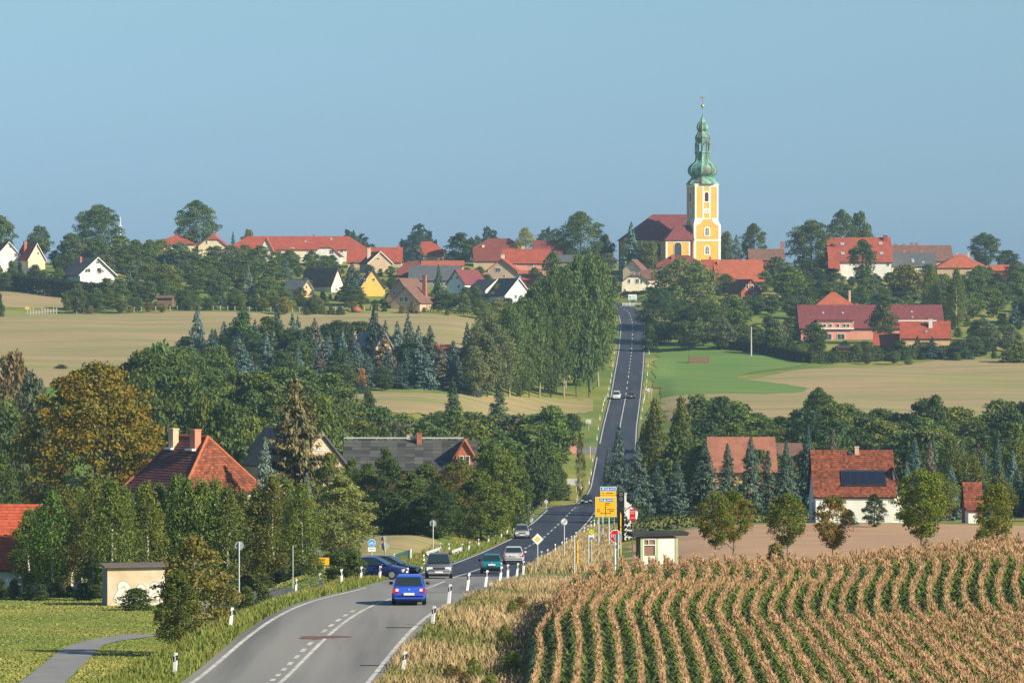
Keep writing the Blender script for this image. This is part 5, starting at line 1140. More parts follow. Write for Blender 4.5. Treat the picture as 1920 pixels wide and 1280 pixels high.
# nave and annex
nv=empty('church_nave',(X(1236,1192),1192,Z(490,1192)),R(6),'church nave with long maroon hipped roof left of the ochre tower','church')
s2=F/1192; nz=lambda row:(490-row)/s2
hx0,hx1=-71/s2,66/s2; hy=7.5; ov=.5
q=MB(); q.box(hx0,hx1,-hy,hy,-4,nz(450)); q.build('wall',OCHRE,nv)
q=MB(); 
for px in (-62,-40,-18): q.box(px/s2,px/s2+.6,-hy-.08,-hy+.03,-4,nz(451))
q.build('pilaster_trim',TRIM,nv)
for px in (-51,-29,-7): add_window(nv,px/s2,nz(470),.75,2.4,-hy,TRIM,1,arch=True)
A_,B_,C_,D_=(hx0-ov,-hy-ov,nz(450)),(hx1+ov,-hy-ov,nz(450)),(hx1+ov,hy+ov,nz(450)),(hx0-ov,hy+ov,nz(450)); E_,F_=(-8/s2,0,nz(402)),(hx1+ov,0,nz(402))
E_=(-12/s2,0,nz(402)); solid([[A_,B_,F_,E_],[C_,D_,E_,F_],[D_,A_,E_],[B_,C_,F_]],.25,'roof',R_MAROON,nv)
ax=empty('church_annex',(X(1268,1166),1166+3.2,Z(490,1166)),R(10),'low ochre annex with arched window between nave and tower','church')
s3=F/1166; az=lambda row:(490-row)/s3; w3=23.5/s3
q=MB(); q.box(-w3,w3,-3.2,4,-4,az(450.5)); q.build('wall',OCHRE,ax)
q=MB(); q.box(-w3-.02,-w3+.6,-3.3,-3.15,-4,az(451)); q.box(w3-.6,w3+.02,-3.3,-3.15,-4,az(451)); q.box(-w3+.6,w3-.6,-3.3,-3.15,az(454),az(450.6)); q.build('pilaster_trim',TRIM,ax)
add_window(ax,0,az(471),1.35,3.1,-3.2,TRIM,1,t=.16,arch=True)
solid([[(-w3-.5,-3.7,az(450.5)),(w3+1.5,-3.7,az(450.5)),(w3+1.5,2.5,az(421)),(.8,2.5,az(421))],[(-w3-.5,-3.7,az(450.5)),(.8,2.5,az(421)),(-w3-.5,4.5,az(450.5))]],.22,'roof',R_MAROON,ax)
# ------------------------------------------------------------------ cars
TYRE = mat('tyre_rubber',(.018,.018,.02),rough=.8); RIM = mat('wheel_rim',(.45,.46,.48),rough=.35,spec=.6,metallic=.5)
CGLASS = mat('car_glass',(.018,.03,.03),rough=.06,spec=.9); CLAMP = mat('lamp_clear',(.75,.76,.78),rough=.1,spec=.9); RLAMP = mat('lamp_red',(.50,.012,.02),rough=.15,spec=.8)
PLATE = mat('number_plate',(.78,.77,.70),rough=.4); DTRIM = mat('dark_bumper',(.03,.032,.036),rough=.5); SEATM = mat('car_seat',(.05,.06,.06))
def loft(b, secs):
    """secs: (y, z bottom, z top, half width) along the car; rounded eight sided sections"""
    n0=len(b.v); rings=[]
    for y,zb,zt_,hw in secs:
        h=zt_-zb
        prof=[(hw*.80,zb),(hw*.97,zb+h*.16),(hw,zb+h*.48),(hw*.985,zb+h*.76),(hw*.93,zb+h*.93),(hw*.80,zt_)]
        ring=[(x,y,z) for x,z in prof]+[(-x,y,z) for x,z in reversed(prof)]; rings.append(ring)
    m=len(rings[0]); vs=[v for r in rings for v in r]; fs=[]
    for i in range(len(rings)-1): fs+=[(i*m+k,i*m+(k+1)%m,(i+1)*m+(k+1)%m,(i+1)*m+k) for k in range(m)]
    fs+=[tuple(range(m-1,-1,-1)),tuple(range((len(rings)-1)*m,len(rings)*m))]
    b.add(vs,fs)
def fixn(o):
    bm=bmesh.new(); bm.from_mesh(o.data); bmesh.ops.recalc_face_normals(bm,faces=bm.faces); bm.to_mesh(o.data); bm.free(); return o
def car(name, label, px, row, heading, col, Lc=3.95, Wc=1.66, Hc=1.46, style='hatch', rough=.22, metallic=.15, bumper=None, plate_z=.62, lamp='corner', D=None, cat='car', group=None):
    p = drop(px,row) if D is None else stand(px,D)
    o = empty(name,(p.x,p.y,p.z+.055),R(heading),label,cat,group)
    slope=math.atan((gz(p.x+2*-math.sin(R(heading)),p.y+2*math.cos(R(heading)))-gz(p.x-2*-math.sin(R(heading)),p.y-2*math.cos(R(heading))))/4); o.rotation_euler=(slope,0,R(heading))
    M=paint('paint_'+name+'_%d'%len(bpy.data.materials),col,rough,.6,metallic); h=Lc/2; w_=Wc/2; belt_=.62*Hc
    rr={'hatch':(-.97,-.72,.06,.50),'mpv':(-.99,-.84,.06,.62),'wagon':(-.97,-.74,.05,.44),'small':(-.96,-.78,.12,.55)}[style]
    hood={'mpv':.84,'small':.82}.get(style,.80)*belt_
    secs=[(-h,.40,belt_*.74,w_*.84),(-h*.985,.30,belt_*.93,w_*.93),(-h*.93,.24,belt_*1.0,w_*.985),(-h*.6,.20,belt_*1.01,w_),(h*.1,.20,belt_,w_),(h*.5,.20,belt_*.97,w_*.99),(h*.78,.22,hood*1.0,w_*.97),(h*.94,.26,hood*.90,w_*.92),(h,.38,hood*.70,w_*.80)]
    b=MB(); b.sm=True; loft(b,secs); body=fixn(b.build('body',M,o))
    bm=bmesh.new(); bm.from_mesh(body.data); bmesh.ops.bevel(bm,geom=[e for e in bm.edges if e.is_manifold and e.calc_face_angle()>.9],offset=.03,segments=2,affect='EDGES'); bm.to_mesh(body.data); bm.free()
    yrb,yrt,yft,yfb=[q*h for q in rr]; wb,wt=w_*.91,w_*.69; zb=belt_*.985; zt_=Hc
    # cabin shell with rounded roof
    b=MB(); b.sm=False
    R0=[(yrb,zb),(yrt,zt_-.035),(yrt+.18*h,zt_),(yft-.15*h,zt_),(yft,zt_-.03),(yfb,zb)]
    def hwid(z): return wb+(wt-wb)*(z-zb)/(zt_-zb)
    vs=[(-hwid(z),y,z) for y,z in R0]+[(hwid(z),y,z) for y,z in R0]; n=len(R0)
    b.add(vs,[tuple(range(n)),tuple(range(2*n-1,n-1,-1))]+[(i,n+i,n+i+1,i+1) for i in range(n-1)]+[(n-1,2*n-1,n,0)])
    cab=fixn(b.build('cabin',M,o))
    bm=bmesh.new(); bm.from_mesh(cab.data); bmesh.ops.bevel(bm,geom=[e for e in bm.edges],offset=.045,segments=2,affect='EDGES'); bm.to_mesh(cab.data); bm.free()
    def quad(y0,z0,y1,z1,nm,inx=.055,iny=.10,top=.12):
        d=Vector((0,y1-y0,z1-z0)); L_=d.length; d/=L_; nrm=Vector((0,-d.z,d.y)) if y0<0 else Vector((0,d.z,-d.y))
        a=Vector((0,y0,z0))+d*L_*iny; c=Vector((0,y0,z0))+d*L_*(1-top)
        q=MB(); k0=nrm*.004; k1=nrm*.016; wa=hwid(a.z)-inx*1.4; wc=hwid(c.z)-inx*1.2
        V=[(-wa,*(a+k)[1:]) for k in (k0,k1)]; 
        pts=[Vector((-wa,a.y,a.z)),Vector((wa,a.y,a.z)),Vector((wc,c.y,c.z)),Vector((-wc,c.y,c.z))]
        q.add([p_+k0 for p_ in pts]+[p_+k1 for p_ in pts],[(3,2,1,0),(4,5,6,7),(0,1,5,4),(1,2,6,5),(2,3,7,6),(3,0,4,7)]); return fixn(q.build(nm,CGLASS,o))
    quad(yrb,zb,yrt,zt_-.035,'rear_window'); quad(yfb,zb,yft,zt_-.03,'windscreen',iny=.04)
    for s in (-1,1):
        q=MB(); z0=zb+.05; z1=zt_-.10; f=lambda z,k:(s*(hwid(z)+k))
        ya=yrb+(yrt-yrb)*(z0-zb)/(zt_-zb)+.16; yb=yrt+.12; yc=yft-.06; yd=yfb+(yft-yfb)*(z0-zb)/(zt_-zb)-.14
        for u0,u1 in ((0,.46),(.50,1)):
            P=[(f(z0,.004),ya+(yd-ya)*u0,z0),(f(z0,.004),ya+(yd-ya)*u1,z0),(f(z1,.004),yb+(yc-yb)*u1,z1),(f(z1,.004),yb+(yc-yb)*u0,z1)]; Q=[(f(z,.016) if False else x+s*.014,y,z) for x,y,z in P]
            q.add(P+Q,[(0,1,2,3),(7,6,5,4),(0,4,5,1),(1,5,6,2),(2,6,7,3),(3,7,4,0)])
        fixn(q.build('side_window',CGLASS,o))
        q=MB(); q.sm=True; q.box(s*(w_+.0)-.0,s*(w_+.17),yfb-.42,yfb-.30,zb+.0,zb+.14) if s>0 else q.box(s*(w_+.17),s*w_,yfb-.42,yfb-.30,zb+.0,zb+.14); q.build('mirror',DTRIM if col[2]>.2 and col[0]<.1 else M,o)
        # lamps
        q=MB(); x0,x1=sorted((s*w_*.60,s*w_*.955)); 
        if lamp=='tall': q.box(*sorted((s*w_*.72,s*w_*.955)),-h*.985,-h*.93,belt_*.52,belt_*.95)
        else: q.box(x0,x1,-h*1.0,-h*.94,belt_*.66,belt_*.93)
        t=q.build('taillight',RLAMP,o)
        q=MB(); xa,xb=sorted((s*w_*.62,s*w_*.80)); q.box(xa,xb,-h*1.004,-h*.98,belt_*.76,belt_*.90); q.build('lamp_glass',CLAMP,t) if lamp!='tall' else None
        q=MB(); x0,x1=sorted((s*w_*.46,s*w_*.90)); q.box(x0,x1,h*.93,h*.995,hood*.60,hood*.86); q.build('headlight',CLAMP,o)
        for yy in (-h*.62,h*.63):
            q=MB(); q.sm=False; r=.30*(Hc/1.46)**.5; q.tube((s*(w_-.20),yy,r),(s*(w_+.012),yy,r),r,n=18); wh=q.build('wheel',TYRE,o)
            q=MB(); q.tube((s*(w_+.0),yy,r),(s*(w_+.022),yy,r),r*.64,n=14); q.build('rim',RIM,wh)
    bz=bumper or M
    q=MB(); q.box(-w_*.90,w_*.90,-h-.05,-h+.18,.28,belt_*.50); rb_=q.build('rear_bumper',bz,o); bm=bmesh.new(); bm.from_mesh(rb_.data); bmesh.ops.bevel(bm,geom=list(bm.edges),offset=.05,segments=2,affect='EDGES'); bm.to_mesh(rb_.data); bm.free()
    q=MB(); q.box(-w_*.84,w_*.84,h-.20,h+.05,.26,hood*.58); fb=q.build('front_bumper',bz,o); bm=bmesh.new(); bm.from_mesh(fb.data); bmesh.ops.bevel(bm,geom=list(bm.edges),offset=.05,segments=2,affect='EDGES'); bm.to_mesh(fb.data); bm.free()
    q=MB(); q.box(-w_*.86,w_*.86,-h-.052,-h+.0,belt_*.50+.004,belt_*.50+.02); q.build('bumper_gap',DTRIM,o)
    q=MB(); q.box(-.26,.26,-h-.075,-h-.04,plate_z*belt_-.06,plate_z*belt_+.055); q.build('number_plate',PLATE,o)
    q=MB(); q.box(-.26,.26,h+.045,h+.07,.36,.47); q.build('number_plate',PLATE,o)
    q=MB(); q.box(-w_*.42,w_*.42,h*.975,h*1.0,hood*.66,hood*.80); q.build('grille',DTRIM,o)
    q=MB(); q.disc(0,belt_*.86,.055,-h*1.0-.012,-h*.985,12); q.build('emblem',RIM,o)
    q=MB(); q.box(-w_*.8,w_*.8,-h*.9,h*.9,.17,.24); q.build('underbody',DTRIM,o)
    return o
# driving away on the right, coming towards us on the left
hd=lambda d: -math.degrees(math.atan(float((road_x(d+3)-road_x(d-3))/6)))
car('hatchback_car','bright blue small hatchback driving away, nearest of all cars',767.5,1124,1.2,(.035,.11,.62),3.9,1.66,1.46,'hatch',D=172)
car('minivan_car','grey minivan with bright headlamps coming round the junction',823,1081,181.0,(.13,.14,.155),4.3,1.76,1.66,'mpv',rough=.3,D=228,bumper=mat('silver_bumper',(.24,.25,.26),rough=.35))
car('small_car','turquoise small car with dark lower bumper driving away behind the white wagon',922,1076,0.3,(.012,.20,.25),3.6,1.62,1.42,'small',bumper=DTRIM,lamp='tall',plate_z=.72,D=254)
car('wagon_car','silver white wagon driving away past the turquoise car',963,1056,0.0,(.62,.62,.60),4.7,1.80,1.50,'wagon',D=296,metallic=.3,plate_z=.80)
car('compact_car','silver compact car coming down the bend',978.5,1010,180.5,(.45,.46,.48),3.9,1.72,1.58,'mpv',D=395,metallic=.4)
car('dark_car','dark car emerging from the dip before the far climb',1101,943,hd(540)+180,(.015,.02,.03),4.3,1.8,1.5,'hatch',D=545)
car('white_van','white car high on the far climb',1156,748,hd(795)+180,(.75,.75,.73),4.3,1.85,1.75,'mpv',D=795)
car('dark_car','dark red car driving up the far climb beside the white one',1184,748,hd(795),(.06,.03,.03),4.2,1.75,1.45,'hatch',D=797)
car('dark_blue_car','dark blue hatchback waiting at the side road',704,1078,-101,(.012,.022,.10),4.1,1.7,1.46,'hatch',D=223)
car('black_car','black car with pale wheels waiting behind the dark blue one',728,1066,-101,(.012,.013,.018),4.4,1.75,1.45,'hatch',D=231)
hedge('garden_hedge','tall dark hedge around the foot of the white pillar',[hp(1166,371),hp(1190,371),hp(1214,373)],3.4,1.0,(.03,.05,.024),7,.22,16)
# ------------------------------------------------------------------ delineator posts
def post_proto():
    b=MB(); poly=[(-.062,-.05),(.050,-.05),(.062,.03),(0,.06),(-.062,.03)]
    n=len(poly); z0,z1=-.15,1.0
    b.add([(x,y,z0) for x,y in poly]+[(x*.9,y*.9,z1-(.06 if y>0 else 0)) for x,y in poly],[tuple(range(n-1,-1,-1)),tuple(range(n,2*n))]+[(i,(i+1)%n,n+(i+1)%n,n+i) for i in range(n)])
    me1=b.mesh('post_body',POSTW)
    b=MB(); b.add([(-.066,-.053,.60),(.055,-.053,.68),(.066,.034,.68),(-.066,.034,.60),(-.064,-.053,.82),(.053,-.053,.90),(.064,.034,.90),(-.064,.034,.82)],[(0,1,5,4),(1,2,6,5),(2,3,7,6),(3,0,4,7),(4,5,6,7),(3,2,1,0)]); me2=b.mesh('black_band',BLACK)
    b=MB(); b.box(-.022,.018,-.060,-.0535,.66,.84); me3=b.mesh('reflector',mat('reflector_silver',(.65,.68,.72),rough=.2))
    b=MB(); b.box(-.064,.056,-.054,-.049,.965,.999); me4=b.mesh('top_cap',mat('post_cap',(.6,.25,.15)))
    return me1,me2,me3
PB=post_proto(); _pr=random.Random(4)
def post(px,row,label,group,D=None,lean=None):
    p=drop(px,row) if D is None else stand(px,D)
    o=empty('delineator_post',p,_pr.uniform(-.2,.2),label,'delineator',group); o.rotation_euler=(_pr.gauss(0,.03),lean if lean is not None else _pr.gauss(.04,.05),_pr.uniform(-.2,.2))
    o.scale=(1.25,1.25,1.0) 
    for nm,me in zip(('post','black_band','reflector'),PB): link(nm,me,o)
ORD=['first','second','third','fourth','fifth','sixth','seventh','eighth','ninth','tenth','eleventh','twelfth','thirteenth','fourteenth','fifteenth','sixteenth','seventeenth','eighteenth','nineteenth','twentieth','twenty-first','twenty-second']
gl='white delineator posts along the left road edge'; gr='white delineator posts along the dry grass bank'; gf='white delineator posts beside the far climb'
for k,(px,row) in enumerate([(327,1268),(431.5,1180),(497,1137),(554.5,1112),(601,1103),(641,1098),(676,1092),(711,1090),(740,1081)]):
    post(px,row,['delineator nearest the lower left, beside the grey road','delineator next to the round sign seen from behind','delineator third from the front on the left verge','delineator left of the pale birch trunk by the road','delineator before the dark bushes at the birch row end','delineator before the yellow sign on the left verge','delineator left of the dark blue car','delineator in front of the dark blue car','delineator at the bonnet of the dark blue car'][k],gl)
for k,(px,row) in enumerate([(795,1062),(802,1060),(824,1037),(842,1038),(863.5,1038),(878.5,1034),(897.6,1028),(915.5,1021),(928,1013),(940,1009.5),(951,1003.5),(962.4,998),(977.5,987),(987,984),(995,979),(998,977)]):
    post(px,row,ORD[k]+' delineator up the left side of the bend, counted from the minivan',gl)
for k,(px,row) in enumerate([(754.5,1265),(810,1176),(841,1132),(876,1108),(910,1101),(937,1092),(952,1086),(968.6,1083),(981,1077)]):
    post(px,row,['delineator nearest the bottom, right of the grey road','delineator second along the dry grass bank','delineator third along the dry bank, facing the blue car','delineator fourth along the dry grass bank','leaning delineator fifth along the dry bank','leaning delineator below the turquoise car','delineator before the rear wheel of the turquoise car','delineator under the silver white wagon','delineator with red mark at the top of the dry bank'][k],gr,lean=.13 if k in (0,1,3,4,5) else None)
for k,(px,row) in enumerate([(1014.6,1054),(1029,1050),(1041.6,1039),(1053,1034),(1061,1026),(1072,1022),(1080,1014),(1094,1004),(1101,1000),(1108,992),(1115,989),(1120.5,982)]):
    post(px,row,ORD[k]+' delineator up the right side of the bend, counted from the diamond sign',gr)
for k,(px,row) in enumerate([(1081.5,941),(1087,921),(1090,919),(1094,917),(1105,908),(1108.5,890),(1111,865),(1119.5,825),(1122,806),(1125,787),(1129,771),(1131,760),(1133.5,752),(1136,749),(1138,747),(1140,744),(1141.5,731),(1145,717),(1147,706),(1149,687),(1152,664)]):
    post(px,row,ORD[k]+' delineator up the left side of the far climb, counted from the dip',gf)
for k,(px,row) in enumerate([(1202,786),(1204,770),(1206.5,756),(1208,750),(1209,745),(1211,731),(1212.5,717),(1214,704),(1215,687),(1217,664)]):
    post(px,row,ORD[k]+' delineator up the right side of the far climb, counted from the poplars',gf)

# ------------------------------------------------------------------ signs
def sign(name,label,px,base,D=None,rz=0,cat='sign'):
    p=drop(px,base) if D is None else stand(px,D); return empty(name,p,R(rz),label,cat), F/p.y, p
def zz(row,p): return Z(row,p.y)-p.z
def pole(o,z1,r=.038,m=STEEL,x=0,lean=0,name='pole'):
    b=MB(); b.tube((x,.06,-.3),(x+lean,.06,z1),r,n=8); return b.build(name,m,o)
def text(s,size,m,parent,x,y,z,name='lettering'):
    cu=bpy.data.curves.new('t','FONT'); cu.body=s; cu.size=size; cu.align_x='CENTER'; cu.align_y='CENTER'; cu.extrude=.002
    t=bpy.data.objects.new('t',cu); me=bpy.data.meshes.new_from_object(t); bpy.data.objects.remove(t); bpy.data.curves.remove(cu)
    me.materials.clear(); me.materials.append(m); me.transform(Matrix.Rotation(R(90),4,'X')); o=link(name,me,parent,(x,y,z)); return o
def round_sign(name,label,px,row,rad,base,front,D=None,back=False):
    o,s,p=sign(name,label,px,base,D); z=zz(row,p); pole(o,z+rad*.8,.045)
    b=MB(); b.disc(0,z,rad,-.0 if not back else .13,.03 if not back else .16); f=b.build('sign_plate',front,o)
    return o,z,s,p,f
# backs of round signs
for px,row,rad,base,lab,D_ in ((448,1023,.31,1152,'round sign seen from behind on a tall post by the grey road',None),(812,981,.31,1041,'round sign seen from behind before the dark hedge',None)):
    o,z,s,p,f=round_sign('round_sign',lab,px,row,rad,base,GREYBACK,None,True)
    b=MB(); b.box(-rad*.9,rad*.9,.10,.128,z+.10,z+.14); b.box(-rad*.9,rad*.9,.10,.128,z-.16,z-.12); b.build('clamp_rail',STEEL,o)
    b=MB(); b.box(-.035,.035,.10,.129,z-.22,z+.2); b.build('clamp',STEEL,f)
# end of limit signs
for px,row,rad,base,lab in ((1058,978,.30,1052,'white round sign with grey diagonal bar beside the dark bend'),(1024,940,.28,954,'small white round sign at the short grey turning'),(1216.5,731,.42,748,'small white round sign right of the far climb')):
    o,z,s,p,f=round_sign('end_limit_sign',lab,px,row,rad,base,SIGNW)
    b=MB(); b.tube((0,-.001,z),(0,-.012,z),rad*.97,n=24); 
    q=MB(); 
    for k in range(24):
        a0,a1=2*math.pi*k/24,2*math.pi*(k+1)/24; q.add([(math.cos(a)*r_,-.008,z+math.sin(a)*r_) for a,r_ in ((a0,rad*.88),(a1,rad*.88),(a1,rad*.97),(a0,rad*.97))],[(0,1,2,3)])
    q.build('rim_line',GREYBACK,f)
    q=MB()
    for dd in (-.06,-.02,.02,.06):
        q.add([(-rad*.6+dd,-.007,z-rad*.6-dd),(-rad*.6+dd+.022,-.007,z-rad*.6-dd-.022),(rad*.6+dd+.022,-.007,z+rad*.6-dd-.022),(rad*.6+dd,-.007,z+rad*.6-dd)],[(0,1,2,3)])
    q.build('diagonal_bar',mat('sign_grey',(.20,.21,.22)),f)
# priority diamond
def diamond(o,z,r,m,y0=-.02,y1=.02,name='sign_plate',parent=None):
    b=MB(); c=.06*r; b.prism([(r-c,z-c),(r,z),(r-c,z+c),(c,z+r-c),(0,z+r),(-c,z+r-c),(-r+c,z+c),(-r,z),(-r+c,z-c),(-c,z-r+c),(0,z-r),(c,z-r+c)],y0,y1); return b.build(name,m,parent or o)
o,s,p=sign('priority_sign','white diamond priority road sign with yellow centre on the dry bank',1008,1074); z=zz(1010.5,p); pole(o,z); f=diamond(o,z,.44,SIGNW); diamond(o,z,.24,mat('priority_yellow',(.82,.58,.10)),-.026,-.021,'yellow_centre',f)
# bicycle sign
BLUEL=mat('bicycle_blue',(.06,.33,.80),rough=.4)
o,s,p=sign('cycle_path_sign','blue round bicycle sign with white plate above the waiting cars',697,1058); z=zz(1017.5,p); pole(o,z)
b=MB(); b.disc(0,z,.31,-.015,.015); f=b.build('sign_plate',SIGNW,o); b=MB(); b.disc(0,z,.285,-.02,-.0155); g=b.build('blue_face',BLUEL,f)
b=MB(); 
for cx in (-.125,.125):
    for k in range(14):
        a0,a1=2*math.pi*k/14,2*math.pi*(k+1)/14; b.add([(cx+math.cos(a)*r_,-.022,z-.06+math.sin(a)*r_) for a,r_ in ((a0,.062),(a1,.062),(a1,.085),(a0,.085))],[(0,1,2,3)])
for a,c in (((-.125,-.06),(-.05,.06)),((-.05,.06),(.085,.06)),((.085,.06),(.125,-.06)),((-.05,.06),(0,-.06)),((0,-.06),(-.125,-.06)),((0,-.06),(.085,.06)),((.085,.06),(.07,.11)),((.07,.11),(.12,.11)),((-.05,.06),(-.06,.095)),((-.1,.095),(-.03,.095))):
    stroke(b,[(a[0],z+a[1]),(c[0],z+c[1])],.026,-.022)
b.build('bicycle_symbol',SIGNW,f)
b=MB(); b.box(-.30,.30,-.015,.015,z-.68,z-.34); f2=b.build('plate',SIGNW,o)
b=MB(); [b.box(-.22+i*.075,-.17+i*.075,-.018,-.0152,z-.52,z-.44) for i in range(6)]; b.box(-.02,.08,-.018,-.0152,z-.63,z-.58); b.build('lettering',GREYBACK,f2)
# leaning post with back of diamond
o,s,p=sign('leaning_sign','leaning post with the grey backs of a diamond and a small plate',726,1080); z=zz(1024,p)
b=MB(); b.tube((0,.0,-.3),(-.26,.0,zz(1005,p)),.05,n=8); b.build('pole',mat('weathered_post',(.40,.36,.28),(.3,.27,.22),3),o)
f=diamond(o,z,.36,mat('green_grey_back',(.36,.42,.36)),.06,.09); f.location.x=-.18
b=MB(); b.box(-.43,-.02,.06,.09,zz(1013,p),zz(1005.5,p)); b.build('plate_back',GREYBACK,o)
# STOP sign with another sign's back in front of it
o,s,p=sign('stop_sign','red octagonal stop sign at the side road behind the maize',1154,0,D=252); z=Z(1004.5,252)-p.z; pole(o,z,.06,POSTW,x=-.02)
def octo(r): return [(r*math.cos(R(22.5+45*k)),z+r*math.sin(R(22.5+45*k))) for k in range(8)]
b=MB(); b.prism(octo(.485),-.02,.02); f=b.build('sign_plate',SIGNW,o); b=MB(); b.prism(octo(.435),-.026,-.021); g=b.build('red_face',SIGNR,f)
text('STOP',.30,SIGNW,f,0,-.032,z)
o,s,p=sign('traffic_sign','grey back of a small sign on a thin post in front of the stop sign',1159,0,D=247); z=Z(1012,247)-p.z; pole(o,z+.6,.035); 
b=MB(); b.prism([(-.30,z+.10),(-.05,z-.30),(.28,z-.05),(.26,z+.42),(-.12,z+.45)],.10,.12); b.build('plate_back',GREYBACK,o)
b=MB(); b.box(-.27,.27,.10,.12,z-.62,z-.34); b.build('lower_plate',mat('green_grey_back',(.36,.42,.36)),o)
# bus stop sign
o,s,p=sign('bus_stop_sign','round yellow bus stop sign on a white plate at the verge',1109,0,D=262); z=Z(996.5,262)-p.z; pole(o,z,.035,STEEL)
b=MB(); b.box(-.20,.20,-.01,.012,z-.5,z+.1); f=b.build('plate',SIGNW,o); b=MB(); b.disc(0,z,.235,-.03,-.011); g=b.build('yellow_disc',mat('bus_yellow',(.80,.66,.03)),f)
b=MB()
for k in range(20):
    a0,a1=2*math.pi*k/20,2*math.pi*(k+1)/20; b.add([(math.cos(a)*r_,-.032,z+math.sin(a)*r_) for a,r_ in ((a0,.18),(a1,.18),(a1,.225),(a0,.225))],[(0,1,2,3)])
b.build('green_ring',mat('bus_green',(.05,.30,.06)),g); text('H',.30,mat('bus_green',(.05,.30,.06)),g,0,-.034,z)
b=MB(); b.box(-.12,.12,-.03,-.011,z-.49,z-.40); b.build('route_plate',SIGNB,f)
# bare poles and yellow marker posts at the verge
for px,D_,top,lab in ((1077,250,1003,'bare grey pole right of the round white sign'),(1103.5,256,1003,'bare grey pole beside the bus stop sign')):
    o,s,p=sign('metal_pole',lab,px,0,D=D_,cat='pole'); pole(o,Z(top,D_)-p.z,.045)
YP=mat('marker_yellow',(.80,.42,.02),rough=.5)
for px,D_,top,bot,lab in ((1082.5,262,1012,1056,'yellow pipeline marker post near the white end of limit sign'),(1163.5,330,960,994,'yellow pipeline marker post under the yellow direction signs'),(1108.5,285,1012,1030,'thin yellow marker post behind the bus stop sign')):
    o,s,p=sign('marker_post',lab,px,0,D=D_,cat='marker post'); zt1=Z(top,D_)-p.z
    r=.055 if 'thin' in lab else .075
    b=MB(); b.lathe([(r,-.2),(r,zt1-.32),(r*.8,zt1-.22),(.01,zt1)],10); b.build('post',YP,o)
    b=MB(); b.lathe([(r*1.08,zt1*.62),(r*1.08,zt1*.62+.07)],10); b.build('black_band',BLACK,o)
# direction signs
def bars(b,rows,y):
    for x,z,w_,h_ in rows:
        k=max(3,int(w_/.085)); st=w_/k
        for i in range(k): b.box(x+i*st,x+i*st+st*.68,y-.004,y,z-h_/2*(1 if i else 1.35),z+h_/2)
D_=345; o,s,p=sign('direction_sign','front yellow direction sign with crossing arrows and blue strip',1136,0,D=D_); z0=Z(968.5,D_)-p.z; z1=Z(931,D_)-p.z; w2=20/s
for x in (-.72,.30): pole(o,z1-.2,.07,STEEL,x=x)
b=MB(); b.box(-w2,w2,-.03,.0,z0,z1); f=b.build('sign_plate',mat('sign_border',(.80,.66,.40)),o); b=MB(); b.box(-w2+.05,w2-.05,-.036,-.031,z0+.05,z1-.05); b.build('yellow_face',SIGNY,f)
b=MB(); b.box(-w2*.62,w2*.66,-.044,-.037,z1-.46,z1-.18); bs=b.build('blue_strip',SIGNB,f); b=MB(); b.add([(-.22,-.048,z1-.43),(.02,-.048,z1-.43),(-.10,-.048,z1-.20)],[(0,1,2)]); bars(b,[(.10,z1-.32,.55,.10)],-.045); b.build('strip_lettering',SIGNW,bs)
b=MB(); b.box(-.60,-.28,-.046,-.0445,z1-.41,z1-.23); b.build('route_shield',mat('pale_blue',(.35,.50,.80)),bs)
IN=mat('sign_black',(.03,.025,.01)); b=MB(); b.box(-.06,-.0,-.042,-.037,z0+.12,z0+.98); b.add([(-.12,-.041,z0+.95),(.06,-.041,z0+.95),(-.03,-.041,z0+1.08)],[(0,1,2)]); b.box(-.46,-.07,-.042,-.037,z0+.34,z0+.39); b.box(.01,.44,-.042,-.037,z0+.34,z0+.39)
b.add([(-.44,-.041,z0+.28),(-.44,-.041,z0+.45),(-.56,-.041,z0+.365)],[(0,2,1)]); b.add([(.42,-.041,z0+.28),(.42,-.041,z0+.45),(.54,-.041,z0+.365)],[(0,1,2)]); b.build('arrow_symbol',IN,f)
b=MB(); bars(b,[(-.05,z1-.64,.48,.09),(-.12,z1-.80,.50,.09),(-.85,z0+.72,.30,.09),(-.85,z0+.54,.28,.09),(.15,z0+.74,.70,.09),(.35,z0+.56,.50,.09)],-.037); b.build('lettering',IN,f)
D_=372; o,s,p=sign('direction_sign','rear yellow direction sign with a blue top panel, partly hidden',1140.5,0,D=D_); zt1=Z(912,D_)-p.z; zb1=Z(948,D_)-p.z; w2=15.2/s
for x in (-.6,.62): pole(o,zb1+.3,.07,STEEL,x=x)
b=MB(); b.box(-w2,w2,-.03,.0,Z(920,D_)-p.z,zt1); f=b.build('blue_panel',SIGNW,o); b=MB(); b.box(-w2+.06,w2-.06,-.036,-.031,Z(919.2,D_)-p.z,zt1-.06); g=b.build('blue_face',SIGNB,f)
zc=(zt1+Z(920,D_)-p.z)/2; b=MB(); b.add([(-.68,-.04,zc),(-.56,-.04,zc-.12),(-.44,-.04,zc),(-.56,-.04,zc+.14)],[(0,1,2,3)]); b.add([(-.12,-.04,zc-.12),(.10,-.04,zc-.12),(-.01,-.04,zc+.13)],[(0,1,2)]); bars(b,[(.20,zc,.52,.10)],-.037); b.build('panel_lettering',SIGNW,f)
b=MB(); b.box(-.40,-.18,-.04,-.0365,zc-.11,zc+.09); b.build('route_shield',mat('pale_blue',(.35,.50,.80)),f)
for r0,r1 in ((920.4,928),(928.6,940),(940.5,949)):
    b=MB(); za,zb_=Z(r1,D_)-p.z,Z(r0,D_)-p.z; b.box(-w2,w2,-.03,.0,za,zb_); f=b.build('yellow_panel',SIGNY,o)
    b=MB(); bars(b,[(-.2,(za+zb_)/2,.75,.10)],-.031); b.disc(-.55,(za+zb_)/2,.06,-.036,-.031,8); b.build('lettering',IN,f)
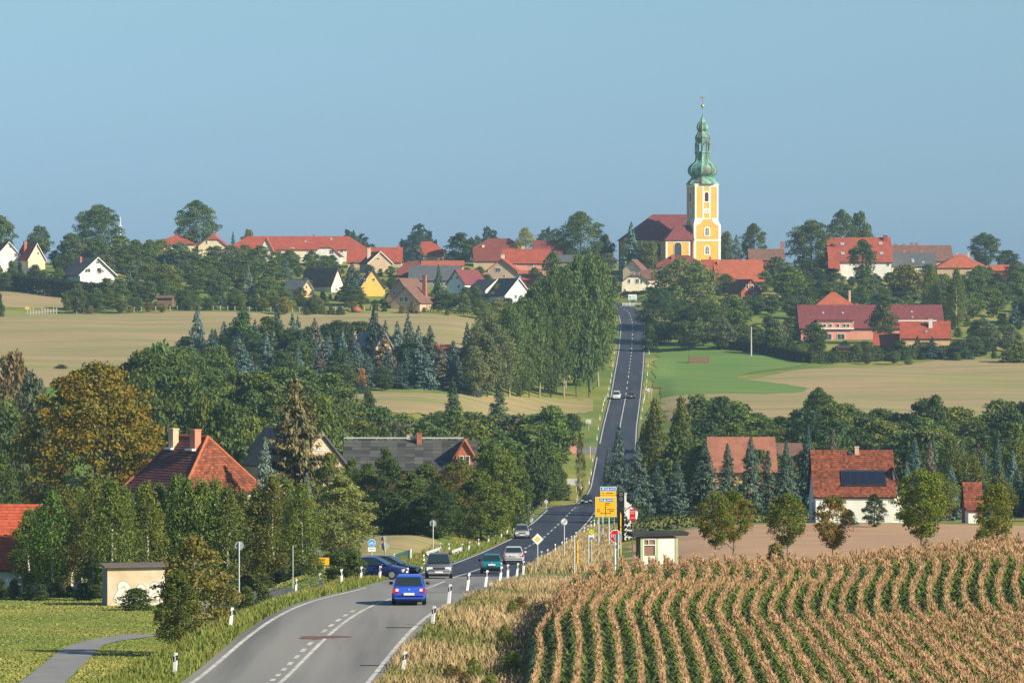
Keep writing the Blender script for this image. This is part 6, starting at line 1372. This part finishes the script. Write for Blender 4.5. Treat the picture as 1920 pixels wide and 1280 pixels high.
# dark banner board, white pillar, house shaped sign
D_=372; o,s,p=sign('dark_banner','tall black board with two grey rings between signs and spruces',1164.5,0,D=D_); za,zb_=Z(966,D_)-p.z,Z(921,D_)-p.z
b=MB(); b.box(-.36,.36,-.06,.06,-.3,zb_); f=b.build('board',BLACK,o)
for row in (926,935):
    zc=Z(row,D_)-p.z; b=MB()
    for k in range(16):
        a0,a1=2*math.pi*k/16,2*math.pi*(k+1)/16; b.add([(math.cos(a)*r_,-.065,zc+math.sin(a)*r_) for a,r_ in ((a0,.12),(a1,.12),(a1,.18),(a0,.18))],[(0,1,2,3)])
    b.build('ring_symbol',mat('ring_grey',(.25,.26,.28)),f)
D_=380; o,s,p=sign('white_pillar','slim white pillar with stepped base behind the house shaped sign',1172.5,0,D=D_,cat='pillar'); b=MB(); b.box(-.12,.12,-.12,.12,-.3,Z(926,D_)-p.z); b.build('shaft',WHITE,o)
b=MB(); zc=Z(924,D_)-p.z; b.box(-.19,.19,-.19,.19,zc-.12,zc); b.build('cap',WHITE,o); b=MB(); b.prism([(.12,-.3),(.75,-.3),(.68,Z(944,D_)-p.z),(.55,Z(946,D_)-p.z),(.42,Z(943,D_)-p.z),(.12,Z(940,D_)-p.z)],-.1,.1); b.build('wing_wall',WHITE,o)
D_=318; o,s,p=sign('house_shaped_sign','white house shaped notice board with red poster and red roof trim',1186,0,D=D_); zr=lambda r: Z(r,D_)-p.z
pole(o,zr(975),.05,WOOD,x=.0)
b=MB(); b.prism([(-.42,zr(973)),(.42,zr(973)),(.54,zr(956)),(0,zr(949)),(-.54,zr(956))],-.04,.04); f=b.build('board',SIGNW,o)
b=MB()
for sg in (-1,1): b.add([(sg*.68,-.14,zr(957.5)),(0,-.14,zr(947.5)),(0,.14,zr(947.5)),(sg*.68,.14,zr(957.5)),(sg*.68,-.14,zr(956)),(0,-.14,zr(946)),(0,.14,zr(946)),(sg*.68,.14,zr(956))],[(0,1,2,3),(7,6,5,4),(0,4,5,1),(2,6,7,3),(0,3,7,4)])
b.build('roof_board',R_DARK,o)
b=MB(); b.box(-.25,.27,-.05,-.041,zr(973),zr(954)); g=b.build('red_poster',SIGNR,f)
b=MB(); bars(b,[(-.19,zr(958),.40,.10),(-.19,zr(961.5),.40,.10)],-.051); b.box(-.18,.2,-.056,-.051,zr(971),zr(970)); b.build('poster_lettering',mat('poster_pink',(.8,.45,.40)),g)
b=MB(); b.box(-.32,.34,-.046,-.0405,zr(975.5),zr(972.4)); b.build('lower_strip',SIGNR,f)
# grey board on two posts, small backs at the bend and up the climb
o,s,p=sign('grey_board','grey blank back of a wide board on two posts left of the climb',1074,922); zr=lambda r: Z(r,p.y)-p.z
b=MB(); b.box(-10.5/s,10.5/s,-.03,.03,zr(909),zr(897)); b.build('board',mat('pale_back',(.52,.55,.52)),o)
for x in (-6/s,6.5/s): pole(o,zr(898),.06,STEEL,x=x)
o,s,p=sign('traffic_sign','small grey diamond back on a post right of the grey board',1088,916); z=zz(899,p); pole(o,z,.05); diamond(o,z,.33,GREYBACK,.1,.13)
o,s,p=sign('traffic_sign','pale square sign back on one post beside the far climb',1103.5,806); z=zz(790,p); pole(o,z,.06); b=MB(); b.box(-.55,.55,.1,.13,z-.4,z+.45); b.build('plate_back',mat('pale_back',(.52,.55,.52)),o)
o,s,p=sign('traffic_sign','greyish sign back at the right of the small far round sign',1221,748); z=zz(731,p); pole(o,z,.06); b=MB(); b.box(-.3,.3,.1,.13,z-.3,z+.4); b.build('plate_back',GREYBACK,o)
for px,base,row,lab,red in ((982,972,927,'grey post with small plate at the road bend',0),(990,974,935,'post with an orange red plate at the road bend',1),(994,976,937,'post with grey diamond back at the road bend',2)):
    o,s,p=sign('sign_post',lab,px,base); z=zz(row,p); pole(o,z,.05)
    if red==1: b=MB(); b.box(-.22,.26,.09,.12,z-.2,z+.2); b.build('plate',mat('orange_plate',(.6,.10,.04)),o)
    elif red==2: diamond(o,z,.34,GREYBACK,.1,.13)
    else: b=MB(); b.box(-.25,.2,.09,.12,z-.1,z+.6); b.build('plate',GREYBACK,o)
o,s,p=sign('metal_pole','thin grey pole at the farm turning',1106.5,860,cat='pole'); pole(o,zz(836,p),.07)
o,s,p=sign('metal_pole','thin grey pole before the birches near the yellow sign',549,1104,cat='pole'); pole(o,zz(1022,p),.03)
# yellow sign behind the birches, yellow marker, kilometre stones
o,s,p=sign('yellow_sign','wide yellow sign half hidden by birch twigs',600,0,D=272); zr=lambda r: Z(r,272)-p.z
b=MB(); b.box(-17/s,17/s,-.03,.02,zr(1059),zr(1045)); b.build('sign_plate',SIGNY,o); pole(o,zr(1050),.05,x=-.35); pole(o,zr(1050),.05,x=.35)
b=MB(); bars(b,[(-.5,zr(1049),.9,.13),(-.4,zr(1055),.8,.13)],-.031); b.build('lettering',IN,o)
for px,base,r0,r1,w_,lab,m_ in ((871,999,990,996,8,'tiny yellow and white marker before the dark maple',mat('marker_pale_yellow',(.8,.6,.12))),(809,1219,1209,1217,10,'small white kilometre marker in the dry grass',SIGNW),(922,1099,1093,1098,7,'tiny white marker in the grass above the bank',SIGNW),(1027,1066,1054,1059,7,'small white marker plate by the ditch',SIGNW)):
    o,s,p=sign('marker_plate',lab,px,base,cat='marker'); b=MB(); b.box(-w_/s/2,w_/s/2,-.03,.02,Z(r1,p.y)-p.z,Z(r0,p.y)-p.z); b.build('plate',m_,o); pole(o,Z(r0,p.y)-p.z-.02,.025)
# culvert parapet and guard rail
o,s,p=sign('bridge_railing','turquoise bridge parapet panel at the brown plot',755,1052,cat='railing',rz=-22); TQ=mat('turquoise_panel',(.16,.36,.27),(.13,.31,.23),1.5)
b=MB(); b.add([(-.72,-.04,0),(.66,-.04,.15),(.66,-.04,1.0),(-.72,-.04,.55),(-.72,.04,0),(.66,.04,.15),(.66,.04,1.0),(-.72,.04,.55)],[(0,1,2,3),(7,6,5,4),(0,4,5,1),(1,5,6,2),(2,6,7,3),(3,7,4,0)]); b.build('panel',TQ,o)
for x,h_ in ((-.78,.62),(.72,1.05)): b=MB(); b.box(x-.05,x+.05,-.06,.06,-.3,h_); b.build('end_post',POSTW,o)
for px0,px1,row0,row1,lab in ((800,825,1043,1034,'short steel guard rail ending near the tall round sign'),(848,866,1040,1033,'short steel guard rail among the left delineators')):
    a,b_=drop(px0,row0+6),drop(px1,row1+6); o=empty('guard_rail',a,0,lab,'guard rail'); d=b_-a; q=MB(); 
    u=Vector((d.x,d.y,0)).normalized(); n=Vector((-u.y,u.x,0))
    prof=[(0,.45),(.05,.50),(0,.55),(0,.62),(.05,.67),(0,.74)]
    for i in range(len(prof)-1):
        (k0,h0_),(k1,h1_)=prof[i],prof[i+1]; q.add([n*k0+Vector((0,0,h0_)),d+n*k0+Vector((0,0,h0_)),d+n*k1+Vector((0,0,h1_)),n*k1+Vector((0,0,h1_))],[(0,1,2,3)])
    q.build('rail',STEEL,o)
    for t in (.1,.5,.9): c=d*t+n*-.08; q=MB(); q.box(c.x-.05,c.x+.05,c.y-.05,c.y+.05,c.z-.3,c.z+.7); q.build('rail_post',STEEL,o)
# bus shelter
D_=262; s=F/D_; p=stand(1234,D_); o=empty('bus_shelter',(p.x,p.y+1.2,p.z),R(7),'cream and green bus shelter with flat dark roof behind the maize','bus shelter'); zr=lambda r: Z(r,D_)-p.z
CW=mat('shelter_cream',(.82,.79,.68),(.78,.74,.62),.8); GR=mat('shelter_green',(.40,.52,.28),(.34,.45,.24),1.5); w0,w1=-37/s,34/s; ht=zr(1008); y0=-1.2
b=MB(); b.box(-3/s,29/s,y0-.0,y0+.1,-.2,ht); b.build('front_wall',CW,o)
b=MB(); b.box(w0,-7/s,y0,y0+.1,-.2,zr(1041)); b.build('sill_wall',CW,o)
for xa,xb in ((w0,w0+5/s),(-8/s,-3/s),(29/s,34/s)): b=MB(); b.box(xa,xb,y0-.04,y0+.12,-.2,ht); b.build('corner_post',GR,o)
b=MB(); b.box(w0+5/s,-8/s,y0-.02,y0+.08,zr(1011.5),ht); b.build('top_rail',CW,o)
b=MB(); b.box(w0+.1,w1,1.0,1.1,-.2,ht); b.build('back_wall',WOOD,o)
b=MB(); b.box(w1-.1,w1,y0+.1,1.0,-.2,ht); b.build('side_wall',GR,o); b=MB(); b.box(w0,w0+.1,y0+.12,1.0,-.2,ht); b.build('side_wall',WOOD,o)
b=MB(); b.box(w0+5/s,w0+6.5/s,y0-.03,y0+.05,zr(1041),zr(1011.5)); b.box(-9.5/s,-8/s,y0-.03,y0+.05,zr(1041),zr(1011.5)); b.box(w0+6.5/s,-9.5/s,y0-.03,y0+.05,zr(1022),zr(1020.5)); b.box(-22/s,-21/s,y0-.03,y0+.05,zr(1020.5),zr(1011.5)); fr=b.build('window',SIGNW,o)
b=MB(); b.box(w0+6.5/s,-9.5/s,y0+.05,y0+.06,zr(1040),zr(1012)); b.build('pane',mat('dusty_glass',(.25,.16,.11),rough=.15,spec=.5),fr)
b=MB(); b.prism([(-54/s,zr(1006)),(52/s,zr(1004)),(55/s,zr(998)),(-52/s,zr(999.5))],y0-.22,1.6); b.build('roof',R_BLACK,o)
# village small things
o,s,p=sign('town_board','white and green information board at the top of the road',1186,572); zr=lambda r: Z(r,p.y)-p.z
b=MB(); b.box(-8/s,8/s,-.04,.04,zr(563),zr(552)); f=b.build('board',SIGNW,o); pole(o,zr(556),.08,x=-.9); pole(o,zr(556),.08,x=.9)
b=MB(); b.box(-7/s,7/s,-.05,-.041,zr(562.5),zr(560.5)); b.build('green_strip',mat('board_green',(.10,.35,.12)),f); b=MB(); b.disc(-4.6/s,zr(557),.35,-.05,-.041,10); b.build('emblem',mat('board_grey',(.3,.36,.42)),f)
b=MB(); bars(b,[(-1.5/s,zr(555.5),1.3,.22),(-1.5/s,zr(558),1.2,.2)],-.041); b.build('lettering',GREYBACK,f)
o=empty('garden_fence',drop(1186,574),0,'pale picket fence across the top of the road','fence')
for k in range(24): b=MB(); x=-3.2+k*.42; b.box(x,x+.16,-.03,.03,-.3,1.1); b.build('picket',POSTW,o)
b=MB(); b.box(-3.3,7.0,.031,.08,.75,.85); b.build('rail',POSTW,o)
o,s,p=sign('yellow_town_sign','yellow town sign at the field fence on the far left',51,589); zr=lambda r: Z(r,p.y)-p.z
b=MB(); b.box(-4/s,4/s,-.03,.03,zr(580),zr(575)); b.build('sign_plate',SIGNY,o); pole(o,zr(577),.09)
p0,p1=drop(57,591),drop(106,589); o=empty('field_fence',p0,0,'slatted field fence running from the yellow town sign','fence'); rr=random.Random(2)
for k in range(10):
    c=(p1-p0)*(k/9); b=MB(); b.box(c.x-.16,c.x+.16,c.y-.1,c.y+.1,c.z-.4,c.z+rr.uniform(1.4,2.1)); b.build('fence_post',mat('grey_wood',(.42,.38,.32)),o)
q=MB(); d=p1-p0; q.tube((0,.12,.8),(d.x,d.y+.12,d.z+.8),.07,n=5); q.build('rail',mat('grey_wood',(.42,.38,.32)),o)
o=empty('garden_fence',stand(130,1008),0,'thin post and wire fence along the top of the left stubble field','fence')
base=o.location.copy()
for k in range(44):
    pp_=stand(130+k*13.5,1008)-base; b=MB(); b.box(pp_.x-.1,pp_.x+.1,pp_.y-.1,pp_.y+.1,pp_.z-.3,pp_.z+1.4); b.build('fence_post',mat('grey_wood',(.42,.38,.32)),o)
    if k and k<43: 
        qq_=stand(130+(k+1)*13.5,1008)-base; b=MB(); b.tube((pp_.x,pp_.y,pp_.z+1.0),(qq_.x,qq_.y,qq_.z+1.0),.05,n=4); b.build('rail',WOOD,o)
o,s,p=sign('utility_pole','pale concrete utility pole above the green crop',1408.5,668,cat='pole'); b=MB(); b.tube((0,0,-.5),(0,0,Z(612,p.y)-p.z),.22,.14,n=8); b.build('pole',mat('pale_concrete',(.5,.46,.38)),o)
b=MB(); b.box(-1.0,1.0,-.06,.06,Z(616,p.y)-p.z,Z(615,p.y)-p.z); b.build('cross_arm',WOOD,o)
o,s,p=sign('wood_stack','long brown stack of firewood at the top of the green crop','0' and 1310,681,cat='wood stack'); rr=random.Random(9); L_=17/s
WD=mat('cut_wood',(.36,.20,.13),(.26,.14,.09),3)
q=MB()
for j in range(9):
    for i in range(26): x=-L_+i*2*L_/25.5+(.09 if j%2 else 0); q.tube((x,-.5+rr.uniform(-.06,.06),.1+j*.20),(x,.5,.1+j*.20),.10,n=6)
st=q.build('log_stack',WD,o); st['kind']='stuff'
for x in (-L_-.15,L_+.15): b=MB(); b.box(x-.08,x+.08,-.5,.5,-.2,2.1); b.build('stake',WOOD,o)
o=empty('radio_mast',(X(226,1260),1260,gz(X(226,1260),1260)),0,'slim white radio mast behind the broad skyline oak','mast'); b=MB(); b.tube((0,0,0),(0,0,Z(407,1260)-o.location.z),.35,.12,n=6); b.build('mast',POSTW,o); b=MB(); [b.box(-.6,.6,-.1,.1,Z(r,1260)-o.location.z,Z(r-2,1260)-o.location.z) for r in (425,)]; b.build('antenna',POSTW,o)
p=stand(668,1006); o=empty('orange_tarp',p,0,'rounded orange tarpaulin over a heap in the garden plots','tarpaulin'); q=MB(); q.sm=True; q.lathe([(1.5,0),(1.45,.7),(1.0,1.2),(.4,1.45),(.02,1.5)],12); q.build('tarpaulin',mat('orange_canvas',(.34,.10,.05)),o)
p=stand(640,1005); 
# red streak and tar joint on the road near the camera
dd=[(604,1197,.9),(618,1194,.9)]
for k,(px,row,wd) in enumerate([(612,1196,1.6),(588,1198,.9)]):
    p_=drop(px,row); me=bpy.data.meshes.new('road_stain'); n=14; vs=[(p_.x+wd*.7*math.cos(6.283*i/n)*(1+.25*math.sin(i*3.1)),p_.y+.35*math.sin(6.283*i/n)*(1+.3*math.cos(i*2.3)),0) for i in range(n)]; vs=[(x,y,gz(x,y)+.056+.002*k) for x,y,z in vs]
    me.from_pydata(vs,[],[tuple(range(n))]); me.materials.append(mat('red_stain',(.16,.09,.08))); tag(link('road_stain',me),'dark reddish smear across the centre line',kind='structure')
for d0,o0,o1 in ((186,-.5,3.9),(159,2.2,3.4),(146,2.6,3.9)):
    band('tar_joint',d0,d0+.35,o0,o1,mat('tar_black',(.03,.03,.03)),.047,.1,'dark tar joint across the right lane')
# ------------------------------------------------------------------ maize: stalks, drooping leaves and tan tassels, row by row
def blades(name, P0, P1, P2, wd, side, v, m, parent=None):
    """two-segment strips: base, middle, tip; side = horizontal width direction"""
    n=len(P0); w1=(side*wd[:,None])/2
    co=np.stack([P0-w1*.7,P0+w1*.7,P1-w1,P1+w1,P2],1).reshape(-1,3)
    b=np.arange(n)*5; q=np.stack([b,b+1,b+3,b+2],1); t=np.stack([b+2,b+3,b+4],1)
    li=np.concatenate([np.concatenate([q,t],1).ravel()]).astype(np.int32)
    me=bpy.data.meshes.new(name); me.vertices.add(5*n); me.vertices.foreach_set('co',co.ravel())
    me.loops.add(7*n); me.loops.foreach_set('vertex_index',li); me.polygons.add(2*n)
    ls=np.empty(2*n,np.int32); ls[0::2]=np.arange(n)*7; ls[1::2]=np.arange(n)*7+4; lt=np.empty(2*n,np.int32); lt[0::2]=4; lt[1::2]=3
    me.polygons.foreach_set('loop_start',ls); me.polygons.foreach_set('loop_total',lt)
    a=me.attributes.new('v','FLOAT','FACE'); a.data.foreach_set('value',np.repeat(np.clip(v,0,1),2).astype(np.float32))
    me.materials.append(m); me.update(calc_edges=True)
    return me
MLEAF=mat('maize_leaf',(.070,.125,.024),(.21,.26,.05),attr='v',rough=.5,spec=.35); TASS=mat('maize_tassel',(.45,.265,.135),(.59,.38,.20),attr='v',rough=.9)
rng=np.random.default_rng(21); rowsx=[]
def wiggle(y): return np.interp(y,[90,112,124,136,146,153,159,165,172],[.35,.15,-.05,-.40,-.95,-.50,.40,.10,-.60])
PX=[];PY=[]
for r in range(64):
    c0=2.6+r*.75                                       # sideways offset measured at y = 140
    y=np.arange(107,172.5,.15); y=y+rng.normal(0,.03,len(y))
    x=c0-2.35+.052*(y-140)+wiggle(y)*1.0+rng.normal(0,.024,len(y))
    # boundary: bank on the left, curved headland at the back
    left=np.interp(y,[95,116,132,150,165,172],[.2,.35,.45,1.2,2.2,2.7]); keep=(x>left)&(y<np.interp(CX+F*x/y,[960,1060,1300,1600,1750,1920],[160,168.5,170,169,170,171.5]))
    PX.append(x[keep]); PY.append(y[keep])
mx=np.concatenate(PX); my=np.concatenate(PY); mz=zt(mx,my); n=len(mx); edge=mx-np.interp(my,[95,116,132,150,165,172],[.2,.35,.45,1.2,2.2,2.7]); H=rng.normal(2.05,.13,n)*np.clip(.58+edge*.2,.58,1)
def hdir(a): return np.stack([np.cos(a),np.sin(a),np.zeros_like(a)],1)
B=np.stack([mx,my,mz],1); parts=[]
A0=[];A1=[];A2=[];W=[];S=[];V=[]
ph=rng.uniform(0,6.28,n)
for k in range(7):
    a=ph+k*np.pi+rng.normal(0,.45,n); d=hdir(a); zh=H*(.34+.09*k)+rng.normal(0,.05,n); L=rng.uniform(.38,.58,n)*(1.0 if k<5 else .75)
    p0=B+np.stack([0*zh,0*zh,zh],1); p1=p0+d*L[:,None]*.6; p1[:,2]+=L*.42; p2=p1+d*L[:,None]*.55; p2[:,2]-=L*rng.uniform(.25,.75,n)
    A0.append(p0);A1.append(p1);A2.append(p2);W.append(rng.uniform(.07,.11,n));S.append(np.stack([-d[:,1],d[:,0],0*a],1));V.append(rng.normal(.45+.04*k,.22,n))
a=ph; A0.append(B);A1.append(B+np.stack([0*a,0*a,H*.5],1));A2.append(B+np.stack([0*a,0*a,H],1));W.append(np.full(n,.05));S.append(hdir(a));V.append(np.full(n,.3))
leafm=blades('maize_leaves',*[np.vstack(q) for q in (A0,A1,A2)],np.concatenate(W),np.vstack(S),np.concatenate(V),MLEAF)
A0=[];A1=[];A2=[];W=[];S=[];V=[]
for k in range(18):
    a=rng.uniform(0,6.28,n); d=hdir(a); sp=rng.uniform(.01,.105,n) if k else rng.uniform(0,.03,n); h0=H-.12+rng.uniform(0,.2,n); L=rng.uniform(.16,.34,n)
    p0=B+np.stack([0*a,0*a,h0],1); p1=p0+d*sp[:,None]*.7; p1[:,2]+=L*.6; p2=p0+d*sp[:,None]*1.7; p2[:,2]+=L*rng.uniform(.6,1.0,n)
    s_=hdir(rng.uniform(-.6,.6,n)); A0.append(p0);A1.append(p1);A2.append(p2);W.append(rng.uniform(.020,.034,n));S.append(s_);V.append(rng.normal(.5,.15,n))
tasm=blades('maize_tassels',*[np.vstack(q) for q in (A0,A1,A2)],np.concatenate(W),np.vstack(S),np.concatenate(V),TASS)
o=link('maize_crop',leafm); tag(o,'ripe maize in curved rows, green leaves between tan tassels','maize',kind='stuff'); t_=link('tassels',tasm,o); t_['kind']='stuff'
# ------------------------------------------------------------------ grass verges
GRS=leaf_mat('grass_blade',.3,(1.25,1.1,.8),(.75,.85,.8))
def grass(name,label,n,ypick,xpick,h,col_a,col_b,noise,wid=.035,seed=0,rows=None,keep=None):
    rng=np.random.default_rng(seed); y=ypick(rng,n); x=xpick(rng,y)
    if keep is not None: k=keep(x,y); x,y=x[k],y[k]
    n=len(x); z=zt(x,y)
    f=np.clip(noise(x,y)+rng.normal(0,.16,n),0,1); hh=h(x,y,f)*rng.uniform(.6,1.25,n); a=rng.uniform(0,6.28,n); d=hdir(a); B=np.stack([x,y,z-.02],1)
    p1=B+d*hh[:,None]*.12; p1[:,2]+=hh*.6; p2=B+d*hh[:,None]*rng.uniform(.2,.5,n)[:,None]; p2[:,2]+=hh
    m=mat(name+'_blades',col_a,col_b,attr='v',rough=.8)
    me=blades(name,B,p1,p2,rng.uniform(.7,1.4,n)*wid,hdir(rng.uniform(-.7,.7,n)),f,m)
    return tag(link(name,me),label,'grass',kind='stuff')
def vn(x,y,s,ph=0): return .5+.25*np.sin(x*s+ph+1.7*np.sin(y*s*.37+ph))+.25*np.sin(y*s*.8-ph+1.3*np.sin(x*s*.6))
U=lambda a,b: (lambda r,n: np.sqrt(r.uniform(a*a,b*b,n)) if False else a+(b-a)*r.random(n))
# right bank between road and maize
def xr(r,y): L_=road_x(y)+4.0; Q=np.interp(y,[95,116,132,150,165,172,180,215,260],[.5,.6,.75,1.4,2.4,3.0,4,6.0,9]); return L_+(Q-L_)*r.random(len(y))
grass('dry_grass','tall dry tan grass on the bank between road and maize',30000,U(128,215),xr,lambda x,y,f:.22+.38*f,(.11,.14,.03),(.46,.33,.17),lambda x,y: np.clip(vn(x,y,.55)*.9+.16*(x-road_x(y)-4)/3,0,1),.045,1)
def xr2(r,y): return road_x(y)+4.1+np.minimum(r.random(len(y))*1.6,1.6)
grass('verge_grass','green verge grass along the right road edge',7000,U(128,200),xr2,lambda x,y,f:.16+.16*f,(.12,.18,.028),(.26,.24,.06),lambda x,y: vn(x,y,.8),.04,2)
# right verge beyond the junction
grass('dry_grass','dry tan grass along the right side of the dark bend',16000,U(255,420),lambda r,y: road_x(y)+4.0+r.random(len(y))**1.3*np.interp(y,[255,300,420],[6,6,5]),lambda x,y,f:.35+.35*f,(.12,.14,.03),(.42,.27,.14),lambda x,y: np.clip(vn(x,y,.3)*.7+.35,0,1),.06,3)
# left verge
def xl(r,y): return road_x(y)-4.05-r.random(len(y))**1.2*np.interp(y,[130,150,175,190,205,222],[6.5,6,5,4,3.2,2.6])
grass('verge_grass','green and reddish brown grass on the left road bank',26000,U(130,222),xl,lambda x,y,f:.22+.25*f,(.15,.20,.03),(.50,.30,.16),lambda x,y: np.clip(vn(x,y,.5,2)*.5+.30*(road_x(y)-4-x)/3*np.clip((y-140)/30,0,1),0,1),.042,4)
grass('verge_grass','tan grass along the left side of the dark bend',14000,U(236,430),lambda r,y: road_x(y)-4.0-r.random(len(y))*3.6,lambda x,y,f:.28+.35*f,(.11,.14,.03),(.40,.24,.13),lambda x,y: np.clip(.2+(road_x(y)-4-x)/3.2*.8,0,1)*vn(x,y,.25)*1.4,.06,5)
# meadow
def inpath(x,y):
    L_,Q_=EDGES[0]; a=np.interp(y,[p.y for p in L_],[p.x for p in L_]); b=np.interp(y,[p.y for p in Q_],[p.x for p in Q_]); return ~((x>a-.1)&(x<b+.1)&(y<max(L_[-1].y,Q_[-1].y)))
grass('meadow_grass_tufts','short yellow green grass of the left meadow',42000,U(150,285),lambda r,y: X(0,1)*y*1.02+r.random(len(y))*((road_x(y)-9.5)-X(0,1)*y*1.02),lambda x,y,f:.06+.07*f,(.13,.20,.028),(.34,.30,.09),lambda x,y: np.clip(vn(x,y,.16,1)*.7+.18*np.sin(y*.9+x*.15)*(y>200),0,1),.07,6,keep=inpath)
# weeds on the bank crest left of the maize
rngw=np.random.default_rng(8); rw2=random.Random(8)
for k in range(10):
    yy=rw2.uniform(128,168); xx=float(np.interp(yy,[95,116,132,150,165,172],[.2,.35,.45,1.2,2.2,2.7]))-rw2.uniform(.6,3.2); px=CX+F*xx/yy
    zz_=gz(xx,yy); hgt=rw2.uniform(.25,.5)
    tree('fine',px,yy,H0-(zz_+hgt)/yy*F,rw2.uniform(22,44),(.11,.14,.04) if k%3 else (.13,.10,.06),'weed_clump',ORD[k%22]+' leafy weed clump'+' of the second lot'*(k>21)+' scattered on the bank beside the maize','plant','weeds on the bank beside the maize',fit=1.2)
for k in range(10):
    px=1130+k*52+rw2.uniform(-15,15); p=stand(px,rw2.uniform(175,180)); 
# ------------------------------------------------------------------ the air
b=MB(); b.box(-1300,1300,-60,2600,-60,92); hz=b.mesh('haze',[])
m=bpy.data.materials.new('haze_air'); m.use_nodes=True; t=m.node_tree; t.nodes.clear(); o_=t.nodes.new('ShaderNodeOutputMaterial'); v=t.nodes.new('ShaderNodeVolumePrincipled')
v.inputs['Color'].default_value=(.52,.80,1.0,1); v.inputs['Density'].default_value=.00011; v.inputs['Anisotropy'].default_value=.1
t.links.new(v.outputs[0],o_.inputs['Volume']); hz.materials.append(m)
tag(link('haze',hz),'thin blue air over the valley',kind='stuff')
